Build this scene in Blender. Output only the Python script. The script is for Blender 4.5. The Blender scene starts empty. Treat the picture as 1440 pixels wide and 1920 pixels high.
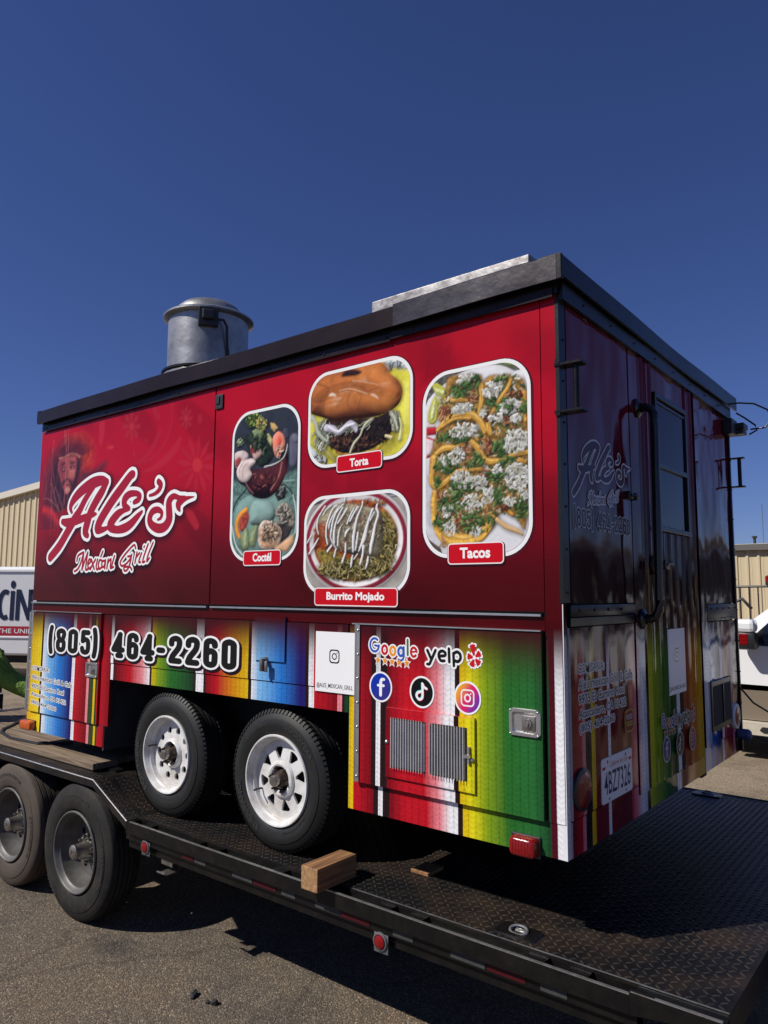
import bpy, bmesh, math, random
from mathutils import Vector, Matrix
R = math.radians
PI = math.pi
scene = bpy.context.scene
COL = scene.collection

# ---------------------------------------------------------------- camera
cam_data = bpy.data.cameras.new('camera')
cam = bpy.data.objects.new('camera', cam_data)
COL.objects.link(cam)
cam_data.sensor_fit = 'VERTICAL'
cam_data.sensor_height = 36.0
cam_data.lens = 1386.2 / 1920 * 36.0
cam_data.clip_start = 0.05
cam_data.clip_end = 3000
cam.matrix_world = Matrix(((0.78252153, 0.06317125, 0.61941056, 1.2598),
                           (0.62258896, -0.08987249, -0.77737116, -2.6975),
                           (0.00656046, 0.99394785, -0.10965688, 0.9918),
                           (0, 0, 0, 1)))
scene.camera = cam

# ---------------------------------------------------------------- light
SUN_DIR = Vector((-0.60, -0.84, 1.0)).normalized()      # towards the sun
world = bpy.data.worlds.new('World')
scene.world = world
world.use_nodes = True
wn = world.node_tree
wn.nodes.clear()
wo = wn.nodes.new('ShaderNodeOutputWorld')
bg = wn.nodes.new('ShaderNodeBackground')
sky = wn.nodes.new('ShaderNodeTexSky')
sky.sky_type = 'NISHITA'
sky.sun_disc = False
sky.sun_elevation = math.asin(SUN_DIR.z)
sky.sun_rotation = math.atan2(SUN_DIR.x, SUN_DIR.y)
sky.altitude = 300
sky.air_density = 1.0
sky.dust_density = 0.0
sky.ozone_density = 6.0
bg.inputs['Strength'].default_value = 0.050
tint = wn.nodes.new('ShaderNodeMix'); tint.data_type = 'RGBA'; tint.blend_type = 'MULTIPLY'
tint.inputs[0].default_value = 1.0; tint.inputs[7].default_value = (.88, .90, 1.36, 1)     # clear violet-blue air, the same all over the sky
wn.links.new(sky.outputs[0], tint.inputs[6])
wn.links.new(tint.outputs[2], bg.inputs[0])
wn.links.new(bg.outputs[0], wo.inputs[0])
sun_data = bpy.data.lights.new('sun', 'SUN')
sun_data.energy = 5.0
sun_data.angle = R(0.53)
sun_data.color = (1.0, 0.955, 0.88)
sun = bpy.data.objects.new('sun', sun_data)
COL.objects.link(sun)
sun.rotation_euler = SUN_DIR.to_track_quat('Z', 'Y').to_euler()
sun.location = (-6, -8, 12)
vs = scene.view_settings
vs.view_transform = 'Standard'
vs.look = 'None'
vs.exposure = 0.0
vs.gamma = 1.0
vs.use_curve_mapping = False
scene.render.engine = 'CYCLES'

# ---------------------------------------------------------------- scene helpers
def tag(o, label=None, cat=None, group=None, kind=None):
    if label: o['label'] = label
    if cat: o['category'] = cat
    if group: o['group'] = group
    if kind: o['kind'] = kind
    return o

def empty(name, loc=(0, 0, 0), rz=0.0, **k):
    o = bpy.data.objects.new(name, None)
    o.empty_display_size = 0.2
    o.location = loc
    o.rotation_euler = (0, 0, rz)
    COL.objects.link(o)
    return tag(o, **k)

def link(name, me, mats, parent=None, **k):
    o = bpy.data.objects.new(name, me)
    if mats is not None and len(me.materials) == 0:
        for m in (mats if isinstance(mats, (list, tuple)) else [mats]):
            me.materials.append(m)
    COL.objects.link(o)
    if parent is not None:
        o.parent = parent
        # geometry is given in the coordinates of the parent's root
        if parent.parent is not None or parent.type == 'MESH':
            pass
    return tag(o, **k)

class MB:
    """collects verts / faces; builds ONE mesh object"""
    def __init__(s):
        s.v = []; s.f = []; s.mi = []; s.sm = []; s.c = []
        s.usec = False
    def add(s, vs_, fs, mi=0, smooth=False, col=None):
        b = len(s.v)
        s.v.extend(tuple(p) for p in vs_)
        for f in fs:
            s.f.append(tuple(b + i for i in f)); s.mi.append(mi); s.sm.append(smooth)
            if col is not None: s.usec = True
            s.c.append(col)
        return s
    def box(s, x0, x1, y0, y1, z0, z1, mi=0, bev=0.0):
        if x0 > x1: x0, x1 = x1, x0
        if y0 > y1: y0, y1 = y1, y0
        if z0 > z1: z0, z1 = z1, z0
        if bev <= 0:
            vs_ = [(x, y, z) for z in (z0, z1) for y in (y0, y1) for x in (x0, x1)]
            return s.add(vs_, [(0, 2, 3, 1), (4, 5, 7, 6), (0, 1, 5, 4), (2, 6, 7, 3), (0, 4, 6, 2), (1, 3, 7, 5)], mi)
        b = min(bev, (x1 - x0) * .49, (y1 - y0) * .49, (z1 - z0) * .49)
        bm = bmesh.new()
        bmesh.ops.create_cube(bm, size=1)
        for v in bm.verts:
            v.co = Vector(((x0 + x1) / 2 + v.co.x * (x1 - x0), (y0 + y1) / 2 + v.co.y * (y1 - y0), (z0 + z1) / 2 + v.co.z * (z1 - z0)))
        bmesh.ops.bevel(bm, geom=bm.edges[:], offset=b, segments=2, affect='EDGES', profile=0.5)
        s.bm(bm, mi); bm.free()
        return s
    def bm(s, bm, mi=0, smooth=False):
        bm.verts.index_update()
        return s.add([v.co[:] for v in bm.verts], [[v.index for v in f.verts] for f in bm.faces], mi, smooth)
    def tube(s, pts, r, n=8, mi=0, cap=True):
        pts = [Vector(p) for p in pts]
        rr = r if isinstance(r, (list, tuple)) else [r] * len(pts)
        rings = []; up = None
        for i, p in enumerate(pts):
            d = (pts[min(i + 1, len(pts) - 1)] - pts[max(i - 1, 0)])
            if d.length < 1e-9: d = Vector((0, 0, 1))
            d.normalize()
            if up is None:
                up = Vector((0, 0, 1)) if abs(d.z) < .9 else Vector((1, 0, 0))
            a = d.cross(up)
            if a.length < 1e-6: a = d.cross(Vector((0, 1, 0)))
            a.normalize(); b = d.cross(a).normalized(); up = -b if False else up
            rings.append([p + (a * math.cos(t) + b * math.sin(t)) * rr[i] for t in [2 * PI * k / n for k in range(n)]])
        vs_ = [v for r_ in rings for v in r_]
        fs = []
        for i in range(len(pts) - 1):
            for k in range(n):
                fs.append((i * n + k, i * n + (k + 1) % n, (i + 1) * n + (k + 1) % n, (i + 1) * n + k))
        s.add(vs_, fs, mi, True)
        if cap:
            b0 = len(s.v) - len(vs_)
            s.f.append(tuple(b0 + k for k in range(n))[::-1]); s.mi.append(mi); s.sm.append(False); s.c.append(None)
            e = b0 + (len(pts) - 1) * n
            s.f.append(tuple(e + k for k in range(n))); s.mi.append(mi); s.sm.append(False); s.c.append(None)
        return s
    def lathe(s, prof, n=48, axis='y', c=(0, 0, 0), mi=0, smooth=True, close=False, arc=None):
        """prof: list of (a, r); a along the axis"""
        vs_ = []
        for a, r in prof:
            for k in range(n):
                t = 2 * PI * k / n
                u, w = r * math.cos(t), r * math.sin(t)
                if axis == 'y': vs_.append((c[0] + u, c[1] + a, c[2] + w))
                elif axis == 'z': vs_.append((c[0] + u, c[1] + w, c[2] + a))
                else: vs_.append((c[0] + a, c[1] + u, c[2] + w))
        fs = []
        for i in range(len(prof) - 1):
            for k in range(n):
                fs.append((i * n + k, i * n + (k + 1) % n, (i + 1) * n + (k + 1) % n, (i + 1) * n + k))
        return s.add(vs_, fs, mi, smooth)
    def prism(s, poly, lo, hi, axis='y', mi=0, smooth=False):
        """poly in the plane normal to the axis: y->(x,z)  x->(y,z)  z->(x,y)"""
        def P(a, b, h):
            return (a, h, b) if axis == 'y' else ((h, a, b) if axis == 'x' else (a, b, h))
        n = len(poly)
        vs_ = [P(a, b, lo) for a, b in poly] + [P(a, b, hi) for a, b in poly]
        s.add(vs_, [tuple(range(n)), tuple(range(2 * n - 1, n - 1, -1))], mi)
        s.add(vs_, [(k, k + n, (k + 1) % n + n, (k + 1) % n) for k in range(n)], mi, smooth)
        return s
    def grid(s, fn, us, vs__, mi=0, smooth=True, col=None):
        nu, nv = len(us), len(vs__)
        s.add([fn(u, v) for v in vs__ for u in us],
              [(j * nu + i, j * nu + i + 1, (j + 1) * nu + i + 1, (j + 1) * nu + i) for j in range(nv - 1) for i in range(nu - 1)], mi, smooth, col)
        return s
    def build(s, name, mats, parent=None, sharp=True, fixn=True, **k):
        me = bpy.data.meshes.new(name)
        me.from_pydata(s.v, [], s.f)
        me.polygons.foreach_set('material_index', s.mi)
        me.polygons.foreach_set('use_smooth', s.sm)
        if s.usec:
            ca = me.color_attributes.new('print', 'FLOAT_COLOR', 'CORNER')
            arr = []
            for f, c in zip(s.f, s.c):
                if c is None: c = (0.05, 0.005, 0.01, 0)
                if isinstance(c[0], (tuple, list)):
                    for q in c: arr.extend(q if len(q) == 4 else (*q, 0.0))
                else:
                    q = c if len(c) == 4 else (*c, 0.0)
                    arr.extend(list(q) * len(f))
            ca.data.foreach_set('color', arr)
        if fixn:
            bm = bmesh.new(); bm.from_mesh(me)
            bmesh.ops.recalc_face_normals(bm, faces=bm.faces)
            bm.to_mesh(me); bm.free()
        me.update()
        if any(s.sm) and sharp:
            try: me.set_sharp_from_angle(angle=R(38))
            except Exception: pass
        return link(name, me, mats, parent, **k)

def copy_tree(o, parent=None):
    c = o.copy(); COL.objects.link(c)
    if parent is not None: c.parent = parent
    for ch in list(o.children): copy_tree(ch, c)
    return c

# ---------------------------------------------------------------- materials
def mat(name, col=(.5, .5, .5), rough=.5, metal=0.0, coat=0.0, noise=None, bump=None, spec=None, trans=0.0, emit=None, ior=None):
    """noise=(scale, amount, dark colour) ; bump=(scale, strength, distance)"""
    m = bpy.data.materials.new(name); m.use_nodes = True
    nt = m.node_tree; b = nt.nodes['Principled BSDF']
    b.inputs['Base Color'].default_value = (*col, 1)
    b.inputs['Roughness'].default_value = rough
    b.inputs['Metallic'].default_value = metal
    if coat:
        b.inputs['Coat Weight'].default_value = coat
        b.inputs['Coat Roughness'].default_value = 0.04
    if spec is not None: b.inputs['Specular IOR Level'].default_value = spec
    if ior: b.inputs['IOR'].default_value = ior
    if trans: b.inputs['Transmission Weight'].default_value = trans
    tc = nt.nodes.new('ShaderNodeTexCoord')
    if noise:
        sc, amt, dc = noise
        n = nt.nodes.new('ShaderNodeTexNoise'); n.inputs['Scale'].default_value = sc; n.inputs['Detail'].default_value = 8
        n.inputs['Roughness'].default_value = .65
        nt.links.new(tc.outputs['Object'], n.inputs['Vector'])
        rp = nt.nodes.new('ShaderNodeValToRGB')
        rp.color_ramp.elements[0].position = .42; rp.color_ramp.elements[1].position = .42 + .3
        rp.color_ramp.elements[0].color = (0, 0, 0, 1); rp.color_ramp.elements[1].color = (amt, amt, amt, 1)
        nt.links.new(n.outputs['Fac'], rp.inputs[0])
        mx = nt.nodes.new('ShaderNodeMix'); mx.data_type = 'RGBA'
        mx.inputs[6].default_value = (*col, 1); mx.inputs[7].default_value = (*dc, 1)
        nt.links.new(rp.outputs[0], mx.inputs[0])
        nt.links.new(mx.outputs[2], b.inputs['Base Color'])
    if bump:
        sc, st, di = bump
        n = nt.nodes.new('ShaderNodeTexNoise'); n.inputs['Scale'].default_value = sc; n.inputs['Detail'].default_value = 6
        nt.links.new(tc.outputs['Object'], n.inputs['Vector'])
        bp = nt.nodes.new('ShaderNodeBump'); bp.inputs['Strength'].default_value = st; bp.inputs['Distance'].default_value = di
        nt.links.new(n.outputs['Fac'], bp.inputs['Height'])
        nt.links.new(bp.outputs[0], b.inputs['Normal'])
    return m

def math_node(nt, op, a, b=None, c=None):
    n = nt.nodes.new('ShaderNodeMath'); n.operation = op
    for i, q in enumerate((a, b, c)):
        if q is None: continue
        if isinstance(q, (int, float)): n.inputs[i].default_value = q
        else: nt.links.new(q, n.inputs[i])
    return n.outputs[0]

def wrap_material(name, horiz, rough, wav, coat, spec):
    """printed vinyl: colour attribute 'print' times a woven braid pattern (attribute alpha)"""
    m = bpy.data.materials.new(name); m.use_nodes = True
    nt = m.node_tree; b = nt.nodes['Principled BSDF']
    at = nt.nodes.new('ShaderNodeVertexColor'); at.layer_name = 'print'
    tc = nt.nodes.new('ShaderNodeTexCoord'); sp = nt.nodes.new('ShaderNodeSeparateXYZ')
    nt.links.new(tc.outputs['Object'], sp.inputs[0])
    u = sp.outputs[horiz]; z = sp.outputs['Z']
    W = 0.036
    fr = math_node(nt, 'FRACT', math_node(nt, 'DIVIDE', u, W))
    d = math_node(nt, 'ABSOLUTE', math_node(nt, 'SUBTRACT', fr, 0.5))          # 0 at the middle, .5 at the seams
    zz = math_node(nt, 'ADD', math_node(nt, 'MULTIPLY', z, 2 * PI / 0.021), math_node(nt, 'MULTIPLY', d, -7.0))
    wv = math_node(nt, 'SINE', zz)
    nz = nt.nodes.new('ShaderNodeTexNoise'); nz.inputs['Scale'].default_value = 45; nz.inputs['Detail'].default_value = 4
    nt.links.new(tc.outputs['Object'], nz.inputs['Vector'])
    seam = math_node(nt, 'POWER', math_node(nt, 'MULTIPLY', d, 2.0), 8.0)
    h = math_node(nt, 'ADD', math_node(nt, 'MULTIPLY', wv, 0.07), math_node(nt, 'MULTIPLY', seam, -0.36))
    h = math_node(nt, 'ADD', h, math_node(nt, 'MULTIPLY', math_node(nt, 'SUBTRACT', nz.outputs['Fac'], 0.5), 0.45))
    h = math_node(nt, 'MULTIPLY', h, at.outputs['Alpha'])
    n2 = nt.nodes.new('ShaderNodeTexNoise'); n2.inputs['Scale'].default_value = 2.3; n2.inputs['Detail'].default_value = 3
    nt.links.new(tc.outputs['Object'], n2.inputs['Vector'])
    f = math_node(nt, 'ADD', math_node(nt, 'ADD', h, 1.0), math_node(nt, 'MULTIPLY', math_node(nt, 'SUBTRACT', n2.outputs['Fac'], 0.5), 0.35))
    mx = nt.nodes.new('ShaderNodeVectorMath'); mx.operation = 'SCALE'
    nt.links.new(at.outputs['Color'], mx.inputs[0]); nt.links.new(f, mx.inputs['Scale'])
    nt.links.new(mx.outputs[0], b.inputs['Base Color'])
    b.inputs['Roughness'].default_value = rough
    b.inputs['Specular IOR Level'].default_value = spec
    if horiz == 'Y': b.inputs['IOR'].default_value = 1.30; b.inputs['Specular IOR Level'].default_value = .5
    b.inputs['Coat Weight'].default_value = coat
    b.inputs['Coat Roughness'].default_value = 0.03
    # dust and fine scratches in the gloss
    n3 = nt.nodes.new('ShaderNodeTexNoise'); n3.inputs['Scale'].default_value = wav[0]; n3.inputs['Detail'].default_value = 2
    mp = nt.nodes.new('ShaderNodeMapping'); mp.inputs['Scale'].default_value = (1, 1, .55)
    nt.links.new(tc.outputs['Object'], mp.inputs[0]); nt.links.new(mp.outputs[0], n3.inputs['Vector'])
    n4 = nt.nodes.new('ShaderNodeTexNoise'); n4.inputs['Scale'].default_value = 160; n4.inputs['Detail'].default_value = 3
    nt.links.new(tc.outputs['Object'], n4.inputs['Vector'])
    hh = math_node(nt, 'ADD', n3.outputs['Fac'], math_node(nt, 'MULTIPLY', n4.outputs['Fac'], 0.004))
    bp = nt.nodes.new('ShaderNodeBump'); bp.inputs['Strength'].default_value = 1.0; bp.inputs['Distance'].default_value = wav[1]
    nt.links.new(hh, bp.inputs['Height'])
    nt.links.new(bp.outputs[0], b.inputs['Normal']); nt.links.new(bp.outputs[0], b.inputs['Coat Normal'])
    return m

def print_material(name, rough=.25, coat=.0):
    m = bpy.data.materials.new(name); m.use_nodes = True
    nt = m.node_tree; b = nt.nodes['Principled BSDF']
    at = nt.nodes.new('ShaderNodeVertexColor'); at.layer_name = 'print'
    tc = nt.nodes.new('ShaderNodeTexCoord')
    n = nt.nodes.new('ShaderNodeTexNoise'); n.inputs['Scale'].default_value = 38; n.inputs['Detail'].default_value = 6
    nt.links.new(tc.outputs['Object'], n.inputs['Vector'])
    f = math_node(nt, 'MULTIPLY', math_node(nt, 'SUBTRACT', n.outputs['Fac'], 0.5), at.outputs['Alpha'])
    f = math_node(nt, 'ADD', f, 1.0)
    mx = nt.nodes.new('ShaderNodeVectorMath'); mx.operation = 'SCALE'
    nt.links.new(at.outputs['Color'], mx.inputs[0]); nt.links.new(f, mx.inputs['Scale'])
    nt.links.new(mx.outputs[0], b.inputs['Base Color'])
    b.inputs['Roughness'].default_value = rough
    b.inputs['Coat Weight'].default_value = coat
    b.inputs['Specular IOR Level'].default_value = .16
    return m

M = {}
M['side'] = wrap_material('printed_vinyl_side', 'X', .22, (1.6, .006), .0, .15)
M['rear'] = wrap_material('printed_vinyl_rear', 'Y', .07, (2.6, .034), .0, .12)
M['print'] = print_material('flat_print')
M['black'] = mat('black_trim_paint', (.010, .009, .010), .30, 0, 0, noise=(9, .5, (.022, .019, .018)), bump=(3, .5, .01), spec=.3)
M['brown'] = mat('brown_black_fascia', (.017, .011, .010), .24, .0, 0, noise=(3, .6, (.030, .020, .018)), bump=(2.2, .6, .012), spec=.22)
M['weather'] = mat('weathered_galvanised', (.11, .10, .098), .27, .85, 0, noise=(3.5, .95, (.030, .024, .022)), bump=(7, .5, .008))  # lighter grey metal than the brown stretch, with random dark patches
M['curb'] = mat('peeling_roof_curb', (.34, .33, .32), .38, .7, 0, noise=(14, .95, (.07, .055, .05)), bump=(18, .4, .005))
M['galv'] = mat('galvanised_sheet', (.42, .415, .41), .38, .65, 0, noise=(6, .85, (.19, .185, .18)), bump=(5, .8, .012))
M['alu'] = mat('aluminium', (.62, .62, .62), .28, .9, 0, noise=(25, .5, (.4, .4, .4)), bump=(60, .15, .001))
M['steel'] = mat('dull_steel', (.33, .31, .28), .38, .85, 0, noise=(30, .7, (.12, .09, .06)), bump=(60, .3, .001))
M['darksteel'] = mat('greasy_dark_steel', (.045, .035, .03), .45, .5, 0, noise=(20, .8, (.10, .045, .025)), bump=(40, .5, .003))
M['cavity'] = mat('black_underside', (.012, .012, .012), .8, 0, 0, noise=(5, .6, (.03, .027, .025)))
M['greysheet'] = mat('grey_inner_sheet', (.075, .078, .082), .55, .3, 0, noise=(6, .7, (.035, .035, .035)), bump=(6, .2, .004))
M['handle'] = mat('worn_black_tube', (.012, .012, .013), .22, .2, .3, noise=(12, .6, (.05, .045, .04)))
M['slat'] = mat('grey_louvre_paint', (.55, .54, .53), .4, .1, 0, noise=(14, .5, (.36, .35, .34)))
M['white'] = mat('white_wheel_paint', (.68, .68, .67), .30, 0, .1, noise=(11, .75, (.36, .31, .25)), bump=(30, .15, .002))
M['rubber'] = mat('tyre_rubber', (.013, .013, .013), .55, 0, 0, noise=(9, .7, (.024, .023, .021)), bump=(90, .2, .001), spec=.3)
M['dustyrubber'] = mat('dusty_tyre_rubber', (.017, .0165, .0155), .72, 0, 0, noise=(7, .8, (.045, .038, .031)), bump=(70, .3, .002), spec=.2)
M['rubbermark'] = mat('raised_tyre_lettering', (.036, .035, .034), .45, 0, 0)
M['wheelgrey'] = mat('dusty_silver_wheel', (.12, .115, .11), .5, .25, 0, noise=(11, .85, (.05, .045, .04)), bump=(30, .3, .003))
M['plate'] = mat('black_painted_tread_plate', (.007, .007, .0075), .42, .0, 0, noise=(4.5, .9, (.036, .024, .017)), bump=(55, .5, .004), spec=.25)
M['lug'] = mat('worn_tread_lug', (.045, .043, .042), .30, .5, 0, noise=(5, .9, (.15, .10, .07)), bump=(80, .3, .001))
M['frame'] = mat('black_trailer_frame_paint', (.0055, .0055, .0055), .30, .0, 0, noise=(13, .6, (.017, .014, .012)), bump=(30, .5, .004), spec=.25)
M['scratch'] = mat('bright_worn_steel_edge', (.48, .47, .46), .35, .8, 0, noise=(25, .6, (.10, .09, .08)))
M['rust'] = mat('rusty_patch', (.20, .085, .035), .8, 0, 0, noise=(22, .8, (.08, .035, .02)))
M['red_lens'] = mat('red_lens', (.20, .004, .006), .2, 0, .1, bump=(60, .6, .003))
M['amber_lens'] = mat('amber_lens', (.55, .10, .008), .12, 0, .6, bump=(60, .6, .003))
M['red_tape'] = mat('red_reflective_tape', (.055, .005, .008), .5, 0, 0, noise=(30, .6, (.03, .004, .005)), spec=.2)  # shade under the rail put into the tape's red
M['white_tape'] = mat('white_reflective_tape', (.055, .055, .055), .5, 0, 0, noise=(30, .6, (.025, .025, .025)), spec=.2)  # far below white: shade under the rail put into the colour
M['black_plastic'] = mat('black_plastic', (.02, .02, .022), .4)
M['grey_plastic'] = mat('grey_plastic', (.10, .10, .105), .5)
M['blue_plastic'] = mat('blue_plastic', (.06, .09, .20), .35)
M['glass'] = mat('dark_glass', (.008, .009, .012), .03, 0, 0, spec=.6)
M['purple_glass'] = mat('tinted_door_glass', (.022, .004, .014), .06, 0, 0, ior=1.22)  # purple reflection in the upper pane put into the base colour
M['door_glass'] = mat('dark_door_glass', (.006, .006, .008), .05, 0, 0, ior=1.27)
M['carwhite'] = mat('white_car_paint', (.80, .80, .80), .25, 0, 1.0)
M['cartan'] = mat('tan_car_paint', (.27, .22, .16), .3, .3, .8)
M['carblack'] = mat('black_car_paint', (.012, .012, .013), .25, 0, 1.0)
M['beige_plastic'] = mat('beige_running_board', (.52, .47, .38), .5, 0, 0, noise=(20, .4, (.35, .3, .22)))
M['chrome'] = mat('chrome', (.8, .8, .8), .1, 1.0)
M['siding'] = mat('tan_metal_siding', (.58, .48, .31), .5, 0, 0, noise=(1.2, .3, (.48, .39, .25)))
M['eave'] = mat('pale_eave_trim', (.62, .56, .46), .5)
M['gutter'] = mat('dark_gutter', (.12, .11, .10), .5)
M['vanwhite'] = mat('white_van_body', (.78, .78, .78), .4, 0, .3, noise=(3, .15, (.6, .6, .58)), bump=(3, .2, .004))
M['navy'] = mat('navy_print', (.008, .015, .05), .4)
M['crimson'] = mat('crimson_print', (.42, .012, .03), .4)
M['whiteprint'] = mat('white_print', (.8, .8, .8), .4)
M['lime'] = mat('lime_green_cloth', (.17, .30, .045), .85, 0, 0, noise=(9, .6, (.09, .17, .02)), bump=(16, .9, .04))
M['denim'] = mat('dark_denim', (.03, .04, .07), .85)
M['skin'] = mat('skin', (.42, .22, .14), .5)
M['hair'] = mat('black_hair', (.01, .008, .007), .6)
M['cable'] = mat('black_cable', (.012, .012, .012), .45)

def wood_material(name, base, dark, axis=0, ring=False):
    m = bpy.data.materials.new(name); m.use_nodes = True
    nt = m.node_tree; b = nt.nodes['Principled BSDF']
    tc = nt.nodes.new('ShaderNodeTexCoord'); mp = nt.nodes.new('ShaderNodeMapping')
    sc = [26, 26, 26]; sc[axis] = 1.3
    mp.inputs['Scale'].default_value = sc
    nt.links.new(tc.outputs['Object'], mp.inputs[0])
    n = nt.nodes.new('ShaderNodeTexNoise'); n.inputs['Scale'].default_value = 2.2; n.inputs['Detail'].default_value = 8; n.inputs['Distortion'].default_value = .6
    nt.links.new(mp.outputs[0], n.inputs['Vector'])
    rp = nt.nodes.new('ShaderNodeValToRGB')
    rp.color_ramp.elements[0].position = .36; rp.color_ramp.elements[1].position = .66
    rp.color_ramp.elements[0].color = (*dark, 1); rp.color_ramp.elements[1].color = (*base, 1)
    fac = n.outputs['Fac']
    if ring:
        w = nt.nodes.new('ShaderNodeTexWave'); w.wave_type = 'RINGS'; w.rings_direction = 'Y'
        m2 = nt.nodes.new('ShaderNodeMapping'); m2.inputs['Location'].default_value = (1.16, 0, 0.335)
        nt.links.new(tc.outputs['Object'], m2.inputs[0]); nt.links.new(m2.outputs[0], w.inputs['Vector'])
        w.inputs['Scale'].default_value = 38; w.inputs['Distortion'].default_value = 1.2; w.inputs['Detail'].default_value = 2
        fac = math_node(nt, 'ADD', math_node(nt, 'MULTIPLY', w.outputs['Fac'], .3), math_node(nt, 'MULTIPLY', fac, .72))
    nt.links.new(fac, rp.inputs[0]); nt.links.new(rp.outputs[0], b.inputs['Base Color'])
    b.inputs['Roughness'].default_value = .78
    bp = nt.nodes.new('ShaderNodeBump'); bp.inputs['Strength'].default_value = .5; bp.inputs['Distance'].default_value = .003
    nt.links.new(fac, bp.inputs['Height']); nt.links.new(bp.outputs[0], b.inputs['Normal'])
    return m
M['plank'] = wood_material('weathered_deck_wood', (.26, .19, .125), (.11, .075, .048), 0)
M['timber'] = wood_material('raw_timber', (.34, .17, .065), (.12, .055, .022), 1)
M['endgrain'] = wood_material('timber_end_grain', (.48, .27, .12), (.2, .10, .04), 1, ring=True)

def ground_material():
    m = bpy.data.materials.new('worn_asphalt_and_grit'); m.use_nodes = True
    nt = m.node_tree; b = nt.nodes['Principled BSDF']
    tc = nt.nodes.new('ShaderNodeTexCoord')
    def noise(sc, det=6, ro=.6):
        n = nt.nodes.new('ShaderNodeTexNoise'); n.inputs['Scale'].default_value = sc; n.inputs['Detail'].default_value = det; n.inputs['Roughness'].default_value = ro
        nt.links.new(tc.outputs['Object'], n.inputs['Vector']); return n.outputs['Fac']
    def ramp(f, els):
        r = nt.nodes.new('ShaderNodeValToRGB'); cr = r.color_ramp
        while len(cr.elements) < len(els): cr.elements.new(.5)
        for e, (p, c) in zip(cr.elements, els): e.position = p; e.color = (*c, 1)
        nt.links.new(f, r.inputs[0]); return r.outputs[0]
    def mix(f, a, c, mode='MIX'):
        x = nt.nodes.new('ShaderNodeMix'); x.data_type = 'RGBA'; x.blend_type = mode
        if isinstance(f, float): x.inputs[0].default_value = f
        else: nt.links.new(f, x.inputs[0])
        nt.links.new(a, x.inputs[6]); nt.links.new(c, x.inputs[7]); return x.outputs[2]
    vo = nt.nodes.new('ShaderNodeTexVoronoi'); vo.inputs['Scale'].default_value = 140
    nt.links.new(tc.outputs['Object'], vo.inputs['Vector'])
    sepc = nt.nodes.new('ShaderNodeSeparateColor'); nt.links.new(vo.outputs['Color'], sepc.inputs[0])
    stone = ramp(sepc.outputs[0], [(0, (.070, .056, .042)), (.5, (.124, .098, .071)), (.85, (.172, .135, .096)), (.985, (.34, .28, .21))])
    stone2 = ramp(sepc.outputs[1], [(0, (.14, .105, .068)), (.5, (.27, .205, .135)), (.9, (.38, .30, .205)), (1, (.5, .43, .33))])
    fine = ramp(noise(260, 3), [(.3, (.62, .62, .62)), (.7, (1.25, 1.25, 1.25))])
    patch = ramp(noise(.9, 5, .7), [(.34, (.52, .52, .56)), (.48, (.92, .90, .88)), (.68, (1.15, 1.05, .92))])
    oil = ramp(noise(1.7, 3, .5), [(.30, (.35, .35, .38)), (.40, (1, 1, 1))])
    near = mix(1.0, mix(1.0, mix(1.0, stone, fine, 'MULTIPLY'), patch, 'MULTIPLY'), oil, 'MULTIPLY')
    far = mix(1.0, mix(1.0, stone2, fine, 'MULTIPLY'), ramp(noise(1.3, 5, .7), [(.35, (.62, .6, .58)), (.55, (1, 1, 1))]), 'MULTIPLY')
    nd = nt.nodes.new('ShaderNodeTexNoise'); nd.inputs['Scale'].default_value = 2.2; nd.inputs['Detail'].default_value = 6; nt.links.new(tc.outputs['Object'], nd.inputs['Vector'])
    av = nt.nodes.new('ShaderNodeVectorMath'); av.operation = 'MULTIPLY_ADD'; av.inputs[1].default_value = (.55, .55, .55)
    nt.links.new(nd.outputs['Color'], av.inputs[0]); nt.links.new(tc.outputs['Object'], av.inputs[2])
    cv = nt.nodes.new('ShaderNodeTexVoronoi'); cv.feature = 'DISTANCE_TO_EDGE'; cv.inputs['Scale'].default_value = .75; nt.links.new(av.outputs[0], cv.inputs['Vector'])
    crack = ramp(cv.outputs['Distance'], [(0, (.66, .65, .64)), (.006, (.80, .79, .78)), (.014, (1, 1, 1))])
    near = mix(1.0, near, crack, 'MULTIPLY')
    sp = nt.nodes.new('ShaderNodeSeparateXYZ'); nt.links.new(tc.outputs['Object'], sp.inputs[0])
    g = math_node(nt, 'ADD', sp.outputs['Y'], math_node(nt, 'MULTIPLY', noise(.8, 4), 1.5))
    g = math_node(nt, 'MINIMUM', g, math_node(nt, 'SUBTRACT', 5.6, math_node(nt, 'MULTIPLY', sp.outputs['X'], 1.2)))
    mr = nt.nodes.new('ShaderNodeMapRange'); mr.inputs[1].default_value = 3.4; mr.inputs[2].default_value = 4.4
    nt.links.new(g, mr.inputs[0])
    nt.links.new(mix(mr.outputs[0], near, far), b.inputs['Base Color'])
    b.inputs['Roughness'].default_value = .85
    hgt = math_node(nt, 'ADD', math_node(nt, 'MULTIPLY', vo.outputs['Distance'], -1.2), noise(45, 5))
    hgt = math_node(nt, 'ADD', hgt, math_node(nt, 'MULTIPLY', noise(9, 4), 1.3))
    bp = nt.nodes.new('ShaderNodeBump'); bp.inputs['Strength'].default_value = .8; bp.inputs['Distance'].default_value = .005
    nt.links.new(hgt, bp.inputs['Height']); nt.links.new(bp.outputs[0], b.inputs['Normal'])
    return m
M['ground'] = ground_material()
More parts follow.
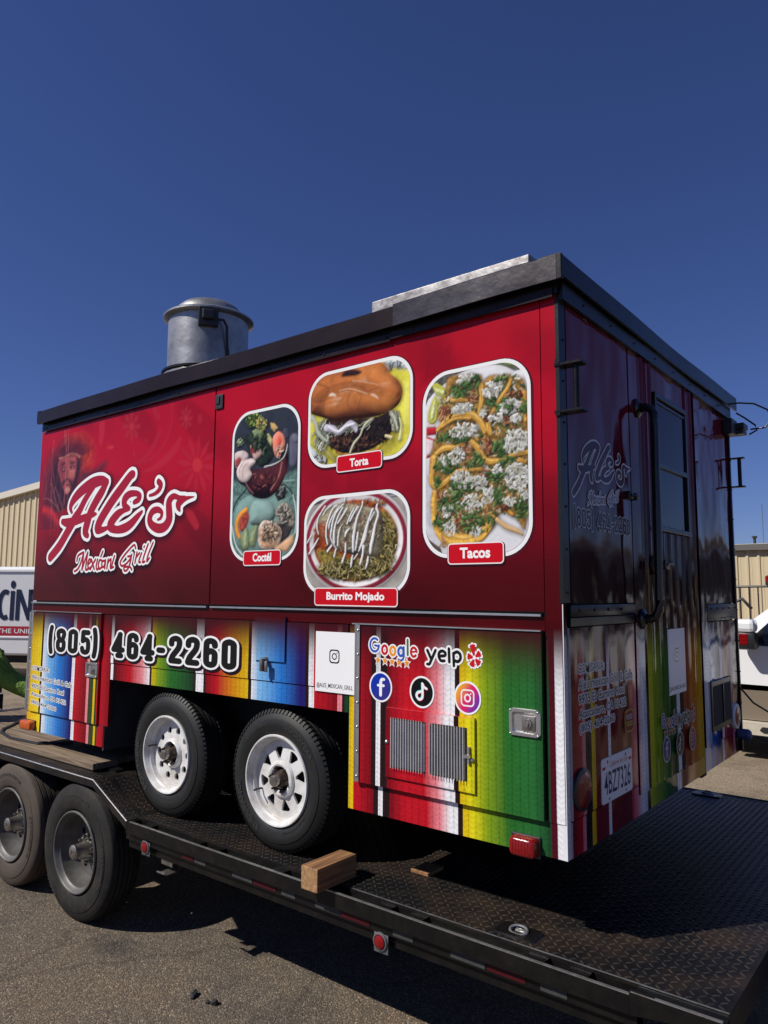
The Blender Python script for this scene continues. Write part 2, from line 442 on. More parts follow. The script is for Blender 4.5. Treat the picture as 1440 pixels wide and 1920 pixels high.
LOGO=[
[(-3.7007,1.5462,0.0132),(-3.7235,1.5778,0.0242),(-3.7077,1.6164,0.033),(-3.645,1.6632,0.0413),(-3.5463,1.7063,0.0449),(-3.4343,1.7355,0.0472),(-3.3301,1.7416,0.0391),(-3.267,1.7245,0.0285)],
[(-3.4179,1.711,0.0189),(-3.5249,1.6344,0.0319),(-3.5973,1.5538,0.0365),(-3.6723,1.4878,0.0456),(-3.7544,1.4052,0.0417),(-3.8526,1.3138,0.0423),(-3.9705,1.2372,0.0386)],
[(-3.2646,1.7281,0.0255),(-3.317,1.6719,0.0389),(-3.394,1.6017,0.0415),(-3.4578,1.5294,0.0418),(-3.4936,1.4546,0.0441),(-3.5101,1.4017,0.0399),(-3.4788,1.3734,0.023)],
[(-3.8245,1.4883,0.0246),(-3.7465,1.4761,0.0385),(-3.6274,1.4852,0.0345),(-3.5124,1.5019,0.0296),(-3.4141,1.5152,0.0208),(-3.3793,1.5169,0.0083)],
[(-2.962,1.7483,0.0308),(-2.9929,1.7403,0.0367),(-3.0898,1.6681,0.0412),(-3.1888,1.5943,0.0419),(-3.2763,1.518,0.0425),(-3.339,1.4539,0.0428),(-3.3558,1.4095,0.0368),(-3.2801,1.4059,0.0222),(-3.2141,1.4212,0.014)],
[(-2.9355,1.5649,0.019),(-2.8871,1.5794,0.0245),(-2.8766,1.6036,0.0226),(-2.9212,1.6215,0.0228),(-2.9963,1.6202,0.0289),(-3.0449,1.5911,0.0349),(-3.0417,1.5506,0.0291),(-2.9891,1.5275,0.0173),(-3.052,1.5185,0.0213),(-3.1152,1.5005,0.0333),(-3.1775,1.46,0.0396),(-3.201,1.4242,0.0417),(-3.1328,1.3972,0.0294),(-3.0427,1.4016,0.0347),(-2.9684,1.423,0.0342),(-2.8971,1.4656,0.0263),(-2.8445,1.498,0.013)],
[(-2.6784,1.6756,0.0236),(-2.6537,1.6525,0.0252),(-2.6691,1.6224,0.0199),(-2.7144,1.6016,0.0146),(-2.7672,1.5952,0.0111)],
[(-2.3166,1.5536,0.0034),(-2.3961,1.5483,0.017),(-2.46,1.5274,0.031),(-2.4639,1.5007,0.0241),(-2.4482,1.4761,0.0069)],
[(-2.4074,1.5572,0.012),(-2.4619,1.558,0.0173),(-2.5179,1.5711,0.0227),(-2.5608,1.5414,0.0317),(-2.5574,1.4865,0.0351),(-2.5539,1.4317,0.0367),(-2.5963,1.3897,0.0352),(-2.6646,1.3828,0.0339),(-2.7366,1.4108,0.0308),(-2.7571,1.4503,0.0292),(-2.7303,1.4907,0.0273),(-2.6724,1.4995,0.0234),(-2.6306,1.4774,0.0178),(-2.6401,1.447,0.0143),(-2.6706,1.437,0.009)]]
SUBLOGO=[
[(-3.6223,1.1313,0.0101),(-3.582,1.1453,0.01),(-3.5448,1.1882,0.01),(-3.5148,1.2553,0.01)],
[(-3.597,1.2039,0.0101),(-3.582,1.2401,0.0101),(-3.5152,1.2601,0.01)],
[(-3.5148,1.2553,0.01),(-3.5183,1.1974,0.01),(-3.5264,1.1396,0.0099)],
[(-3.5264,1.1396,0.0099),(-3.492,1.2064,0.0099),(-3.4609,1.2585,0.0099)],
[(-3.4609,1.2585,0.0099),(-3.473,1.1964,0.0099),(-3.4768,1.1413,0.0099),(-3.4458,1.1456,0.0098)],
[(-3.4487,1.1767,0.0098),(-3.4193,1.1952,0.0098),(-3.4342,1.2123,0.0098),(-3.4541,1.1864,0.0098),(-3.4416,1.1479,0.0098),(-3.4113,1.157,0.0097)],
[(-3.4117,1.2093,0.0098),(-3.3909,1.1756,0.0097),(-3.3703,1.1421,0.0097)],
[(-3.3588,1.2081,0.0097),(-3.3909,1.1756,0.0097),(-3.4188,1.1428,0.0098)],
[(-3.3326,1.2075,0.0096),(-3.3462,1.1653,0.0096),(-3.3351,1.1392,0.0096),(-3.3101,1.1505,0.0096)],
[(-3.2725,1.26,0.0095),(-3.2952,1.2254,0.0096)],
[(-3.2798,1.1969,0.0095),(-3.3061,1.2022,0.0096),(-3.3205,1.1695,0.0096),(-3.3052,1.1434,0.0095),(-3.2761,1.1547,0.0095)],
[(-3.2414,1.196,0.0095),(-3.2751,1.1921,0.0095),(-3.2765,1.1593,0.0095),(-3.2509,1.1589,0.0095),(-3.2358,1.2006,0.0094),(-3.2411,1.1448,0.0094)],
[(-3.204,1.2045,0.0094),(-3.2157,1.1444,0.0094)],
[(-3.2063,1.1813,0.0094),(-3.1707,1.206,0.0093),(-3.1741,1.1483,0.0093),(-3.1454,1.1524,0.0093)],
[(-3.1308,1.2258,0.0093),(-3.1582,1.1573,0.0093),(-3.1371,1.1523,0.0092)],
[(-2.8937,1.2665,0.0089),(-2.911,1.2895,0.0089),(-2.9639,1.262,0.009),(-3.032,1.2141,0.0091),(-3.0615,1.1783,0.0091),(-3.0355,1.1574,0.0091),(-2.9811,1.1767,0.009),(-2.9368,1.2162,0.0089),(-2.9763,1.2172,0.009)],
[(-2.9339,1.2296,0.0089),(-2.9491,1.1715,0.0089),(-2.9776,1.1316,0.009),(-3.0091,1.1275,0.009),(-3.0109,1.1502,0.009),(-2.9473,1.1491,0.0089),(-2.9263,1.1308,0.0089)],
[(-2.8763,1.2414,0.0088),(-2.8946,1.1749,0.0088)],
[(-2.8817,1.2103,0.0088),(-2.849,1.2361,0.0088)],
[(-2.826,1.2354,0.0087),(-2.8527,1.1829,0.0088),(-2.8332,1.1781,0.0087)],
[(-2.7985,1.2766,0.0087),(-2.802,1.2723,0.0087)],
[(-2.7581,1.2906,0.0086),(-2.798,1.217,0.0087),(-2.8104,1.1776,0.0087),(-2.7879,1.1815,0.0086)],
[(-2.7064,1.2975,0.0085),(-2.7534,1.2246,0.0086),(-2.7653,1.181,0.0086),(-2.7407,1.2023,0.0086)]]
FACE=[
((0.09, 0.012, 0.02),[(-3.8671,2.0834),(-3.7177,2.0734),(-3.552,2.0017),(-3.5921,1.9302),(-3.6115,1.8055),(-3.6498,1.7118),(-3.788,1.6419),(-3.8594,1.6127),(-4.0366,1.5987),(-4.1077,1.7633),(-4.048,1.936),(-3.9877,2.0183)]),
((0.035, 0.012, 0.02),[(-3.9223,1.9667),(-3.7731,1.9762),(-3.6404,1.9398),(-3.6236,1.8489),(-3.6544,1.7587),(-3.7092,1.6658),(-3.8131,1.5667),(-3.9652,1.5765),(-4.0057,1.7107),(-3.9967,1.8642),(-3.9779,1.9286)]),
((0.36, 0.075, 0.075),[(-3.9194,1.94),(-3.8037,1.9536),(-3.6888,1.9452),(-3.6739,1.8752),(-3.6896,1.7916),(-3.7328,1.7401),(-3.7522,1.6904),(-3.792,1.6808),(-3.8373,1.7188),(-3.8873,1.7968),(-3.9299,1.8796)]),
((0.24, 0.035, 0.045),[(-3.9194,1.94),(-3.8363,1.9485),(-3.8168,1.7602),(-3.8694,1.7865),(-3.9299,1.8796)]),
((0.46, 0.13, 0.11),[(-3.7956,1.8748),(-3.6961,1.8562),(-3.7072,1.806),(-3.7545,1.7933)]),
((0.05, 0.02, 0.03),[(-3.9061,1.8947),(-3.8669,1.9213),(-3.834,1.9265),(-3.828,1.9084),(-3.881,1.8965)]),
((0.05, 0.02, 0.03),[(-3.766,1.9063),(-3.7433,1.9232),(-3.6972,1.9076),(-3.6997,1.8929),(-3.7488,1.898)]),
((0.07, 0.02, 0.03),[(-3.8962,1.8806),(-3.8549,1.8873),(-3.8244,1.8734),(-3.8263,1.8519),(-3.8766,1.8546)]),
((0.07, 0.02, 0.03),[(-3.7716,1.881),(-3.7317,1.8898),(-3.686,1.8765),(-3.6963,1.8583),(-3.7447,1.8567)]),
((0.42, 0.16, 0.15),[(-3.7423,1.8737),(-3.7222,1.8751),(-3.7091,1.866),(-3.729,1.8625)]),
((0.42, 0.16, 0.15),[(-3.8702,1.8736),(-3.8497,1.8768),(-3.8363,1.868),(-3.8566,1.8635)]),
((0.05, 0.015, 0.02),[(-3.8605,1.7814),(-3.8208,1.7994),(-3.7965,1.8036),(-3.7372,1.7832),(-3.7138,1.7512),(-3.741,1.7408),(-3.7683,1.7688),(-3.8177,1.7689),(-3.8405,1.7493),(-3.8662,1.7558)]),
((0.4, 0.09, 0.09),[(-3.7987,1.7844),(-3.7781,1.7847),(-3.7798,1.7613),(-3.7941,1.7647)]),
((0.05, 0.015, 0.02),[(-3.8163,1.7558),(-3.7835,1.7573),(-3.7417,1.7472),(-3.749,1.7393),(-3.7988,1.7457)]),
((0.5, 0.2, 0.16),[(-3.8138,1.7319),(-3.773,1.7349),(-3.7462,1.7113),(-3.7764,1.6881),(-3.81,1.695)]),
((0.5, 0.02, 0.025),[(-4.1176,1.6173),(-4.0463,1.6081),(-3.9652,1.5765),(-3.9092,1.5297),(-3.8434,1.4616),(-3.8844,1.4551),(-3.9661,1.507),(-4.0297,1.5368),(-4.1204,1.5643)]),
((0.05, 0.02, 0.03),[(-3.5972,1.821),(-3.4585,1.8241),(-3.2982,1.8652),(-3.2818,1.8431),(-3.3515,1.8012),(-3.4394,1.7808),(-3.5303,1.7727),(-3.6057,1.746)])]
CROWN=[[(-3.9213,1.9578),(-3.8541,1.9592),(-3.781,1.9727),(-3.7073,1.9687),(-3.6324,1.9389)],
[(-3.912,1.9502),(-3.8377,1.9617),(-3.772,1.9652),(-3.7066,1.9622),(-3.64,1.9355)],
[(-3.8257,1.9743),(-3.9742,2.0372)],
[(-3.8058,1.9734),(-3.9298,2.0372)],
[(-3.7859,1.9724),(-3.8858,2.0373)],
[(-3.7661,1.9715),(-3.8422,2.0373)],
[(-3.7464,1.9706),(-3.7991,2.0374)],
[(-3.7268,1.9696),(-3.7564,2.0375)],
[(-3.7073,1.9687),(-3.7141,2.0375)],
[(-3.6876,1.9652),(-3.6723,2.0376)],
[(-3.668,1.9617),(-3.6298,2.0273)],
[(-3.6485,1.9582),(-3.5878,2.0171)],
[(-3.6291,1.9547),(-3.5462,2.007)],
[(-3.6098,1.9513),(-3.5051,1.997)],
[(-3.5906,1.9479),(-3.4643,1.9871)]]
HAIRS=[[(-3.8509,2.1692),(-3.825,1.9995),(-3.8194,1.8252),(-3.8176,1.6098)],
[(-3.8703,2.1542),(-3.8464,2.0457)],
[(-4.014,2.1017),(-4.0265,1.9782),(-4.0243,1.8004),(-3.9954,1.5784)],
[(-4.0044,1.7766),(-3.9381,1.6399),(-3.8791,1.5623)],
[(-4.0975,1.6736),(-4.0173,1.6588),(-3.8988,1.5895)],
[(-3.9586,1.7507),(-3.8603,1.6214),(-3.8288,1.5591)],
[(-3.8083,2.1591),(-3.7981,1.979),(-3.784,1.8822)]]
FLORAL=[
((0.5, 0.02, 0.035),'poly',[(-3.3998,2.1563),(-3.3347,2.1574),(-3.3274,2.0737),(-3.3556,1.9741),(-3.3961,2.01)]),
((0.55, 0.04, 0.04),'poly',[(-3.2998,1.9675),(-3.2458,1.9732),(-3.2002,1.9657),(-3.2166,1.9474),(-3.2617,1.9476)]),
((0.47, 0.017, 0.035),'st',[(-2.4747,1.9197,0.0164),(-2.5304,1.8573,0.0283),(-2.6481,1.7961,0.0266),(-2.7399,1.768,0.0172),(-2.835,1.7537,0.0063)]),
((0.42, 0.014, 0.03),'st',[(-2.6847,1.9983,0.0147),(-2.7498,1.9115,0.0198),(-2.8416,1.8455,0.0126),(-2.9552,1.819,0.0051)]),
((0.42, 0.014, 0.03),'st',[(-2.5725,2.1711,0.006),(-2.5688,2.039,0.0072),(-2.6256,1.9246,0.0085),(-2.7445,1.8348,0.0074),(-2.9049,1.8137,0.0051)]),
((0.42, 0.014, 0.03),'st',[(-2.7678,2.1732,0.0176),(-2.7403,2.1208,0.0199),(-2.7063,2.087,0.0198)]),
((0.45, 0.017, 0.03),'st',[(-2.2864,1.3789,0.0242),(-2.346,1.4437,0.029),(-2.4207,1.5018,0.0114)]),
((0.45, 0.017, 0.03),'st',[(-2.9638,1.8882,0.0116),(-2.9593,1.8731,0.0116)]),
((0.42, 0.015, 0.03),'st',[(-2.8336,1.9601,0.0114),(-2.8325,1.9455,0.0114)]),
((0.42, 0.014, 0.03),'st',[(-2.2907,2.0268,0.0204),(-2.287,2.01,0.0203)]),
((0.46, 0.017, 0.033),'st',[(-2.2488,1.7311,0.0067),(-2.1747,1.7169,0.0164),(-2.1141,1.7051,0.0043)]),
((0.42, 0.014, 0.03),'st',[(-2.2567,1.7084,0.0067),(-2.1943,1.6638,0.0164),(-2.1432,1.6262,0.0043)]),
((0.46, 0.017, 0.033),'st',[(-2.276,1.6943,0.0067),(-2.2419,1.6309,0.0165),(-2.2137,1.5766,0.0044)]),
((0.42, 0.014, 0.03),'st',[(-2.3016,1.6927,0.0067),(-2.3055,1.6269,0.0168),(-2.3087,1.57,0.0045)]),
((0.46, 0.017, 0.033),'st',[(-2.3267,1.7042,0.0068),(-2.3686,1.6537,0.017),(-2.4037,1.6095,0.0046)]),
((0.42, 0.014, 0.03),'st',[(-2.3446,1.7256,0.0068),(-2.4139,1.7048,0.0172),(-2.4726,1.6862,0.0046)]),
((0.46, 0.017, 0.033),'st',[(-2.3503,1.7514,0.0068),(-2.4284,1.7663,0.0173),(-2.4948,1.7793,0.0047)]),
((0.42, 0.014, 0.03),'st',[(-2.3422,1.7744,0.0068),(-2.4077,1.8211,0.0173),(-2.4633,1.8622,0.0047)]),
((0.46, 0.017, 0.033),'st',[(-2.3226,1.7884,0.0068),(-2.3577,1.8539,0.0171),(-2.3875,1.9112,0.0046)]),
((0.42, 0.014, 0.03),'st',[(-2.2968,1.7897,0.0067),(-2.2928,1.8558,0.0169),(-2.2896,1.9134,0.0045)]),
((0.46, 0.017, 0.033),'st',[(-2.2718,1.7779,0.0067),(-2.2308,1.8273,0.0166),(-2.197,1.8699,0.0044)]),
((0.42, 0.014, 0.03),'st',[(-2.2543,1.7565,0.0067),(-2.1879,1.7765,0.0164),(-2.1334,1.7937,0.0043)]),
((0.56, 0.03, 0.04),'poly',[(-2.2544,1.7365),(-2.2573,1.7196),(-2.2674,1.7063),(-2.2831,1.699),(-2.3016,1.6989),(-2.3197,1.7062),(-2.3344,1.7196),(-2.3431,1.7368),(-2.3441,1.7548),(-2.3373,1.7704),(-2.3239,1.7809),(-2.3062,1.7845),(-2.2875,1.7805),(-2.2708,1.7699),(-2.2592,1.7543)]),
((0.4, 0.02, 0.03),'st',[(-2.9662,2.0654,0.0117),(-2.9256,2.0599,0.0193)]),
((0.4, 0.02, 0.03),'st',[(-2.9754,2.0395,0.0117),(-2.9444,2.0064,0.0194)]),
((0.4, 0.02, 0.03),'st',[(-3.0017,2.0317,0.0118),(-2.9986,1.9901,0.0196)]),
((0.4, 0.02, 0.03),'st',[(-3.03,2.0468,0.0118),(-3.0572,2.0211,0.0198)]),
((0.4, 0.02, 0.03),'st',[(-3.0436,2.0761,0.0119),(-3.0855,2.0818,0.02)]),
((0.4, 0.02, 0.03),'st',[(-3.0343,2.1023,0.0119),(-3.0662,2.1362,0.0199)]),
((0.4, 0.02, 0.03),'st',[(-3.0077,2.1099,0.0118),(-3.0109,2.1517,0.0197)]),
((0.4, 0.02, 0.03),'st',[(-2.9796,2.0945,0.0118),(-2.9529,2.1198,0.0195)]),
((0.5, 0.03, 0.04),'poly',[(-2.9773,2.067),(-2.9806,2.0535),(-2.9915,2.0455),(-3.0067,2.0455),(-3.0213,2.0535),(-3.0306,2.067),(-3.0318,2.0817),(-3.0243,2.093),(-3.0106,2.0971),(-2.9951,2.0928),(-2.9827,2.0816)]),
((0.4, 0.02, 0.03),'st',[(-2.3975,2.0377,0.0081),(-2.3703,2.0337,0.0135)]),
((0.4, 0.02, 0.03),'st',[(-2.4039,2.0189,0.0081),(-2.3834,1.9951,0.0135)]),
((0.4, 0.02, 0.03),'st',[(-2.4216,2.0132,0.0082),(-2.4198,1.9833,0.0136)]),
((0.4, 0.02, 0.03),'st',[(-2.4403,2.0241,0.0082),(-2.4587,2.0055,0.0137)]),
((0.4, 0.02, 0.03),'st',[(-2.4491,2.0451,0.0082),(-2.4769,2.0491,0.0138)]),
((0.4, 0.02, 0.03),'st',[(-2.4427,2.064,0.0082),(-2.4636,2.0883,0.0138)]),
((0.4, 0.02, 0.03),'st',[(-2.4248,2.0696,0.0082),(-2.4266,2.0997,0.0137)]),
((0.4, 0.02, 0.03),'st',[(-2.4061,2.0586,0.0082),(-2.388,2.077,0.0136)]),
((0.5, 0.03, 0.04),'poly',[(-2.4049,2.0387),(-2.4072,2.029),(-2.4146,2.0232),(-2.4247,2.0232),(-2.4344,2.0289),(-2.4405,2.0386),(-2.4412,2.0492),(-2.4361,2.0574),(-2.4269,2.0604),(-2.4166,2.0574),(-2.4084,2.0493)]),
((0.4, 0.02, 0.03),'st',[(-2.0185,1.5505,0.0071),(-1.9954,1.5486,0.0117)]),
((0.4, 0.02, 0.03),'st',[(-2.0241,1.5334,0.0071),(-2.0069,1.5134,0.0117)]),
((0.4, 0.02, 0.03),'st',[(-2.0393,1.5273,0.0071),(-2.038,1.5007,0.0118)]),
((0.4, 0.02, 0.03),'st',[(-2.0551,1.5358,0.0071),(-2.0709,1.5182,0.0119)]),
((0.4, 0.02, 0.03),'st',[(-2.0624,1.5539,0.0071),(-2.0861,1.5558,0.012)]),
((0.4, 0.02, 0.03),'st',[(-2.0568,1.5711,0.0071),(-2.0744,1.5914,0.0119)]),
((0.4, 0.02, 0.03),'st',[(-2.0416,1.5772,0.0071),(-2.0428,1.6038,0.0119)]),
((0.4, 0.02, 0.03),'st',[(-2.0257,1.5686,0.0071),(-2.0101,1.586,0.0118)]),
((0.5, 0.03, 0.04),'poly',[(-2.0249,1.551),(-2.0269,1.5422),(-2.0332,1.5366),(-2.0419,1.5359),(-2.0501,1.5404),(-2.0552,1.5487),(-2.0556,1.5581),(-2.0512,1.5656),(-2.0434,1.5688),(-2.0346,1.5668),(-2.0277,1.5601)])]
COCTEL=[
((0.03, 0.035, 0.05),'poly',[(-2.057,2.082),(-1.4105,1.9796),(-1.4,1.5631),(-2.0335,1.5696)]),
((0.1, 0.1, 0.14),'st',[(-1.4918,1.7947,0.0331),(-1.49,1.729,0.033),(-1.4949,1.6737,0.0275)]),
((0.06, 0.06, 0.09),'st',[(-1.559,1.8411,0.0225),(-1.5517,1.8212,0.0224)]),
((0.13, 0.13, 0.17),'st',[(-1.4854,1.7986,0.0221),(-1.4788,1.793,0.022)]),
((0.1, 0.18, 0.16),'poly',[(-2.0335,1.5696),(-1.849,1.6033),(-1.5389,1.6128),(-1.401,1.5996),(-1.3887,1.1132),(-2.0129,1.1229)]),
((0.02, 0.035, 0.03),'st',[(-1.9707,1.4356,0.0049),(-1.9327,1.5021,0.0048),(-1.8616,1.5555,0.0048)]),
((0.02, 0.035, 0.03),'st',[(-1.5638,1.5637,0.0045),(-1.5102,1.5266,0.0044),(-1.47,1.4728,0.0043)]),
((0.25, 0.38, 0.33),'st',[(-1.5776,1.579,0.0045),(-1.4792,1.5748,0.0044)]),
((0.17, 0.28, 0.25),'poly',[(-1.9172,1.4862),(-1.81,1.527),(-1.6294,1.5223),(-1.5082,1.4572),(-1.492,1.3416),(-1.5932,1.2313),(-1.797,1.1906),(-1.93,1.267),(-1.9575,1.3905)]),
((0.22, 0.34, 0.31),'poly',[(-1.7665,1.4996),(-1.6827,1.4886),(-1.6267,1.4422),(-1.6249,1.3859),(-1.6779,1.3513),(-1.8035,1.3579),(-1.8268,1.4073),(-1.8148,1.4645)]),
((0.36, 0.46, 0.42),'st',[(-1.7797,1.4765,0.0029),(-1.8061,1.4253,0.0029)]),
((0.36, 0.46, 0.42),'st',[(-1.7022,1.4567,0.0023),(-1.6667,1.4213,0.0023)]),
((0.035, 0.03, 0.025),'poly',[(-1.6291,1.5128),(-1.5771,1.5649),(-1.5433,1.5386),(-1.5483,1.4879),(-1.6009,1.4732)]),
((0.3, 0.26, 0.2),'poly',[(-1.6061,1.4268),(-1.5739,1.4619),(-1.5211,1.4535),(-1.4874,1.4053),(-1.4793,1.3455),(-1.5113,1.338),(-1.5713,1.3781)]),
((0.08, 0.07, 0.06),'poly',[(-1.5859,1.4208),(-1.5603,1.447),(-1.5269,1.4262),(-1.506,1.379),(-1.5384,1.3762)]),
((0.04, 0.03, 0.03),'poly',[(-1.5972,1.3564),(-1.4853,1.3321),(-1.5162,1.2834),(-1.5804,1.2446),(-1.6222,1.3018)]),
((0.5, 0.4, 0.32),'poly',[(-1.7532,1.3315),(-1.7132,1.3768),(-1.6513,1.3687),(-1.5833,1.3371),(-1.5685,1.2856),(-1.6065,1.2317),(-1.7147,1.226),(-1.7506,1.2602)]),
((0.07, 0.05, 0.05),'poly',[(-1.7123,1.3531),(-1.6644,1.3553),(-1.5962,1.3238),(-1.5882,1.2818),(-1.6218,1.2925),(-1.6771,1.3278)]),
((0.62, 0.35, 0.2),'poly',[(-1.7314,1.3067),(-1.6843,1.3375),(-1.6222,1.3018),(-1.6007,1.2592),(-1.6333,1.2326),(-1.7152,1.2401)]),
((0.75, 0.5, 0.32),'poly',[(-1.7098,1.2822),(-1.6627,1.3037),(-1.6211,1.2693),(-1.6608,1.2475)]),
((0.6, 0.35, 0.2),'poly',[(-1.6197,1.2275),(-1.4779,1.2954),(-1.4766,1.25),(-1.5269,1.2062),(-1.6058,1.2086)]),
((0.75, 0.28, 0.04),'st',[(-1.8535,1.4453,0.0142),(-1.9033,1.4168,0.0156),(-1.9272,1.3741,0.0156),(-1.9214,1.325,0.0144),(-1.9018,1.295,0.0107)]),
((0.3, 0.05, 0.03),'poly',[(-1.8494,1.4329),(-1.8268,1.4073),(-1.8461,1.3505),(-1.8884,1.3235),(-1.9084,1.3634),(-1.8921,1.4112)]),
((0.19, 0.24, 0.11),'poly',[(-1.8495,1.3458),(-1.8298,1.3016),(-1.824,1.2438),(-1.8554,1.2233),(-1.8888,1.2461),(-1.8911,1.2994)]),
((0.3, 0.36, 0.2),'poly',[(-1.8489,1.3313),(-1.8366,1.2922),(-1.8347,1.2442),(-1.8667,1.2357),(-1.8759,1.2842)]),
((0.16, 0.21, 0.1),'poly',[(-1.7611,1.3557),(-1.7562,1.3174),(-1.7779,1.2423),(-1.817,1.2484),(-1.8262,1.3014),(-1.803,1.3435)]),
((0.26, 0.32, 0.18),'poly',[(-1.7711,1.3419),(-1.7663,1.3083),(-1.789,1.2569),(-1.8105,1.2625),(-1.8123,1.3104)]),
((0.05, 0.012, 0.015),'poly',[(-1.9566,1.7128),(-1.8737,1.6745),(-1.7094,1.6628),(-1.6075,1.6809),(-1.5425,1.7351),(-1.5397,1.641),(-1.59,1.5519),(-1.6559,1.5055),(-1.7244,1.4964),(-1.8025,1.5168),(-1.8696,1.5758),(-1.9224,1.6099)]),
((0.1, 0.018, 0.022),'poly',[(-1.6336,1.6504),(-1.5544,1.6894),(-1.5461,1.6322),(-1.6035,1.5531),(-1.6567,1.5292)]),
((0.35, 0.09, 0.06),'poly',[(-1.7464,1.6231),(-1.7222,1.6304),(-1.7145,1.6105),(-1.7389,1.6079)]),
((0.14, 0.03, 0.06),'poly',[(-1.6805,1.6264),(-1.6602,1.634),(-1.6528,1.6142),(-1.673,1.6066)]),
((0.6, 0.6, 0.55),'st',[(-1.7167,1.6707,0.0029),(-1.6345,1.679,0.0028),(-1.5747,1.701,0.0028),(-1.5492,1.7359,0.0028),(-1.5403,1.7725,0.0022)]),
((0.02, 0.03, 0.02),'poly',[(-1.8809,1.8537),(-1.7525,1.8862),(-1.6386,1.8036),(-1.6491,1.7092),(-1.7447,1.6712),(-1.8182,1.7375),(-1.8492,1.7903)]),
((0.2, 0.27, 0.13),'poly',[(-1.8237,1.881),(-1.7741,1.8965),(-1.7231,1.853),(-1.7507,1.8371),(-1.7933,1.8376)]),
((0.55, 0.38, 0.14),'poly',[(-1.6764,1.9099),(-1.6417,1.9002),(-1.6136,1.8722),(-1.6401,1.8518),(-1.6683,1.8749)]),
((0.45, 0.43, 0.2),'poly',[(-1.7158,1.8424),(-1.6883,1.8533),(-1.6524,1.8101),(-1.6651,1.7781)]),
((0.75, 0.25, 0.17),'poly',[(-1.6529,1.8246),(-1.613,1.853),(-1.5719,1.8285),(-1.5572,1.784),(-1.5691,1.7382),(-1.6086,1.7142),(-1.6361,1.7268),(-1.6513,1.7764)]),
((0.72, 0.1, 0.06),'poly',[(-1.6184,1.8107),(-1.5987,1.8272),(-1.5843,1.7968),(-1.5969,1.7699),(-1.624,1.7731)]),
((0.85, 0.48, 0.36),'poly',[(-1.6367,1.746),(-1.6104,1.7715),(-1.5697,1.7571),(-1.582,1.7207),(-1.622,1.7109)]),
((0.6, 0.38, 0.34),'poly',[(-1.835,1.7984),(-1.8,1.8237),(-1.764,1.8143),(-1.7485,1.7783),(-1.7402,1.7434),(-1.7677,1.7221),(-1.7958,1.7154),(-1.8189,1.7572)]),
((0.36, 0.05, 0.05),'poly',[(-1.831,1.7881),(-1.8066,1.8098),(-1.7881,1.7928),(-1.7973,1.7547),(-1.826,1.7531)]),
((0.58, 0.47, 0.45),'poly',[(-1.9592,1.7732),(-1.8926,1.7805),(-1.8476,1.7506),(-1.8606,1.7126),(-1.9035,1.6874),(-1.948,1.6869),(-1.9612,1.7333)]),
((0.3, 0.05, 0.05),'poly',[(-1.9575,1.7329),(-1.9283,1.7497),(-1.9019,1.7368),(-1.9258,1.6896),(-1.9557,1.6927)]),
((0.68, 0.56, 0.53),'poly',[(-1.8757,1.724),(-1.8106,1.7268),(-1.7881,1.7),(-1.83,1.6701),(-1.8142,1.6343),(-1.8561,1.5991),(-1.9152,1.6142),(-1.9432,1.6615),(-1.919,1.7038)]),
((0.75, 0.66, 0.63),'st',[(-1.8972,1.7115,0.0097),(-1.9254,1.6796,0.0097),(-1.9237,1.6398,0.0097)]),
((0.6, 0.33, 0.33),'st',[(-1.8458,1.7061,0.0048),(-1.8888,1.6859,0.0048),(-1.8939,1.632,0.0048)])]
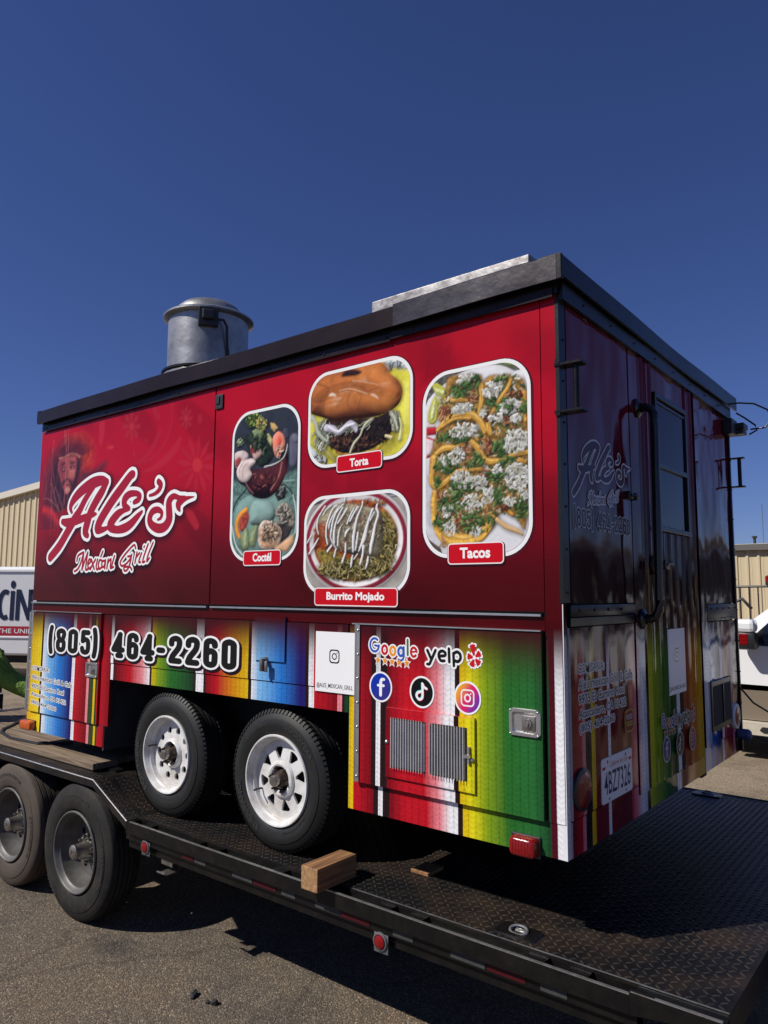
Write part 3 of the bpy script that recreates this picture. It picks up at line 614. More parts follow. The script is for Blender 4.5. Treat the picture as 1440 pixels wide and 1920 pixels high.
TORTA=[
((0.62, 0.57, 0.06),'poly',[(-1.4174,2.2536),(-0.6903,2.1058),(-0.6893,1.5183),(-1.4006,1.5847)]),
((0.5, 0.55, 0.55),'poly',[(-0.9025,2.0988),(-0.8456,2.103),(-0.776,2.0855),(-0.7439,2.0418),(-0.7757,2.0366),(-0.8689,2.0732)]),
((0.03, 0.04, 0.04),'poly',[(-0.8175,2.0956),(-0.7714,2.0809),(-0.7622,2.064),(-0.7989,2.0787)]),
((0.72, 0.68, 0.12),'poly',[(-0.7754,1.9728),(-0.7392,1.9739),(-0.7385,1.7817),(-0.7835,1.7511),(-0.7797,1.8989)]),
((0.45, 0.42, 0.05),'poly',[(-1.3217,1.7506),(-1.1867,1.675),(-1.1964,1.6367),(-1.3712,1.7485),(-1.3663,1.7764)]),
((0.5, 0.55, 0.55),'poly',[(-1.3712,1.7485),(-1.3206,1.7021),(-1.2598,1.6354),(-1.3471,1.6647),(-1.3758,1.7084)]),
((0.04, 0.04, 0.05),'poly',[(-1.3204,1.694),(-1.2927,1.6668),(-1.2652,1.64),(-1.3142,1.6611),(-1.342,1.6803)]),
((0.65, 0.6, 0.2),'st',[(-1.338,1.7445,0.0076),(-1.2503,1.694,0.0092),(-1.2019,1.6491,0.0055)]),
((0.62, 0.28, 0.05),'poly',[(-1.1977,1.7038),(-1.0841,1.6712),(-0.9561,1.6756),(-0.8615,1.7093),(-0.8386,1.7511),(-0.8895,1.6903),(-0.9606,1.6496),(-1.0838,1.648),(-1.171,1.6732)]),
((0.035, 0.018, 0.014),'poly',[(-1.2645,1.8641),(-1.1378,1.846),(-0.9384,1.8328),(-0.8485,1.846),(-0.8295,1.7759),(-0.8524,1.738),(-0.937,1.6885),(-1.0342,1.6732),(-1.1454,1.6821),(-1.2242,1.7188),(-1.2515,1.754)]),
((0.1, 0.045, 0.03),'poly',[(-1.2412,1.7727),(-1.1467,1.7646),(-1.065,1.7386),(-1.0151,1.7246),(-0.966,1.7033),(-0.9754,1.6778),(-1.0842,1.6751),(-1.1872,1.7026),(-1.2352,1.7361)]),
((0.018, 0.012, 0.012),'poly',[(-1.006,1.7887),(-0.8531,1.8392),(-0.8387,1.7772),(-0.8899,1.7429),(-0.9612,1.7065),(-1.0152,1.7323)]),
((0.5, 0.5, 0.36),'st',[(-0.9577,1.828,0.0095),(-0.9965,1.8105,0.0087),(-1.0208,1.783,0.0061),(-1.0353,1.7541,0.0053),(-1.0748,1.7204,0.0071),(-1.0993,1.6768,0.0053)]),
((0.55, 0.53, 0.62),'st',[(-1.2583,1.823,0.0186),(-1.2155,1.8132,0.0165),(-1.1783,1.7884,0.0136),(-1.1371,1.8066,0.0153),(-1.0965,1.8245,0.0161),(-1.0658,1.7969,0.0133),(-1.0606,1.7845,0.0106)]),
((0.72, 0.7, 0.8),'st',[(-1.2422,1.8248,0.0093),(-1.1783,1.7924,0.0073),(-1.1269,1.813,0.0072),(-1.0762,1.8177,0.0089)]),
((0.42, 0.45, 0.36),'st',[(-1.3579,1.8897,0.0143),(-1.335,1.8538,0.0114),(-1.3175,1.8067,0.0113),(-1.2787,1.7694,0.0093),(-1.2515,1.754,0.0065)]),
((0.5, 0.52, 0.42),'st',[(-0.8532,1.8505,0.0075),(-0.8251,1.8126,0.0075),(-0.811,1.7734,0.0058),(-0.8063,1.7505,0.0033)]),
((0.6, 0.6, 0.3),'st',[(-0.7929,1.8043,0.0049),(-0.7836,1.7659,0.0057),(-0.7924,1.708,0.0106)]),
((0.7, 0.62, 0.35),'st',[(-0.8758,1.7335,0.0067),(-0.843,1.7218,0.0083)]),
((0.25, 0.075, 0.025),'poly',[(-1.3781,2.0371),(-1.3457,2.0812),(-1.2694,2.1045),(-1.1421,2.1092),(-1.0099,2.1118),(-0.912,2.0968),(-0.8736,2.0626),(-0.864,2.0379),(-0.8077,1.9935),(-0.7799,1.9474),(-0.7842,1.8996),(-0.8162,1.8636),(-0.8908,1.841),(-0.9772,1.8346),(-1.1069,1.8416),(-1.1897,1.8455),(-1.2809,1.8786),(-1.3527,1.9054),(-1.3755,1.9293)]),
((0.42, 0.13, 0.035),'poly',[(-1.3727,2.0445),(-1.3347,2.0834),(-1.2477,2.1005),(-1.1316,2.1032),(-1.0099,2.1059),(-0.9168,2.0939),(-0.8783,2.0558),(-0.8734,2.0358),(-0.8215,1.9922),(-0.7936,1.9498),(-0.798,1.9168),(-0.8442,1.9018),(-0.9395,1.9401),(-1.038,1.9641),(-1.1818,1.988),(-1.299,1.9626),(-1.3657,1.9855)]),
((0.52, 0.18, 0.045),'poly',[(-1.2614,1.9769),(-1.1821,2.0041),(-1.089,2.0042),(-0.9884,1.9637),(-0.9108,1.9583),(-0.8304,1.9146),(-0.8628,1.8746),(-0.9389,1.8787),(-1.0374,1.9172),(-1.1388,1.9094),(-1.2278,1.903),(-1.2766,1.9306)]),
((0.58, 0.2, 0.05),'poly',[(-1.1107,2.0874),(-0.9899,2.0923),(-0.9119,2.0852),(-0.8782,2.0443),(-0.8449,2.004),(-0.8447,1.9736),(-0.9208,1.9983),(-1.0088,2.0216),(-1.0897,2.0518)]),
((0.03, 0.012, 0.012),'poly',[(-1.1623,2.0728),(-1.1419,2.0972),(-1.0955,2.0985),(-1.0446,2.083),(-1.0293,2.0684),(-1.0695,2.06),(-1.1207,2.0653)]),
((0.12, 0.04, 0.02),'st',[(-1.3399,2.0719,0.0029),(-1.279,2.0449,0.0038),(-1.2462,2.023,0.0033),(-1.2671,1.994,0.0033),(-1.28,1.9636,0.0038),(-1.2814,1.8989,0.0033)]),
((0.15, 0.04, 0.02),'st',[(-1.079,2.0143,0.0022),(-1.0184,1.9921,0.0031),(-0.9934,1.9684,0.0035),(-0.9398,1.9747,0.0026),(-0.9109,1.9736,0.0017)]),
((0.75, 0.55, 0.4),'st',[(-1.1716,2.0023,0.0023),(-1.13,2.0032,0.0027),(-1.0889,1.9962,0.0027),(-1.0381,1.9759,0.0027),(-0.9933,1.9567,0.0022)]),
((0.8, 0.68, 0.55),'st',[(-1.2401,1.9896,0.0056),(-1.2242,1.991,0.0074),(-1.2028,1.9834,0.0046)]),
((0.7, 0.45, 0.3),'st',[(-1.0895,2.0398,0.0032),(-1.0388,2.0269,0.0036),(-0.9791,2.0086,0.0031),(-0.9303,1.9923,0.0026)]),
((0.75, 0.55, 0.42),'st',[(-0.9687,1.9488,0.0035),(-0.9492,1.9417,0.0052),(-0.9248,1.9224,0.0021)]),
((0.7, 0.45, 0.3),'st',[(-1.3451,2.0563,0.0024),(-1.3667,2.0269,0.0019)]),
((0.16, 0.05, 0.025),'st',[(-1.1089,1.968,0.0023),(-1.1184,1.9221,0.0036),(-1.0873,1.8858,0.0022)]),
((0.16, 0.05, 0.025),'st',[(-1.0279,1.9547,0.0022),(-1.0472,1.9032,0.0031),(-1.0669,1.8749,0.0018)])]
BURRITO=[
((0.35, 0.33, 0.3),'poly',[(-1.4381,1.5461),(-0.7193,1.484),(-0.7177,0.9045),(-1.4208,0.8894)]),
((0.06, 0.06, 0.06),'poly',[(-1.4013,1.422),(-1.3252,1.4607),(-1.2186,1.4645),(-1.2079,1.452),(-1.3518,1.4307)]),
((0.08, 0.08, 0.09),'poly',[(-0.9484,1.4627),(-0.8041,1.4622),(-0.7635,1.4409),(-0.8727,1.4347)]),
((0.45, 0.45, 0.48),'st',[(-0.8775,1.4424,0.0033),(-0.7995,1.4473,0.0041)]),
((0.22, 0.02, 0.035),'ell',[(-1.0525,1.2519,0),(-0.7317,1.2389,0),(-1.0492,1.0137,0)]),
((0.55, 0.52, 0.5),'ell',[(-1.0525,1.2519,0),(-0.7604,1.2401,0),(-1.0496,1.0395,0)]),
((0.62, 0.6, 0.58),'ell',[(-1.0525,1.2519,0),(-0.7715,1.2405,0),(-1.0497,1.0451,0)]),
((0.35, 0.07, 0.015),'ell',[(-1.0623,1.2448,0),(-0.7849,1.2339,0),(-1.0596,1.0563,0)]),
((0.28, 0.22, 0.05),'poly',[(-1.3313,1.2515),(-1.2455,1.2327),(-1.1313,1.183),(-0.9643,1.1636),(-0.8985,1.1765),(-0.8906,1.3441),(-0.8034,1.339),(-0.7761,1.2657),(-0.789,1.1734),(-0.8474,1.114),(-0.9632,1.0684),(-1.1093,1.0697),(-1.2379,1.1168),(-1.3079,1.1685)]),
((0.16, 0.12, 0.03),'poly',[(-1.2861,1.1486),(-1.1601,1.0928),(-1.0111,1.0688),(-0.8931,1.0895),(-0.9402,1.1301),(-1.0607,1.1362),(-1.1868,1.1541)]),
((0.42, 0.34, 0.1),'poly',[(-0.9403,1.1411),(-0.88,1.1832),(-0.8028,1.2382),(-0.7846,1.1804),(-0.8429,1.1246),(-0.9166,1.1115)]),
((0.3, 0.26, 0.17),'poly',[(-1.2861,1.3986),(-1.2022,1.4243),(-1.1049,1.4253),(-0.991,1.4023),(-0.9097,1.3783),(-0.8904,1.3221),(-0.8944,1.2419),(-0.9172,1.1807),(-0.9643,1.1673),(-1.0861,1.178),(-1.1776,1.2149),(-1.2406,1.248),(-1.3052,1.2896),(-1.3172,1.3453)]),
((0.38, 0.33, 0.22),'poly',[(-1.1915,1.4081),(-1.0947,1.4169),(-0.986,1.3907),(-0.9377,1.3468),(-0.9848,1.2826),(-1.0627,1.2711),(-1.1536,1.3057),(-1.2061,1.3547)]),
((0.15, 0.13, 0.09),'poly',[(-1.0036,1.2462),(-0.8993,1.264),(-0.9126,1.1878),(-0.9644,1.171),(-1.0319,1.1802)]),
((0.35, 0.08, 0.03),'poly',[(-1.3116,1.3371),(-1.253,1.3418),(-1.2258,1.2938),(-1.2355,1.2555),(-1.2889,1.2772),(-1.3108,1.2977)]),
((0.74, 0.74, 0.75),'st',[(-1.26,1.4244,0.0037),(-1.286,1.3947,0.0041),(-1.3095,1.3606,0.0046),(-1.3138,1.3136,0.0037),(-1.3024,1.2856,0.0028)]),
((0.66, 0.66, 0.66),'st',[(-1.2179,1.4254,0.0036),(-1.2543,1.4044,0.0041),(-1.275,1.3783,0.0027)]),
((0.74, 0.74, 0.75),'st',[(-1.1814,1.4229,0.0036),(-1.2071,1.4091,0.0045),(-1.2324,1.364,0.0054),(-1.2474,1.3259,0.0054),(-1.2517,1.2794,0.0045),(-1.2403,1.2325,0.0041)]),
((0.66, 0.66, 0.66),'st',[(-1.1658,1.418,0.0036),(-1.2013,1.3777,0.0045),(-1.2267,1.3404,0.0054),(-1.2339,1.3097,0.0036)]),
((0.74, 0.74, 0.75),'st',[(-1.1353,1.4274,0.0035),(-1.1808,1.3919,0.0045),(-1.2059,1.347,0.0054),(-1.2155,1.301,0.0054),(-1.2199,1.2626,0.0036),(-1.1932,1.2231,0.0045),(-1.1801,1.2073,0.0027)]),
((0.66, 0.66, 0.66),'st',[(-1.1426,1.4087,0.0044),(-1.1751,1.3607,0.0049),(-1.1948,1.3078,0.0063),(-1.199,1.254,0.0071),(-1.1934,1.2308,0.0036)]),
((0.74, 0.74, 0.75),'st',[(-1.1146,1.403,0.0053),(-1.1445,1.3666,0.0053),(-1.1746,1.3337,0.004)]),
((0.66, 0.66, 0.66),'st',[(-1.1563,1.3135,0.0035),(-1.1685,1.2758,0.0053),(-1.1726,1.2224,0.0035)]),
((0.74, 0.74, 0.75),'st',[(-1.1282,1.4615,0.0035),(-1.1329,1.4349,0.0031)]),
((0.66, 0.66, 0.66),'st',[(-1.0694,1.4,0.0039),(-1.0939,1.3635,0.0052),(-1.1134,1.3266,0.0044)]),
((0.74, 0.74, 0.75),'st',[(-1.0448,1.4059,0.0052),(-1.0691,1.3772,0.0052),(-1.0935,1.3407,0.0052)]),
((0.66, 0.66, 0.66),'st',[(-1.0156,1.4303,0.0043),(-1.0202,1.4042,0.0043),(-1.049,1.3533,0.0069),(-1.0631,1.3013,0.0078),(-1.0722,1.249,0.0086),(-1.0714,1.1926,0.006)]),
((0.74, 0.74, 0.75),'st',[(-1.098,1.303,0.0044),(-1.1178,1.285,0.007),(-1.125,1.2663,0.0035)]),
((0.66, 0.66, 0.66),'st',[(-1.0431,1.2815,0.0043),(-1.0475,1.248,0.006),(-1.0567,1.1996,0.0043)]),
((0.74, 0.74, 0.75),'st',[(-1.122,1.2358,0.0026),(-1.1213,1.1903,0.0061)]),
((0.66, 0.66, 0.66),'st',[(-0.9524,1.3885,0.0067),(-0.9711,1.3488,0.0068),(-0.9898,1.2977,0.0085),(-1.0037,1.2537,0.0119),(-1.0179,1.2245,0.0085),(-1.037,1.1916,0.0034)]),
((0.74, 0.74, 0.75),'st',[(-0.9241,1.4126,0.0042),(-0.9286,1.3906,0.0067),(-0.9189,1.3605,0.0058),(-0.9373,1.3098,0.0067),(-0.9509,1.2515,0.0092),(-0.9624,1.2077,0.0084),(-0.9645,1.182,0.0059)]),
((0.66, 0.66, 0.66),'st',[(-0.9427,1.373,0.0038),(-0.9662,1.3373,0.0038)]),
((0.74, 0.74, 0.75),'st',[(-1.0081,1.2167,0.0059),(-1.0124,1.1723,0.0059),(-1.0264,1.1318,0.0059)]),
((0.66, 0.66, 0.66),'st',[(-0.9786,1.164,0.0042),(-0.983,1.1347,0.0067),(-0.9923,1.1091,0.0034)]),
((0.74, 0.74, 0.75),'st',[(-1.0761,1.174,0.0034),(-1.0806,1.1441,0.006),(-1.0852,1.118,0.0034)]),
((0.66, 0.66, 0.66),'st',[(-1.0441,1.1787,0.0034),(-1.0659,1.155,0.0034)]),
((0.74, 0.74, 0.75),'st',[(-1.1237,1.1828,0.0052),(-1.1407,1.1417,0.0061)]),
((0.66, 0.66, 0.66),'st',[(-1.1851,1.2037,0.0044),(-1.1948,1.1695,0.0053)]),
((0.74, 0.74, 0.75),'st',[(-1.214,1.2238,0.0054),(-1.2396,1.1977,0.0063)]),
((0.66, 0.66, 0.66),'st',[(-1.3046,1.2622,0.0037),(-1.3307,1.2279,0.0065),(-1.3652,1.1896,0.0056)]),
((0.74, 0.74, 0.75),'st',[(-1.3537,1.28,0.0037),(-1.3803,1.2454,0.0037)])]
TACO=[
((0.09, 0.09, 0.08),'poly',[(-0.6903,2.1058),(-0.0947,1.9847),(-0.1105,1.0866),(-0.6886,1.0946)]),
((0.16, 0.2, 0.08),'poly',[(-0.2711,1.9705),(-0.2003,1.9667),(-0.1847,1.9342),(-0.2276,1.9473)]),
((0.62, 0.62, 0.64),'poly',[(-0.539,1.9277),(-0.4309,1.9653),(-0.2823,1.9652),(-0.1902,1.9206),(-0.1124,1.8531),(-0.1254,1.0959),(-0.5357,1.1024),(-0.6263,1.2303),(-0.6574,1.3341),(-0.6576,1.5675),(-0.6514,1.8301)]),
((0.5, 0.5, 0.53),'poly',[(-0.6513,1.593),(-0.6076,1.4592),(-0.5955,1.3051),(-0.5353,1.2018),(-0.5474,1.1623),(-0.6325,1.2764),(-0.6544,1.4113)]),
((0.08, 0.06, 0.05),'poly',[(-0.6511,1.2466),(-0.5653,1.1928),(-0.5474,1.1523),(-0.614,1.159)]),
((0.42, 0.42, 0.05),'poly',[(-0.6135,1.9354),(-0.5822,1.9379),(-0.5148,1.8896),(-0.5393,1.8546),(-0.5885,1.8836)]),
((0.6, 0.62, 0.25),'poly',[(-0.6009,1.9226),(-0.533,1.8927),(-0.5484,1.8691),(-0.5885,1.8941)]),
((0.45, 0.42, 0.08),'poly',[(-0.5761,1.871),(-0.5393,1.8494),(-0.5516,1.8149),(-0.5793,1.8138)]),
((0.42, 0.42, 0.07),'poly',[(-0.5947,1.8793),(-0.5762,1.8343),(-0.5825,1.7672),(-0.6136,1.7507),(-0.6337,1.7798),(-0.6198,1.8358)]),
((0.62, 0.64, 0.3),'poly',[(-0.5947,1.8635),(-0.5886,1.8205),(-0.6011,1.7699),(-0.6198,1.7726),(-0.6135,1.8243)]),
((0.5, 0.02, 0.03),'poly',[(-0.6419,1.7414),(-0.5856,1.7364),(-0.5888,1.7003),(-0.6419,1.702)]),
((0.72, 0.55, 0.55),'poly',[(-0.6387,1.7542),(-0.5949,1.7481),(-0.5887,1.7342),(-0.6387,1.7373)]),
((0.5, 0.03, 0.05),'poly',[(-0.6419,1.702),(-0.595,1.6803),(-0.5827,1.6373),(-0.6075,1.6038),(-0.6419,1.5972)]),
((0.72, 0.6, 0.62),'poly',[(-0.6419,1.6914),(-0.6043,1.6763),(-0.592,1.6384),(-0.6137,1.6123),(-0.6419,1.6102)]),
((0.12, 0.12, 0.05),'poly',[(-0.5267,1.9465),(-0.431,1.9499),(-0.3615,1.9271),(-0.3511,1.8244),(-0.3862,1.7191),(-0.5275,1.7387),(-0.5824,1.7881),(-0.5393,1.8546)]),
((0.1, 0.08, 0.04),'poly',[(-0.3333,1.9119),(-0.2282,1.9029),(-0.1337,1.8231),(-0.1424,1.2897),(-0.194,1.302),(-0.2781,1.3836),(-0.3529,1.6349),(-0.3517,1.7543)]),
((0.14, 0.12, 0.05),'poly',[(-0.5826,1.7047),(-0.5034,1.7354),(-0.3749,1.7075),(-0.3531,1.6102),(-0.3484,1.5061),(-0.4281,1.5039),(-0.5953,1.4581),(-0.6199,1.5844)]),
((0.14, 0.12, 0.05),'poly',[(-0.5892,1.4474),(-0.4806,1.519),(-0.3318,1.4947),(-0.2774,1.4412),(-0.2245,1.3796),(-0.2789,1.3117),(-0.3122,1.2609),(-0.4473,1.2183),(-0.5652,1.253),(-0.6077,1.3567)])]
TORTILLA=[[(-0.5029,1.8436,0.0067),(-0.4434,1.8392,0.0088),(-0.3969,1.8216,0.0065)],
[(-0.5795,1.7199,0.0079),(-0.5274,1.7594,0.0145),(-0.4675,1.7713,0.0165),(-0.4089,1.7677,0.0162),(-0.3633,1.736,0.0138),(-0.3355,1.6823,0.0105)],
[(-0.5549,1.7322,0.0045),(-0.4853,1.7585,0.0044),(-0.409,1.7501,0.0043)],
[(-0.3615,1.9271,0.0064),(-0.3506,1.8746,0.0117),(-0.3511,1.8193,0.0117),(-0.3629,1.771,0.0075)],
[(-0.2095,1.8848,0.0061),(-0.2234,1.8529,0.0072),(-0.262,1.81,0.0093),(-0.2957,1.7609,0.0094),(-0.3185,1.7048,0.0126),(-0.3078,1.6688,0.0083)],
[(-0.5889,1.6121,0.0079),(-0.546,1.6329,0.0134),(-0.486,1.6309,0.0099),(-0.4446,1.6462,0.0065)],
[(-0.404,1.6462,0.0107),(-0.3644,1.6066,0.0116),(-0.3423,1.5645,0.0105),(-0.3091,1.5487,0.0114),(-0.2436,1.5513,0.0092),(-0.1901,1.567,0.009),(-0.1378,1.5706,0.0089)],
[(-0.6013,1.5928,0.017),(-0.6076,1.5365,0.0136),(-0.6138,1.4906,0.0113),(-0.583,1.4622,0.0134),(-0.5284,1.488,0.011),(-0.4747,1.5234,0.0076),(-0.3539,1.5214,0.0053)],
[(-0.5953,1.4376,0.0134),(-0.6015,1.3869,0.0146),(-0.5955,1.3305,0.0123),(-0.5712,1.2735,0.0099),(-0.5055,1.2404,0.0162),(-0.4358,1.2276,0.019),(-0.3676,1.2442,0.0208),(-0.3118,1.2897,0.0123)],
[(-0.1495,1.8161,0.015),(-0.1408,1.7042,0.0099)],
[(-0.1695,1.5362,0.0149),(-0.1488,1.5292,0.0099)],
[(-0.2463,1.3431,0.0101),(-0.2095,1.3171,0.0089)]]
CHIPS=[('W',-0.431,1.929,0.046,0.023,34),('W',-0.295,1.860,0.049,0.035,46),('W',-0.450,1.799,0.052,0.025,34),('W',-0.214,1.773,0.048,0.029,34),('W',-0.188,1.721,0.026,0.014,14),('W',-0.444,1.702,0.069,0.030,50),('W',-0.189,1.624,0.057,0.048,70),('W',-0.480,1.595,0.041,0.035,26),('W',-0.540,1.571,0.018,0.020,12),('W',-0.186,1.476,0.057,0.052,70),('W',-0.457,1.487,0.052,0.040,44),('W',-0.371,1.464,0.045,0.029,34),('W',-0.529,1.352,0.030,0.025,14),('W',-0.517,1.276,0.029,0.030,16),('W',-0.389,1.382,0.089,0.029,24),('W',-0.321,1.426,0.028,0.024,12),('W',-0.225,1.375,0.032,0.019,14),('W',-0.277,1.509,0.022,0.024,12),('W',-0.156,1.398,0.020,0.037,14),('W',-0.285,1.735,0.033,0.020,12),('W',-0.346,1.763,0.014,0.015,8),('W',-0.390,1.255,0.034,0.019,8),('G',-0.455,1.887,0.053,0.031,30),('G',-0.385,1.911,0.034,0.030,16),('G',-0.306,1.807,0.028,0.025,12),('G',-0.261,1.899,0.038,0.010,10),('G',-0.241,1.767,0.048,0.044,26),('G',-0.534,1.688,0.054,0.026,20),('G',-0.456,1.658,0.035,0.015,14),('G',-0.265,1.600,0.032,0.034,20),('G',-0.534,1.555,0.060,0.031,26),('G',-0.388,1.560,0.045,0.035,18),('G',-0.458,1.447,0.069,0.030,26),('G',-0.505,1.385,0.070,0.040,30),('G',-0.378,1.293,0.078,0.044,30),('G',-0.565,1.303,0.036,0.030,12),('G',-0.288,1.490,0.043,0.029,20),('G',-0.278,1.398,0.032,0.038,18),('G',-0.167,1.338,0.031,0.047,24),('G',-0.150,1.768,0.021,0.029,12),('G',-0.233,1.543,0.032,0.024,10),('G',-0.577,1.487,0.024,0.026,8),('M',-0.503,1.895,0.030,0.021,10),('M',-0.197,1.819,0.037,0.019,18),('M',-0.539,1.792,0.042,0.026,16),('M',-0.325,1.617,0.033,0.034,20),('M',-0.433,1.615,0.029,0.020,14),('M',-0.410,1.562,0.023,0.020,12),('M',-0.397,1.847,0.034,0.025,10),('M',-0.318,1.749,0.033,0.025,10),('M',-0.220,1.716,0.032,0.019,10),('M',-0.476,1.308,0.029,0.025,10),('M',-0.553,1.419,0.030,0.030,10),('M',-0.553,1.217,0.012,0.025,5),('M',-0.257,1.349,0.032,0.019,8),('M',-0.343,1.491,0.028,0.024,8)]
# ---------------------------------------------------------------- parenting in world coordinates
WORLD_ROOTS = set()
def root(name, loc, **k):
    o = empty(name, loc, **k)
    WORLD_ROOTS.add(o.name)
    return o
def put(o, parent):
    """geometry written in world coordinates, parented to a thing whose empty stands at its base"""
    o.parent = parent
    if parent.name in WORLD_ROOTS: o.location = -parent.location
    return o
SPLIT = {'fascia_end_cap', 'seam_gap', 'hatch_catch', 'stake_pocket', 'drip_lip', 'chassis', 'axles', 'deck_frame', 'drawbar', 'door_gap', 'worn_edge', 'side_beam', 'rail_filler', 'ledge_strip', 'corner_post', 'window_frame', 'body_core', 'wheel_well_panel', 'trim_strip', 'lamp_cable', 'flood_lamp', 'winch_bracket', 'rub_rail', 'wheel_cover'}
def part(mb, name, mats, parent, **k):
    if name in SPLIT:
        par = list(range(len(mb.v)))
        def find(i):
            while par[i] != i: par[i] = par[par[i]]; i = par[i]
            return i
        for f in mb.f:
            for q in f[1:]: par[find(q)] = find(f[0])
        comp = {}
        for fi, f in enumerate(mb.f): comp.setdefault(find(f[0]), []).append(fi)
        info = []
        for fl in comp.values():
            vs_ = {q for fi in fl for q in mb.f[fi]}
            lo = [min(mb.v[q][a] for q in vs_) for a in range(3)]; hi = [max(mb.v[q][a] for q in vs_) for a in range(3)]
            info.append((sum((p - q) ** 2 for p, q in zip(hi, lo)) ** .5, lo, hi, fl))
        big = [i for i in info if i[0] > .07] or [max(info)]
        if len(big) > 1:
            groups = [list(i[3]) for i in big]
            for i in info:
                if i in big: continue
                c = [(p + q) / 2 for p, q in zip(i[1], i[2])]
                d = [sum(max(l - x, 0, x - h_) ** 2 for x, l, h_ in zip(c, j[1], j[2])) for j in big]
                groups[d.index(min(d))] += i[3]
            out = None
            for gr in groups:
                m2 = MB(); idx = {}
                for fi in gr:
                    f = []
                    for q in mb.f[fi]:
                        if q not in idx: idx[q] = len(m2.v); m2.v.append(mb.v[q])
                        f.append(idx[q])
                    m2.f.append(tuple(f)); m2.mi.append(mb.mi[fi]); m2.sm.append(mb.sm[fi]); m2.c.append(mb.c[fi])
                out = put(m2.build(name, mats, None, **k), parent)
            return out
    o = mb.build(name, mats, None, **k)
    return put(o, parent)

# ---------------------------------------------------------------- flat print: shapes laid on a panel
class Print:
    """flat coloured shapes stacked a few microns apart on a vertical face.
    side: a = x, face looks to -y.   rear: a = y, face looks to +x"""
    def __init__(s, face='side', base=0.0, step=4e-6, cyc=19, lay=4.5e-5):
        s.cyc = cyc; s.lay = lay
        s.m = MB(); s.face = face; s.b = base; s.k = 0; s.step = step
        s.tf = None; s.clip = None; s.rec = None; s.layer = 0; s.last = None; s.mixing = False
    def P(s, a, z, h):
        if s.tf: a, z = s.tf(a, z)
        return (a, -h, z) if s.face == 'side' else (h, a, z)
    def hh(s, col):
        s.k += 1
        if s.mixing: return s.b + s.layer * 4.5e-5 + (s.k % 101) * 2e-6
        if col != s.last: s.layer += 1; s.last = col
        if s.cyc == 0: return s.b + s.k * 2e-6
        return s.b + s.layer * s.lay + (s.k % s.cyc) * 2e-6
    def poly(s, pts, col, cols=None):
        h = s.hh(col)
        if s.clip: pts = [s.clip(*p[:2]) for p in pts]
        if s.rec is not None: s.rec.append((min(p[0] for p in pts), max(p[0] for p in pts), min(p[1] for p in pts), max(p[1] for p in pts), pts, col))
        n = len(pts)
        s.m.add([s.P(p[0], p[1], h) for p in pts], [tuple(range(n))], 0, False, cols if cols else col)
    def disc(s, a, z, ra, rz=None, col=(0, 0, 0), n=24, colfn=None):
        rz = rz or ra
        if colfn:
            h = s.hh('f%d' % s.k)
            ring = [(a + ra * math.cos(2 * PI * k / n), z + rz * math.sin(2 * PI * k / n)) for k in range(n)]
            pts = [(a, z)] + [(a + (p[0] - a) * .5, z + (p[1] - z) * .5) for p in ring] + ring
            V = [s.P(p[0], p[1], h) for p in pts]
            for k in range(n):
                k2 = (k + 1) % n
                f = (0, 1 + k, 1 + k2); s.m.add([V[i] for i in f], [(0, 1, 2)], 0, False, tuple(colfn(*pts[i]) for i in f))
                f = (1 + k, 1 + n + k, 1 + n + k2, 1 + k2); s.m.add([V[i] for i in f], [(0, 1, 2, 3)], 0, False, tuple(colfn(*pts[i]) for i in f))
            return
        s.poly([(a + ra * math.cos(2 * PI * k / n), z + rz * math.sin(2 * PI * k / n)) for k in range(n)], col)
    def smooth_pts(s, pts, sub=5):
        if len(pts) < 3: return pts
        P = [pts[0]] + list(pts) + [pts[-1]]; out = []
        for i in range(1, len(P) - 2):
            for k in range(sub):
                t = k / sub
                out.append(tuple(.5 * ((2 * b) + (c - a) * t + (2 * a - 5 * b + 4 * c - d) * t * t + (3 * b - a - 3 * c + d) * t ** 3)
                                 for a, b, c, d in zip(P[i - 1], P[i], P[i + 1], P[i + 2])))
        out.append(tuple(pts[-1])); return out
    def stroke(s, pts, col, w=None, grow=0.0, shift=(0, 0), smooth=True, n=10, caps=True):
        p = [(q[0], q[1], (q[2] if len(q) > 2 else w)) for q in pts]
        if smooth: p = s.smooth_pts(p, 3)
        p = [(a + shift[0], z + shift[1], r + grow) for a, z, r in p]
        for i, (a, z, r) in enumerate(p):
            if caps or 0 < i < len(p) - 1: s.disc(a, z, r, r, col, n)
            if i + 1 < len(p):
                a2, z2, r2 = p[i + 1]; d = math.hypot(a2 - a, z2 - z)
                if d < 1e-6: continue
                nx, nz = -(z2 - z) / d, (a2 - a) / d
                s.poly([(a + nx * r, z + nz * r), (a2 + nx * r2, z2 + nz * r2), (a2 - nx * r2, z2 - nz * r2), (a - nx * r, z - nz * r)], col)
    def build(s, name, parent, **k):
        return part(s.m, name, M['print'], parent, fixn=False, sharp=False, **k)

def rrect(a0, a1, z0, z1, r, n=8):
    out = []
    for cx, cz, t0 in ((a1 - r, z1 - r, 0), (a0 + r, z1 - r, PI / 2), (a0 + r, z0 + r, PI), (a1 - r, z0 + r, 1.5 * PI)):
        for k in range(n + 1):
            t = t0 + PI / 2 * k / n
            out.append((cx + r * math.cos(t), cz + r * math.sin(t)))
    return out
def clipper(a0, a1, z0, z1, r):
    def f(a, z):
        a = min(max(a, a0), a1); z = min(max(z, z0), z1)
        cx = min(max(a, a0 + r), a1 - r); cz = min(max(z, z0 + r), z1 - r)
        d = math.hypot(a - cx, z - cz)
        if d > r: a = cx + (a - cx) * r / d; z = cz + (z - cz) * r / d
        return (a, z)
    return f

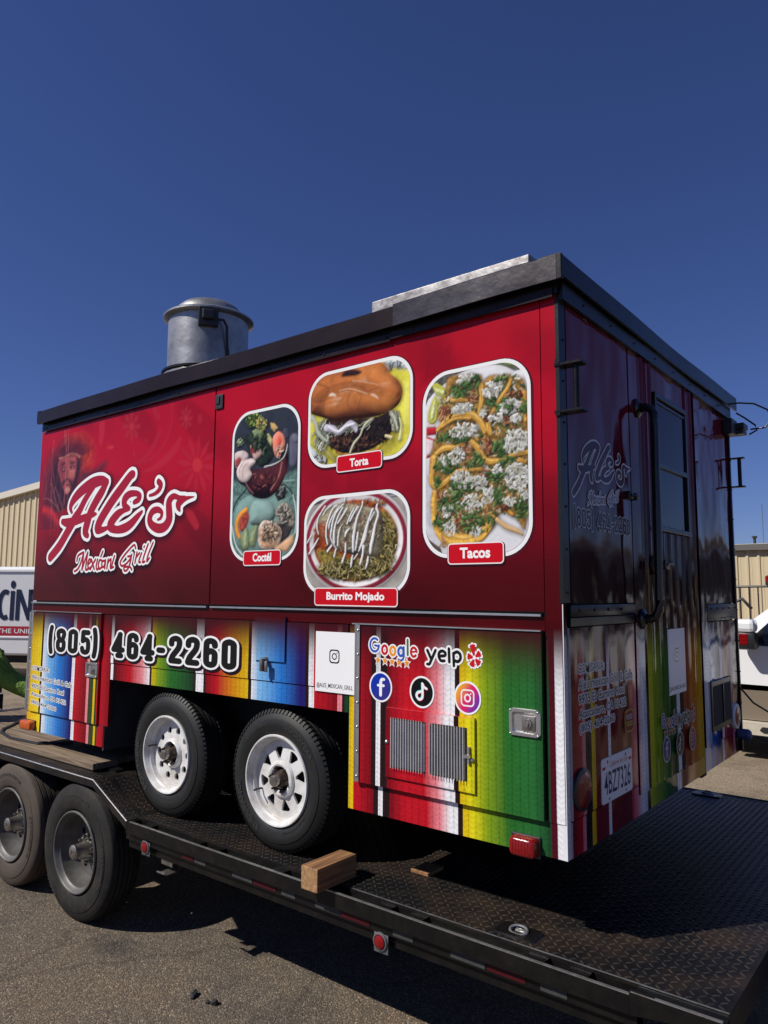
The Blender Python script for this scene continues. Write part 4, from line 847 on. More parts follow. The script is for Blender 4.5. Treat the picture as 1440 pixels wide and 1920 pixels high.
_txt = {}
def glyphs(text, bold=0.0, shear=0.0):
    """outline text from the built-in font as plain triangles, normalised to the box 0..1 x 0..1"""
    key = (text, bold, shear)
    if key in _txt: return _txt[key]
    cu = bpy.data.curves.new('t', 'FONT'); cu.body = text; cu.fill_mode = 'FRONT'; cu.resolution_u = 3
    cu.offset = bold; cu.shear = shear
    ob = bpy.data.objects.new('t', cu); COL.objects.link(ob)
    dg = bpy.context.evaluated_depsgraph_get(); dg.update()
    me = bpy.data.meshes.new_from_object(ob.evaluated_get(dg))
    V = [v.co[:2] for v in me.vertices]; F = [tuple(p.vertices) for p in me.polygons]
    bpy.data.objects.remove(ob); bpy.data.curves.remove(cu); bpy.data.meshes.remove(me)
    x0 = min(v[0] for v in V); x1 = max(v[0] for v in V); y0 = min(v[1] for v in V); y1 = max(v[1] for v in V)
    V = [((v[0] - x0) / (x1 - x0), (v[1] - y0) / (y1 - y0)) for v in V]
    _txt[key] = (V, F); return V, F
def put_text(pr, text, quad, col, bold=0.02, outline=None, shear=0.0, n=10):
    """quad = (left-bottom, right-bottom, right-top, left-top) on the face"""
    V, F = glyphs(text, bold, shear)
    def T(u, v, dx=0, dz=0):
        a = [quad[0][i] * (1 - u) * (1 - v) + quad[1][i] * u * (1 - v) + quad[2][i] * u * v + quad[3][i] * (1 - u) * v for i in (0, 1)]
        return (a[0] + dx, a[1] + dz)
    def lay(c, dx, dz):
        h = pr.hh(c)
        pr.m.add([pr.P(*T(u, v, dx, dz), h) for u, v in V], F, 0, False, c)
    if outline:
        for oc, r, sx, sz in (outline if isinstance(outline, list) else [outline]):
            for k in range(n): lay(oc, sx + r * math.cos(2 * PI * k / n), sz + r * math.sin(2 * PI * k / n))
    lay(col, 0, 0)
def rq(a0, a1, z0, z1, slant=0.0): return ((a0, z0), (a1, z0 + slant), (a1, z1 + slant), (a0, z1))

BLACK = (.010, .010, .010); WHITE = (.80, .80, .80); DIM = (.02, .004, .006)
# block digits as strokes in a 1 x 2 box: (x, z)
DIG = {
 '8': [[(.5, 2), (.85, 1.85), (.88, 1.5), (.68, 1.06), (.5, 1.02), (.32, 1.06), (.12, 1.5), (.15, 1.85), (.5, 2)],
       [(.5, 1.02), (.85, .85), (.9, .45), (.82, .12), (.5, 0), (.18, .12), (.1, .45), (.15, .85), (.5, 1.02)]],
 '0': [[(.5, 2), (.84, 1.86), (.88, 1.5), (.88, .5), (.84, .14), (.5, 0), (.16, .14), (.12, .5), (.12, 1.5), (.16, 1.86), (.5, 2)]],
 '5': [[(.85, 1.98), (.2, 1.98)], [(.2, 1.98), (.17, 1.12)], [(.17, 1.12), (.45, 1.28), (.8, 1.16), (.88, .8), (.88, .42), (.8, .12), (.5, 0), (.2, .1), (.12, .38)]],
 '4': [[(.72, 2), (.04, .55)], [(.04, .55), (1.0, .55)], [(.68, 2), (.68, 0)], [(.5, 0), (.86, 0)]],
 '6': [[(.88, 1.62), (.82, 1.88), (.5, 2), (.18, 1.88), (.12, 1.5), (.12, .5), (.18, .12), (.5, 0), (.82, .12), (.88, .5), (.85, .98), (.5, 1.15), (.16, .95)]],
 '2': [[(.13, 1.5), (.16, 1.84), (.5, 2), (.84, 1.86), (.88, 1.5), (.75, 1.1), (.3, .5), (.12, .05)], [(.12, .03), (.9, .03)]],
 '-': [[(.1, .85), (.8, .85)]],
 '(': [[(.75, 2.3), (.42, 1.7), (.35, 1.0), (.42, .3), (.75, -.3)]],
 ')': [[(.25, 2.3), (.58, 1.7), (.65, 1.0), (.58, .3), (.25, -.3)]],
}
def phone_number(pr, placed, w, grow, black=BLACK, white=WHITE, shadow=True):
    """placed: (char, a-left, a-right, z-bottom, z-top)"""
    for cc, g, sh in (((.012, .004, .01), grow + .006, (.008, -.010)), (white, grow, (0, 0)), (black, 0, (0, 0))):
        if cc == (.012, .004, .01) and not shadow: continue
        for ch, a0, a1, z0, z1 in placed:
            for st in DIG[ch]:
                pts = [(a0 + w + (a1 - a0 - 2 * w) * (x if ch != '-' else x), z0 + w + (z1 - z0 - 2 * w) * z / 2, w) for x, z in st]
                pr.stroke(pts, cc, grow=g, shift=sh, smooth=len(st) > 2, n=12)

# ---------------------------------------------------------------- wrap colours (print on the vinyl; the rear carries shade in its colours)
def lerp(a, b, t): return tuple(x + (y - x) * t for x, y in zip(a, b))
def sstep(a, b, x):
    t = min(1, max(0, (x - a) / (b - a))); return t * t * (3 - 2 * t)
YEL = (.64, .42, .008); ORA = (.55, .17, .008); LIM = (.20, .31, .010); GRN = (.020, .125, .020); DGR = (.010, .045, .018)
BLU = (.02, .17, .55); LBL = (.18, .42, .70); NAV = (.015, .012, .13); WHI = (.74, .74, .76); RED = (.46, .008, .018)
DRD = (.16, .004, .010); PNK = (.70, .22, .25); BLK = (.018, .008, .010); MAR = (.040, .004, .008); OGR = (.03, .055, .02)
SIDE = [(-4.25, -4.13, (.55, .22, .01), YEL), (-4.13, -4.005, YEL, (.75, .56, .02)), (-4.005, -3.98, BLK, BLK), (-3.98, -3.90, WHI, LBL), (-3.90, -3.76, LBL, BLU), (-3.76, -3.60, BLU, NAV),
 (-3.60, -3.578, NAV, NAV), (-3.578, -3.54, WHI, WHI), (-3.54, -3.385, RED, DRD), (-3.385, -3.355, PNK, PNK), (-3.355, -3.30, OGR, OGR), (-3.30, -3.275, YEL, YEL), (-3.275, -3.255, DGR, DGR), (-3.255, -3.126, RED, DRD),
 (-3.126, -3.096, WHI, WHI), (-3.096, -3.05, BLK, DRD), (-3.05, -2.90, DRD, RED), (-2.90, -2.78, RED, PNK), (-2.78, -2.70, PNK, WHI), (-2.70, -2.68, BLK, BLK), (-2.68, -2.62, YEL, LIM), (-2.62, -2.50, LIM, GRN), (-2.50, -2.30, GRN, DGR), (-2.30, -2.25, DGR, BLK),
 (-2.25, -2.182, WHI, WHI), (-2.182, -2.165, BLK, BLK), (-2.165, -2.06, DRD, RED), (-2.06, -1.95, RED, ORA), (-1.95, -1.805, ORA, YEL), (-1.805, -1.78, BLK, BLK), (-1.78, -1.72, WHI, LBL), (-1.72, -1.56, LBL, BLU), (-1.56, -1.42, BLU, NAV), (-1.42, -1.38, NAV, NAV),
 (-1.38, -1.356, BLK, BLK), (-1.356, -1.32, WHI, WHI), (-1.32, -1.165, RED, DRD), (-1.165, -1.135, PNK, PNK), (-1.135, -1.12, BLK, BLK), (-1.12, -1.088, DGR, DGR), (-1.088, -1.058, YEL, YEL), (-1.058, -.936, RED, DRD), (-.936, -.910, BLK, BLK), (-.910, -.884, WHI, WHI),
 (-.884, -.845, BLK, BLK), (-.845, -.75, DRD, RED), (-.75, -.64, RED, RED), (-.64, -.57, RED, PNK), (-.57, -.52, PNK, WHI), (-.52, -.483, WHI, WHI), (-.483, -.459, BLK, BLK), (-.459, -.41, YEL, (.66, .58, .012)), (-.41, -.34, (.66, .58, .012), LIM), (-.34, -.24, LIM, GRN), (-.24, -.13, GRN, (.02, .13, .03)), (-.13, -.06, (.02, .13, .03), DGR),
 (-.06, -.036, (.07, .004, .012), (.07, .004, .012)), (-.036, .01, WHI, WHI)]
REAR = [(-.01, .04, WHI, (.5, .5, .52)), (.04, .135, DRD, RED), (.135, .165, PNK, PNK), (.165, .223, BLK, BLK), (.223, .262, YEL, YEL), (.262, .395, DRD, DRD), (.395, .425, WHI, WHI), (.425, .66, DRD, (.1, .004, .008)), (.66, .735, RED, PNK), (.735, .80, PNK, WHI), (.80, .865, WHI, (.45, .45, .5)),  # corner white turns grey: shade put into the stripe colour
 (.865, .90, BLK, BLK), (.90, 1.0, (.5, .5, .02), LIM), (1.0, 1.15, LIM, GRN), (1.15, 1.30, GRN, DGR), (1.30, 1.365, WHI, WHI), (1.365, 1.45, BLK, DRD), (1.45, 1.62, (.25, .02, .012), ORA), (1.62, 1.79, ORA, YEL), (1.79, 1.81, BLK, BLK), (1.81, 1.93, WHI, (.4, .45, .6)), (1.93, 2.12, BLU, NAV), (2.12, 2.17, NAV, BLK),
 (2.17, 2.215, WHI, WHI), (2.215, 2.42, RED, DRD), (2.42, 2.47, PNK, PNK), (2.47, 2.70, BLK, BLK)]
def stripe(tab, u):
    for a, b, c0, c1 in tab:
        if a <= u <= b: return lerp(c0, c1, (u - a) / (b - a))
    return MAR
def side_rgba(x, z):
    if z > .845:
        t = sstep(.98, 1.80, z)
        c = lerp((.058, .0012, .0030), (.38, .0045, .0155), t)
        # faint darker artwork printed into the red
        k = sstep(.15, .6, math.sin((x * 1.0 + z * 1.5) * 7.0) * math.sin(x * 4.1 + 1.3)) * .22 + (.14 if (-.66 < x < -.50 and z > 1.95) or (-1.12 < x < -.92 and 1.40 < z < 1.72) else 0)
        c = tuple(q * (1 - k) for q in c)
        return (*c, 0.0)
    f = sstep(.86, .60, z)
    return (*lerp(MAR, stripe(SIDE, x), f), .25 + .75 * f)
def rear_rgba(y, z):  # upper red darker than the side's, with the rear's shade put in
    if z > .90:
        t = sstep(1.0, 2.0, z)
        return (*lerp((.022, .002, .004), (.13, .004, .016), t), 0.0)
    f = sstep(.88, .66, z)
    return (*lerp((.03, .003, .006), stripe(REAR, y), f), .25 + .75 * f)

def wrap_panel(name, parent, face, a0, a1, z0, z1, h, depth=.018, disp=None, acols=None, **k):
    """a sheet-metal panel with its own thickness and printed front; h = how far it stands out"""
    tab = SIDE if face == 'side' else REAR
    fn = side_rgba if face == 'side' else rear_rgba
    us = {a0, a1}
    for a, b, _, _ in tab:
        for q in (a, b):
            if a0 < q < a1: us.add(q)
    us |= set(acols or [])
    us = sorted(us); fu = [us[0]]
    for q in us[1:]:
        n = max(1, int((q - fu[-1]) / (.06 if z0 < .85 else (.05 if face == 'side' else .2))))
        s0 = fu[-1]
        fu += [s0 + (q - s0) * (i + 1) / n for i in range(n)]
    zs = [z0]
    while zs[-1] < z1 - 1e-6:
        st = .04 if zs[-1] > .55 and zs[-1] < .9 else (.05 if z1 > 1.5 and face == 'side' else .12)
        zs.append(min(z1, zs[-1] + st))
    if len(zs) > 2 and zs[-1] - zs[-2] < .01: zs.pop(-2)
    mb = MB()
    D = disp or (lambda a, z: 0.0)
    def P(a, z, hh): return (a, -hh, z) if face == 'side' else (hh, a, z)
    e = 1e-5
    for i in range(len(fu) - 1):
        u0, u1 = fu[i], fu[i + 1]
        V = []; F = []; C = []
        for j, z in enumerate(zs):
            V += [P(u0, z, h + D(u0, z)), P(u1, z, h + D(u1, z))]
        for j in range(len(zs) - 1):
            zl, zh = zs[j] + e, zs[j + 1] - e
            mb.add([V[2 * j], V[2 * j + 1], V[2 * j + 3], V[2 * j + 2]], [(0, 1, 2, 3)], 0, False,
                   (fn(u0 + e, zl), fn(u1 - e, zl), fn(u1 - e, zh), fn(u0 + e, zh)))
    b = h - depth
    edge = (.05, .006, .01, 0)
    for (p, q) in (((a0, z0), (a1, z0)), ((a1, z0), (a1, z1)), ((a1, z1), (a0, z1)), ((a0, z1), (a0, z0))):
        mb.add([P(*p, h + D(*p)), P(*q, h + D(*q)), P(*q, b), P(*p, b)], [(0, 1, 2, 3)], 0, False,
               (side_rgba if face == 'side' else rear_rgba)((p[0] + q[0]) / 2, (p[1] + q[1]) / 2)[:3] + (0,))
    return part(mb, name, M[face], parent, sharp=False, fixn=False, **k)

# ================================================================ GROUND
mb = MB(); mb.add([(-400, -400, -1), (400, -400, -1), (400, 400, -1), (-400, 400, -1)], [(0, 1, 2, 3)])
mb.build('ground', M['ground'], kind='structure')

# ================================================================ FOOD TRAILER
FT = root('food_trailer', (-2.1, 1.3, -.31), label='dark red food trailer with striped blanket print and food photos, standing on the flatbed', cat='food trailer')
W_, L_ = 2.62, 4.19
# body core behind the panels, with the wheel well left open
mb = MB()
mb.box(-L_ + .01, -.012, .012, W_ - .01, .86, 2.30)
mb.box(-L_ + .01, -3.19, .012, W_ - .01, .01, .86)
mb.box(-1.09, -.012, .012, W_ - .01, .01, .86)
mb.box(-3.19, -1.09, .36, W_ - .36, .06, .86)
mb.box(-3.19, -1.09, .012, .36, .47, .86)
part(mb, 'body_core', M['cavity'], FT)
mb = MB(); mb.box(-3.188, -3.176, .0, .355, -.02, .43); mb.box(-3.176, -3.170, .06, .30, .10, .36)
part(mb, 'wheel_well_panel', M['greysheet'], FT)
mb = MB(); mb.box(-4.1, -.1, .40, .48, -.10, -.0); mb.box(-4.1, -.1, 2.1, 2.2, -.10, -.0)
for x in (-3.9, -3.2, -.95, -.35): mb.box(x, x + .06, .3, 2.4, -.05, .01)
part(mb, 'chassis', M['cavity'], FT)

# upper side: large flap on the left, wall sheets on the right
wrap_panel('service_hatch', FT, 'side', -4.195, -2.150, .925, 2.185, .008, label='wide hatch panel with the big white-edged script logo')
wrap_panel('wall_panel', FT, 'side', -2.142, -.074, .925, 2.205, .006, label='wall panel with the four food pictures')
wrap_panel('wall_panel', FT, 'side', -.070, -.001, .130, 2.205, .0065, label='narrow corner strip beside the black corner post')
wrap_panel('belt_strip', FT, 'side', -4.195, -.073, .847, .905, .004)
mb = MB(); mb.box(-4.195, -2.16, -.020, .004, .906, .915); mb.box(-2.13, -.085, -.018, .004, .906, .915)
mb.box(-4.19, -3.24, -.020, .002, .8475, .8515); mb.box(-1.055, -.081, -.030, .002, .8475, .8525)
part(mb, 'drip_lip', M['alu'], FT)
mb = MB(); mb.box(-2.150, -2.142, -.002, .01, .925, 2.2); mb.box(-.0742, -.0698, .0, .01, .9, 2.2); part(mb, 'seam_gap', M['cavity'], FT)
mb = MB(); mb.box(-2.14, -2.075, -.016, -.006, 2.05, 2.135, bev=.003); mb.box(-2.130, -2.10, -.022, -.016, 2.08, 2.12); part(mb, 'hatch_latch', M['black_plastic'], FT)

# lower skirt
wrap_panel('compartment_door', FT, 'side', -4.15, -3.244, .137, .842, .018, label='left striped locker door')
wrap_panel('skirt_panel', FT, 'side', -4.195, -3.182, .0, .131, .004)
wrap_panel('skirt_panel', FT, 'side', -4.195, -4.156, .135, .843, .003)
wrap_panel('skirt_panel', FT, 'side', -3.238, -3.132, .135, .843, .004)
wrap_panel('skirt_panel', FT, 'side', -3.126, -1.098, .537, .843, .007)
wrap_panel('skirt_panel', FT, 'side', -3.176, -1.094, .432, .531, .003)
wrap_panel('skirt_panel', FT, 'side', -1.092, -1.058, -.0, .843, .003)
wrap_panel('skirt_panel', FT, 'side', -1.054, -.004, .0, .128, .003)
wrap_panel('flap_door', FT, 'side', -1.748, -1.520, .640, .868, .016, label='small blue flap with a turn latch')
GD = wrap_panel('generator_door', FT, 'side', -1.006, -.081, .133, .845, .024, label='right striped equipment door with louvred hatch')
HT = wrap_panel('louvred_hatch', FT, 'side', -.846, -.382, .185, .485, .034, depth=.012)

def rivets(mb, pts, r=.006, face='side', h=.006):
    for a, b, y in pts:
        n = 8
        if face == 'side': mb.lathe([(y, r), (y - h * .6, r * .8), (y - h, r * .3), (y - h, 0.0001)], n, 'y', (a, 0, b))
        else: mb.lathe([(y, r), (y + h * .6, r * .8), (y + h, r * .3), (y + h, 0.0001)], n, 'x', (0, a, b))
mb = MB(); mb.box(-4.225, -4.200, -.010, .002, .14, .84); mb.box(-4.186, -4.157, -.014, -.002, .14, .845)
mb.tube([(-4.193, -.012, .14), (-4.193, -.012, .843)], .007, 8); rivets(mb, [(-4.171, .18 + .1 * i, -.014) for i in range(7)])
part(mb, 'piano_hinge', M['alu'], FT)
mb = MB(); mb.box(-1.052, -1.036, -.012, .0, .135, .85); mb.box(-1.024, -1.0065, -.030, -.004, .135, .85)
mb.tube([(-1.030, -.022, .133), (-1.030, -.022, .852)], .008, 8)
rivets(mb, [(-1.044, .16 + .11 * i, -.012) for i in range(7)], .008); rivets(mb, [(-1.016, .16 + .11 * i, -.030) for i in range(7)], .007)
part(mb, 'piano_hinge', M['alu'], FT)

# louvred vents: dark recess and upright slats
for a0, a1 in ((-.808, -.628), (-.600, -.418)):
    mb = MB(); mb.box(a0, a1, -.0355, -.030, .230, .443)
    v = part(mb, 'vent_recess', M['cavity'], FT)
    lo = MB(); n = 13
    for i in range(n):
        x = a0 + (a1 - a0) * (i + .15) / n; w = (a1 - a0) / n
        tilt = .75 if a0 < -.7 else .30
        lo.add([(x, -.046, .236), (x + w * tilt, -.038, .236), (x + w * tilt, -.038, .437), (x, -.046, .437)], [(0, 1, 2, 3)])
        lo.add([(x, -.046, .236), (x + .0025, -.0475, .236), (x + .0025, -.0475, .437), (x, -.046, .437)], [(0, 1, 2, 3)])
        lo.box(x - .001, x + .0015, -.0485, -.0462, .228, .446)
    l = part(lo, 'louvre_slats', M['slat'], FT)
mb = MB(); mb.box(-.412, -.402, -.044, -.034, .30, .37); mb.box(-.425, -.395, -.05, -.044, .325, .338)
rivets(mb, [(-.838, .335, -.034), (-.392, .318, -.036)], .010, h=.008); part(mb, 'hatch_catch', M['alu'], FT)

def paddle_latch(a0, a1, z0, z1, y, s=1.0):
    mb = MB(); t = .010
    o = rrect(a0, a1, z0, z1, .018, 4); i = rrect(a0 + .016, a1 - .016, z0 + .014, z1 - .014, .012, 4)
    n = len(o)
    V = [(p[0], y, p[1]) for p in o] + [(p[0], y - .007, p[1]) for p in rrect(a0 + .003, a1 - .003, z0 + .003, z1 - .003, .016, 4)] + [(p[0], y - .007, p[1]) for p in i] + [(p[0], y + .0012, p[1]) for p in rrect(a0 + .022, a1 - .022, z0 + .02, z1 - .02, .01, 4)]
    F = []
    for L in range(3):
        for k in range(n): F.append((L * n + k, L * n + (k + 1) % n, (L + 1) * n + (k + 1) % n, (L + 1) * n + k))
    F.append(tuple(3 * n + k for k in range(n)))
    mb.add(V, F, 0, False)
    rivets(mb, [(a0 + .009, z1 - .009, y - .007), (a1 - .009, z1 - .009, y - .007), (a0 + .009, z0 + .009, y - .007), (a1 - .009, z0 + .009, y - .007)], .005, h=.003)
    la = part(mb, 'paddle_latch', M['alu'], FT)
    m2 = MB(); w = a1 - a0
    m2.box(a0 + w * .42, a1 - w * .16, y - .004, y + .004, z0 + (z1 - z0) * .22, z1 - (z1 - z0) * .24, bev=.003)
    cx, cz = a0 + w * .63, (z0 + z1) / 2
    m2.lathe([(y - .004, .017), (y - .010, .016), (y - .010, .008), (y - .013, .006), (y - .013, .0001)], 16, 'y', (cx, 0, cz))
    m2.box(cx - .003, cx + .003, y - .015, y - .013, cz - .012, cz - .002)
    p2 = part(m2, 'lock', M['steel'], FT)
    return la
paddle_latch(-.225, -.088, .438, .546, -.026)
paddle_latch(-3.392, -3.250, .430, .530, -.020)
mb = MB(); mb.lathe([(-.016, .018), (-.034, .014), (-.036, .001)], 14, 'y', (-1.655, 0, .645)); mb.box(-1.664, -1.646, -.056, -.034, .588, .655, bev=.004); mb.box(-1.650, -1.622, -.044, -.034, .585, .640, bev=.004)
part(mb, 'turn_latch', M['steel'], FT)

# marker lamps
for a0, a1, z0, z1, mt, nm in ((-.226, -.108, -.012, .062, 'red_lens', 'red side marker lamp'), (-4.218, -4.055, .006, .070, 'amber_lens', 'amber side marker lamp')):
    mb = MB(); mb.box(a0 - .004, a1 + .004, -.012, -.003, z0 - .004, z1 + .004, bev=.004)
    o = part(mb, 'marker_lamp', M['black_plastic'], FT, label=nm)
    mb = MB(); n = 14
    V = []; F = []
    prof = rrect(a0, a1, z0, z1, .022, 5); nn = len(prof); cx, cz = (a0 + a1) / 2, (z0 + z1) / 2
    for d, sc in ((-.012, 1), (-.034, .985), (-.046, .90), (-.052, .70)):
        V += [(cx + (p[0] - cx) * sc, d, cz + (p[1] - cz) * sc) for p in prof]
    for L in range(3):
        for k in range(nn): F.append((L * nn + k, L * nn + (k + 1) % nn, (L + 1) * nn + (k + 1) % nn, (L + 1) * nn + k))
    F.append(tuple(3 * nn + k for k in range(nn)))
    mb.add(V, F, 0, True)
    for i in range(6): mb.box(a0 + .02 + i * (a1 - a0 - .04) / 6, a0 + .024 + i * (a1 - a0 - .04) / 6, -.053, -.05, z0 + .012, z1 - .012)
    part(mb, 'lens', M[mt], FT)

# roof, fascia, trim
mb = MB(); mb.box(-L_ + .02, .03, -.03, W_ + .03, 2.300, 2.342); part(mb, 'roof', M['black'], FT)
def wavy(u, k): return .004 * math.sin(u * 2.1 + k) + .003 * math.sin(u * 5.3 + 2 * k)
def fascia(name, face, a0, a1, z0, z1, h, mt, th=.012, lip=True, **k):
    mb = MB(); n = max(2, int((a1 - a0) / .15)); us = [a0 + (a1 - a0) * i / n for i in range(n + 1)]
    def P(a, z, hh): return (a, -hh, z) if face == 'side' else (hh, a, z)
    def ring(u):
        w = wavy(u, 1.0) * .8; g = h + wavy(u, 2.2) * 1.1
        return [P(u, z0 + w, g), P(u, z1 - .006 + w, g), P(u, z1 + w, g - .006), P(u, z1 + w, h - .10), P(u, z1 - .008 + w, h - .10), P(u, z1 - .008 + w, g - th), P(u, z0 + w, g - th)]
    V = [p for u in us for p in ring(u)]; m = 7
    F = [(i * m + j, i * m + (j + 1) % m, (i + 1) * m + (j + 1) % m, (i + 1) * m + j) for i in range(n) for j in range(m)]
    F += [tuple(range(m)), tuple(n * m + j for j in range(m))[::-1]]
    mb.add(V, F)
    return part(mb, name, mt, FT, **k)
fascia('roof_fascia', 'side', -4.165, -.775, 2.240, 2.338, .062, M['brown'], label='brown black roof edge strip')
fascia('roof_fascia', 'side', -.790, .040, 2.238, 2.345, .066, M['weather'], label='bare weathered roof edge strip')
fascia('roof_fascia', 'rear', -.064, 2.690, 2.252, 2.345, .052, M['black'])
mb = MB(); mb.box(-4.18, -4.14, -.064, .5, 2.244, 2.336); mb.box(.030, .056, -.068, -.052, 2.240, 2.346, bev=.004)
part(mb, 'fascia_end_cap', M['black'], FT)
mb = MB(); mb.box(-4.175, .012, -.020, .012, 2.205, 2.262); part(mb, 'soffit_strip', M['black'], FT)
mb = MB()
mb.box(-4.165, -.84, -.026, -.0205, 2.183, 2.219); mb.box(-.835, -.005, -.030, -.0205, 2.190, 2.232)
rivets(mb, [(-4.10 + .405 * i, 2.202, -.026) for i in range(9)] + [(-.70 + .22 * i, 2.211, -.030) for i in range(4)], .007, h=.005)
part(mb, 'trim_strip', M['brown'], FT)
mb = MB(); mb.box(.0, .030, -.004, 2.625, 2.180, 2.262); rivets(mb, [(.2 + .3 * i, 2.215, .030) for i in range(8)], .006, 'rear'); part(mb, 'trim_strip', M['black'], FT)
mb = MB(); mb.box(-1.06, -.17, .10, 1.0, 2.342, 2.470, bev=.006); mb.box(-1.075, -.155, .085, 1.01, 2.342, 2.356)
part(mb, 'roof_curb', M['curb'], FT)

# exhaust fan
mb = MB(); n = 56
mb.lathe([(2.36, .255), (2.372, .285), (2.385, .285), (2.40, .262), (2.405, .258), (2.770, .260)], n, 'z', (-2.62, .29, 0))
fan = part(mb, 'exhaust_fan', M['galv'], FT, label='round galvanised roof exhaust fan')
mb = MB(); mb.lathe([(2.762, .262), (2.768, .285), (2.776, .293), (2.786, .293), (2.794, .284), (2.800, .25), (2.808, .222), (2.850, .208), (2.880, .175), (2.898, .12), (2.905, .06), (2.907, .001)], n, 'z', (-2.62, .29, 0))
part(mb, 'fan_cap', M['galv'], FT)
mb = MB(); mb.lathe([(2.388, .284), (2.396, .293), (2.410, .293), (2.416, .266)], n, 'z', (-2.62, .29, 0)); mb.box(-2.92, -2.32, .02, .6, 2.342, 2.362); part(mb, 'fan_flange', M['black'], FT)
fa = math.atan2(-2.70 - .29, 1.26 + 2.62) - .02
fx, fy = -2.62 + .262 * math.cos(fa), .29 + .262 * math.sin(fa)
def local_box(mb, c, ang, w, d, z0, z1, bev=.006):
    t = MB(); t.box(-d, d, -w, w, z0, z1, bev=bev)
    ca, sa = math.cos(ang), math.sin(ang)
    mb.add([(c[0] + x * ca - y * sa, c[1] + x * sa + y * ca, z) for x, y, z in t.v], t.f)
mb = MB(); local_box(mb, (fx, fy), fa, .062, .030, 2.655, 2.775); local_box(mb, (fx + .03 * math.cos(fa), fy + .03 * math.sin(fa)), fa, .038, .022, 2.69, 2.755, .01)
part(mb, 'switch_box', M['black_plastic'], FT)
tx, ty = -math.sin(fa), math.cos(fa)
def fp(o, s_, z): return (-2.62 + (.262 + o) * math.cos(fa + s_), .29 + (.262 + o) * math.sin(fa + s_), z)
mb = MB(); mb.tube([fp(.02, .20, 2.70), fp(.035, .32, 2.70), fp(.035, .40, 2.66), fp(.02, .43, 2.60), fp(.01, .47, 2.53), fp(.008, .52, 2.46), fp(.008, .56, 2.37)], .009, 8); part(mb, 'power_cable', M['cable'], FT)

# ---------------------------------------------------------------- rear of the trailer
mb = MB(); mb.box(.0, .010, -.006, .052, .96, 2.182); mb.box(-.006, .010, -.0085, -.0065, .96, 2.19); rivets(mb, [(.028, 1.0 + .17 * i, .010) for i in range(7)], .005, 'rear'); part(mb, 'corner_post', M['black'], FT)
wrap_panel('corner_strip', FT, 'rear', -.004, .030, .0, .955, .004)
def dent(a, z): return -abs(.006 * math.exp(-((a - .35) ** 2) / .05 - ((z - 1.12) ** 2) / .03) * math.sin(9 * a + 6 * z) + .004 * math.sin(3.1 * a + 1) * math.sin(2.3 * z))
RP = [.054 + .0865 * i for i in range(8)] + [.735]
def rear_wall(name, a0, a1, z0, z1, h, disp, n=18, **k):
    mb = MB(); us = [a0 + (a1 - a0) * i / n for i in range(n + 1)]; nz = max(3, int((z1 - z0) / .05)); zs = [z0 + (z1 - z0) * i / nz for i in range(nz + 1)]
    V = [(h + disp(u, z), u, z) for z in zs for u in us]; m = n + 1
    for j in range(nz):
        for i in range(n):
            q = (j * m + i, j * m + i + 1, (j + 1) * m + i + 1, (j + 1) * m + i)
            C = tuple(rear_rgba(V[x][1], V[x][2]) for x in q)
            mb.s = None
            mb.f.append(q); mb.mi.append(0); mb.sm.append(True); mb.c.append(C)
    mb.v = V; mb.usec = True
    for p, q in (((a0, z0), (a1, z0)), ((a1, z0), (a1, z1)), ((a1, z1), (a0, z1)), ((a0, z1), (a0, z0))):
        mb.add([(h, *p), (h, *q), (-.004, *q), (-.004, *p)], [(0, 1, 2, 3)], 0, False, (.03, .003, .006, 0))
    return part(mb, name, M['rear'], FT, fixn=False, **k)
rear_wall('rear_wall_panel', .055, .742, .957, 2.178, .012, dent, label='left upper rear panel with the small logo and phone number')
rear_wall('rear_wall_panel', 1.935, 2.600, .945, 2.178, .006, lambda a, z: .005 * math.sin(5 * a) * math.sin(2.5 * z + 1) + .006 * math.exp(-((a - 2.4) ** 2) / .02 - ((z - 1.3) ** 2) / .05), label='right upper rear panel')
wrap_panel('rear_lower_panel', FT, 'rear', .034, .735, .137, .862, .010, label='left lower rear panel with address lettering')
wrap_panel('rear_lower_panel', FT, 'rear', 1.935, 2.600, .137, .835, .010, label='right lower rear panel with the dark vent')
wrap_panel('rear_sill', FT, 'rear', .034, .862, .0, .131, .006)
wrap_panel('rear_sill', FT, 'rear', .868, 1.806, .0, .089, .006)
wrap_panel('rear_sill', FT, 'rear', 1.812, 2.600, .0, .131, .006)
wrap_panel('door_post', FT, 'rear', .748, .860, .09, 2.178, .014)
wrap_panel('door_post', FT, 'rear', 1.812, 1.929, .135, 2.178, .014)
mb = MB(); mb.box(.0, .016, .046, .742, .905, .952, bev=.002); mb.box(.0, .012, .046, .742, .866, .901, bev=.002); rivets(mb, [(.12 + .15 * i, .930, .016) for i in range(4)], .007, 'rear'); part(mb, 'ledge_strip', M['black'], FT)
mb = MB(); mb.box(.0, .016, 1.935, 2.600, .842, .940, bev=.002); rivets(mb, [(2.0 + .14 * i, .915, .016) for i in range(5)], .007, 'rear')
for i in range(16):
    y = 1.95 + .04 * i; mb.box(.016, .018 + .002 * (i % 3), y, y + .034, .846 + .006 * (i % 3), .852 + .008 * (i % 2))
part(mb, 'ledge_strip', M['black'], FT)
mb = MB(); mb.box(.0, .018, 2.600, 2.628, .0, 2.20, bev=.003); rivets(mb, [(2.614, .3 + .2 * i, .018) for i in range(9)], .005, 'rear'); part(mb, 'corner_post', M['black'], FT)
mb = MB(); mb.box(-.01, .0, .74, .75, .0, 2.2); mb.box(-.01, .001, .86, .872, .08, 2.18); mb.box(-.01, .001, 1.800, 1.814, .08, 2.18); part(mb, 'door_gap', M['cavity'], FT)
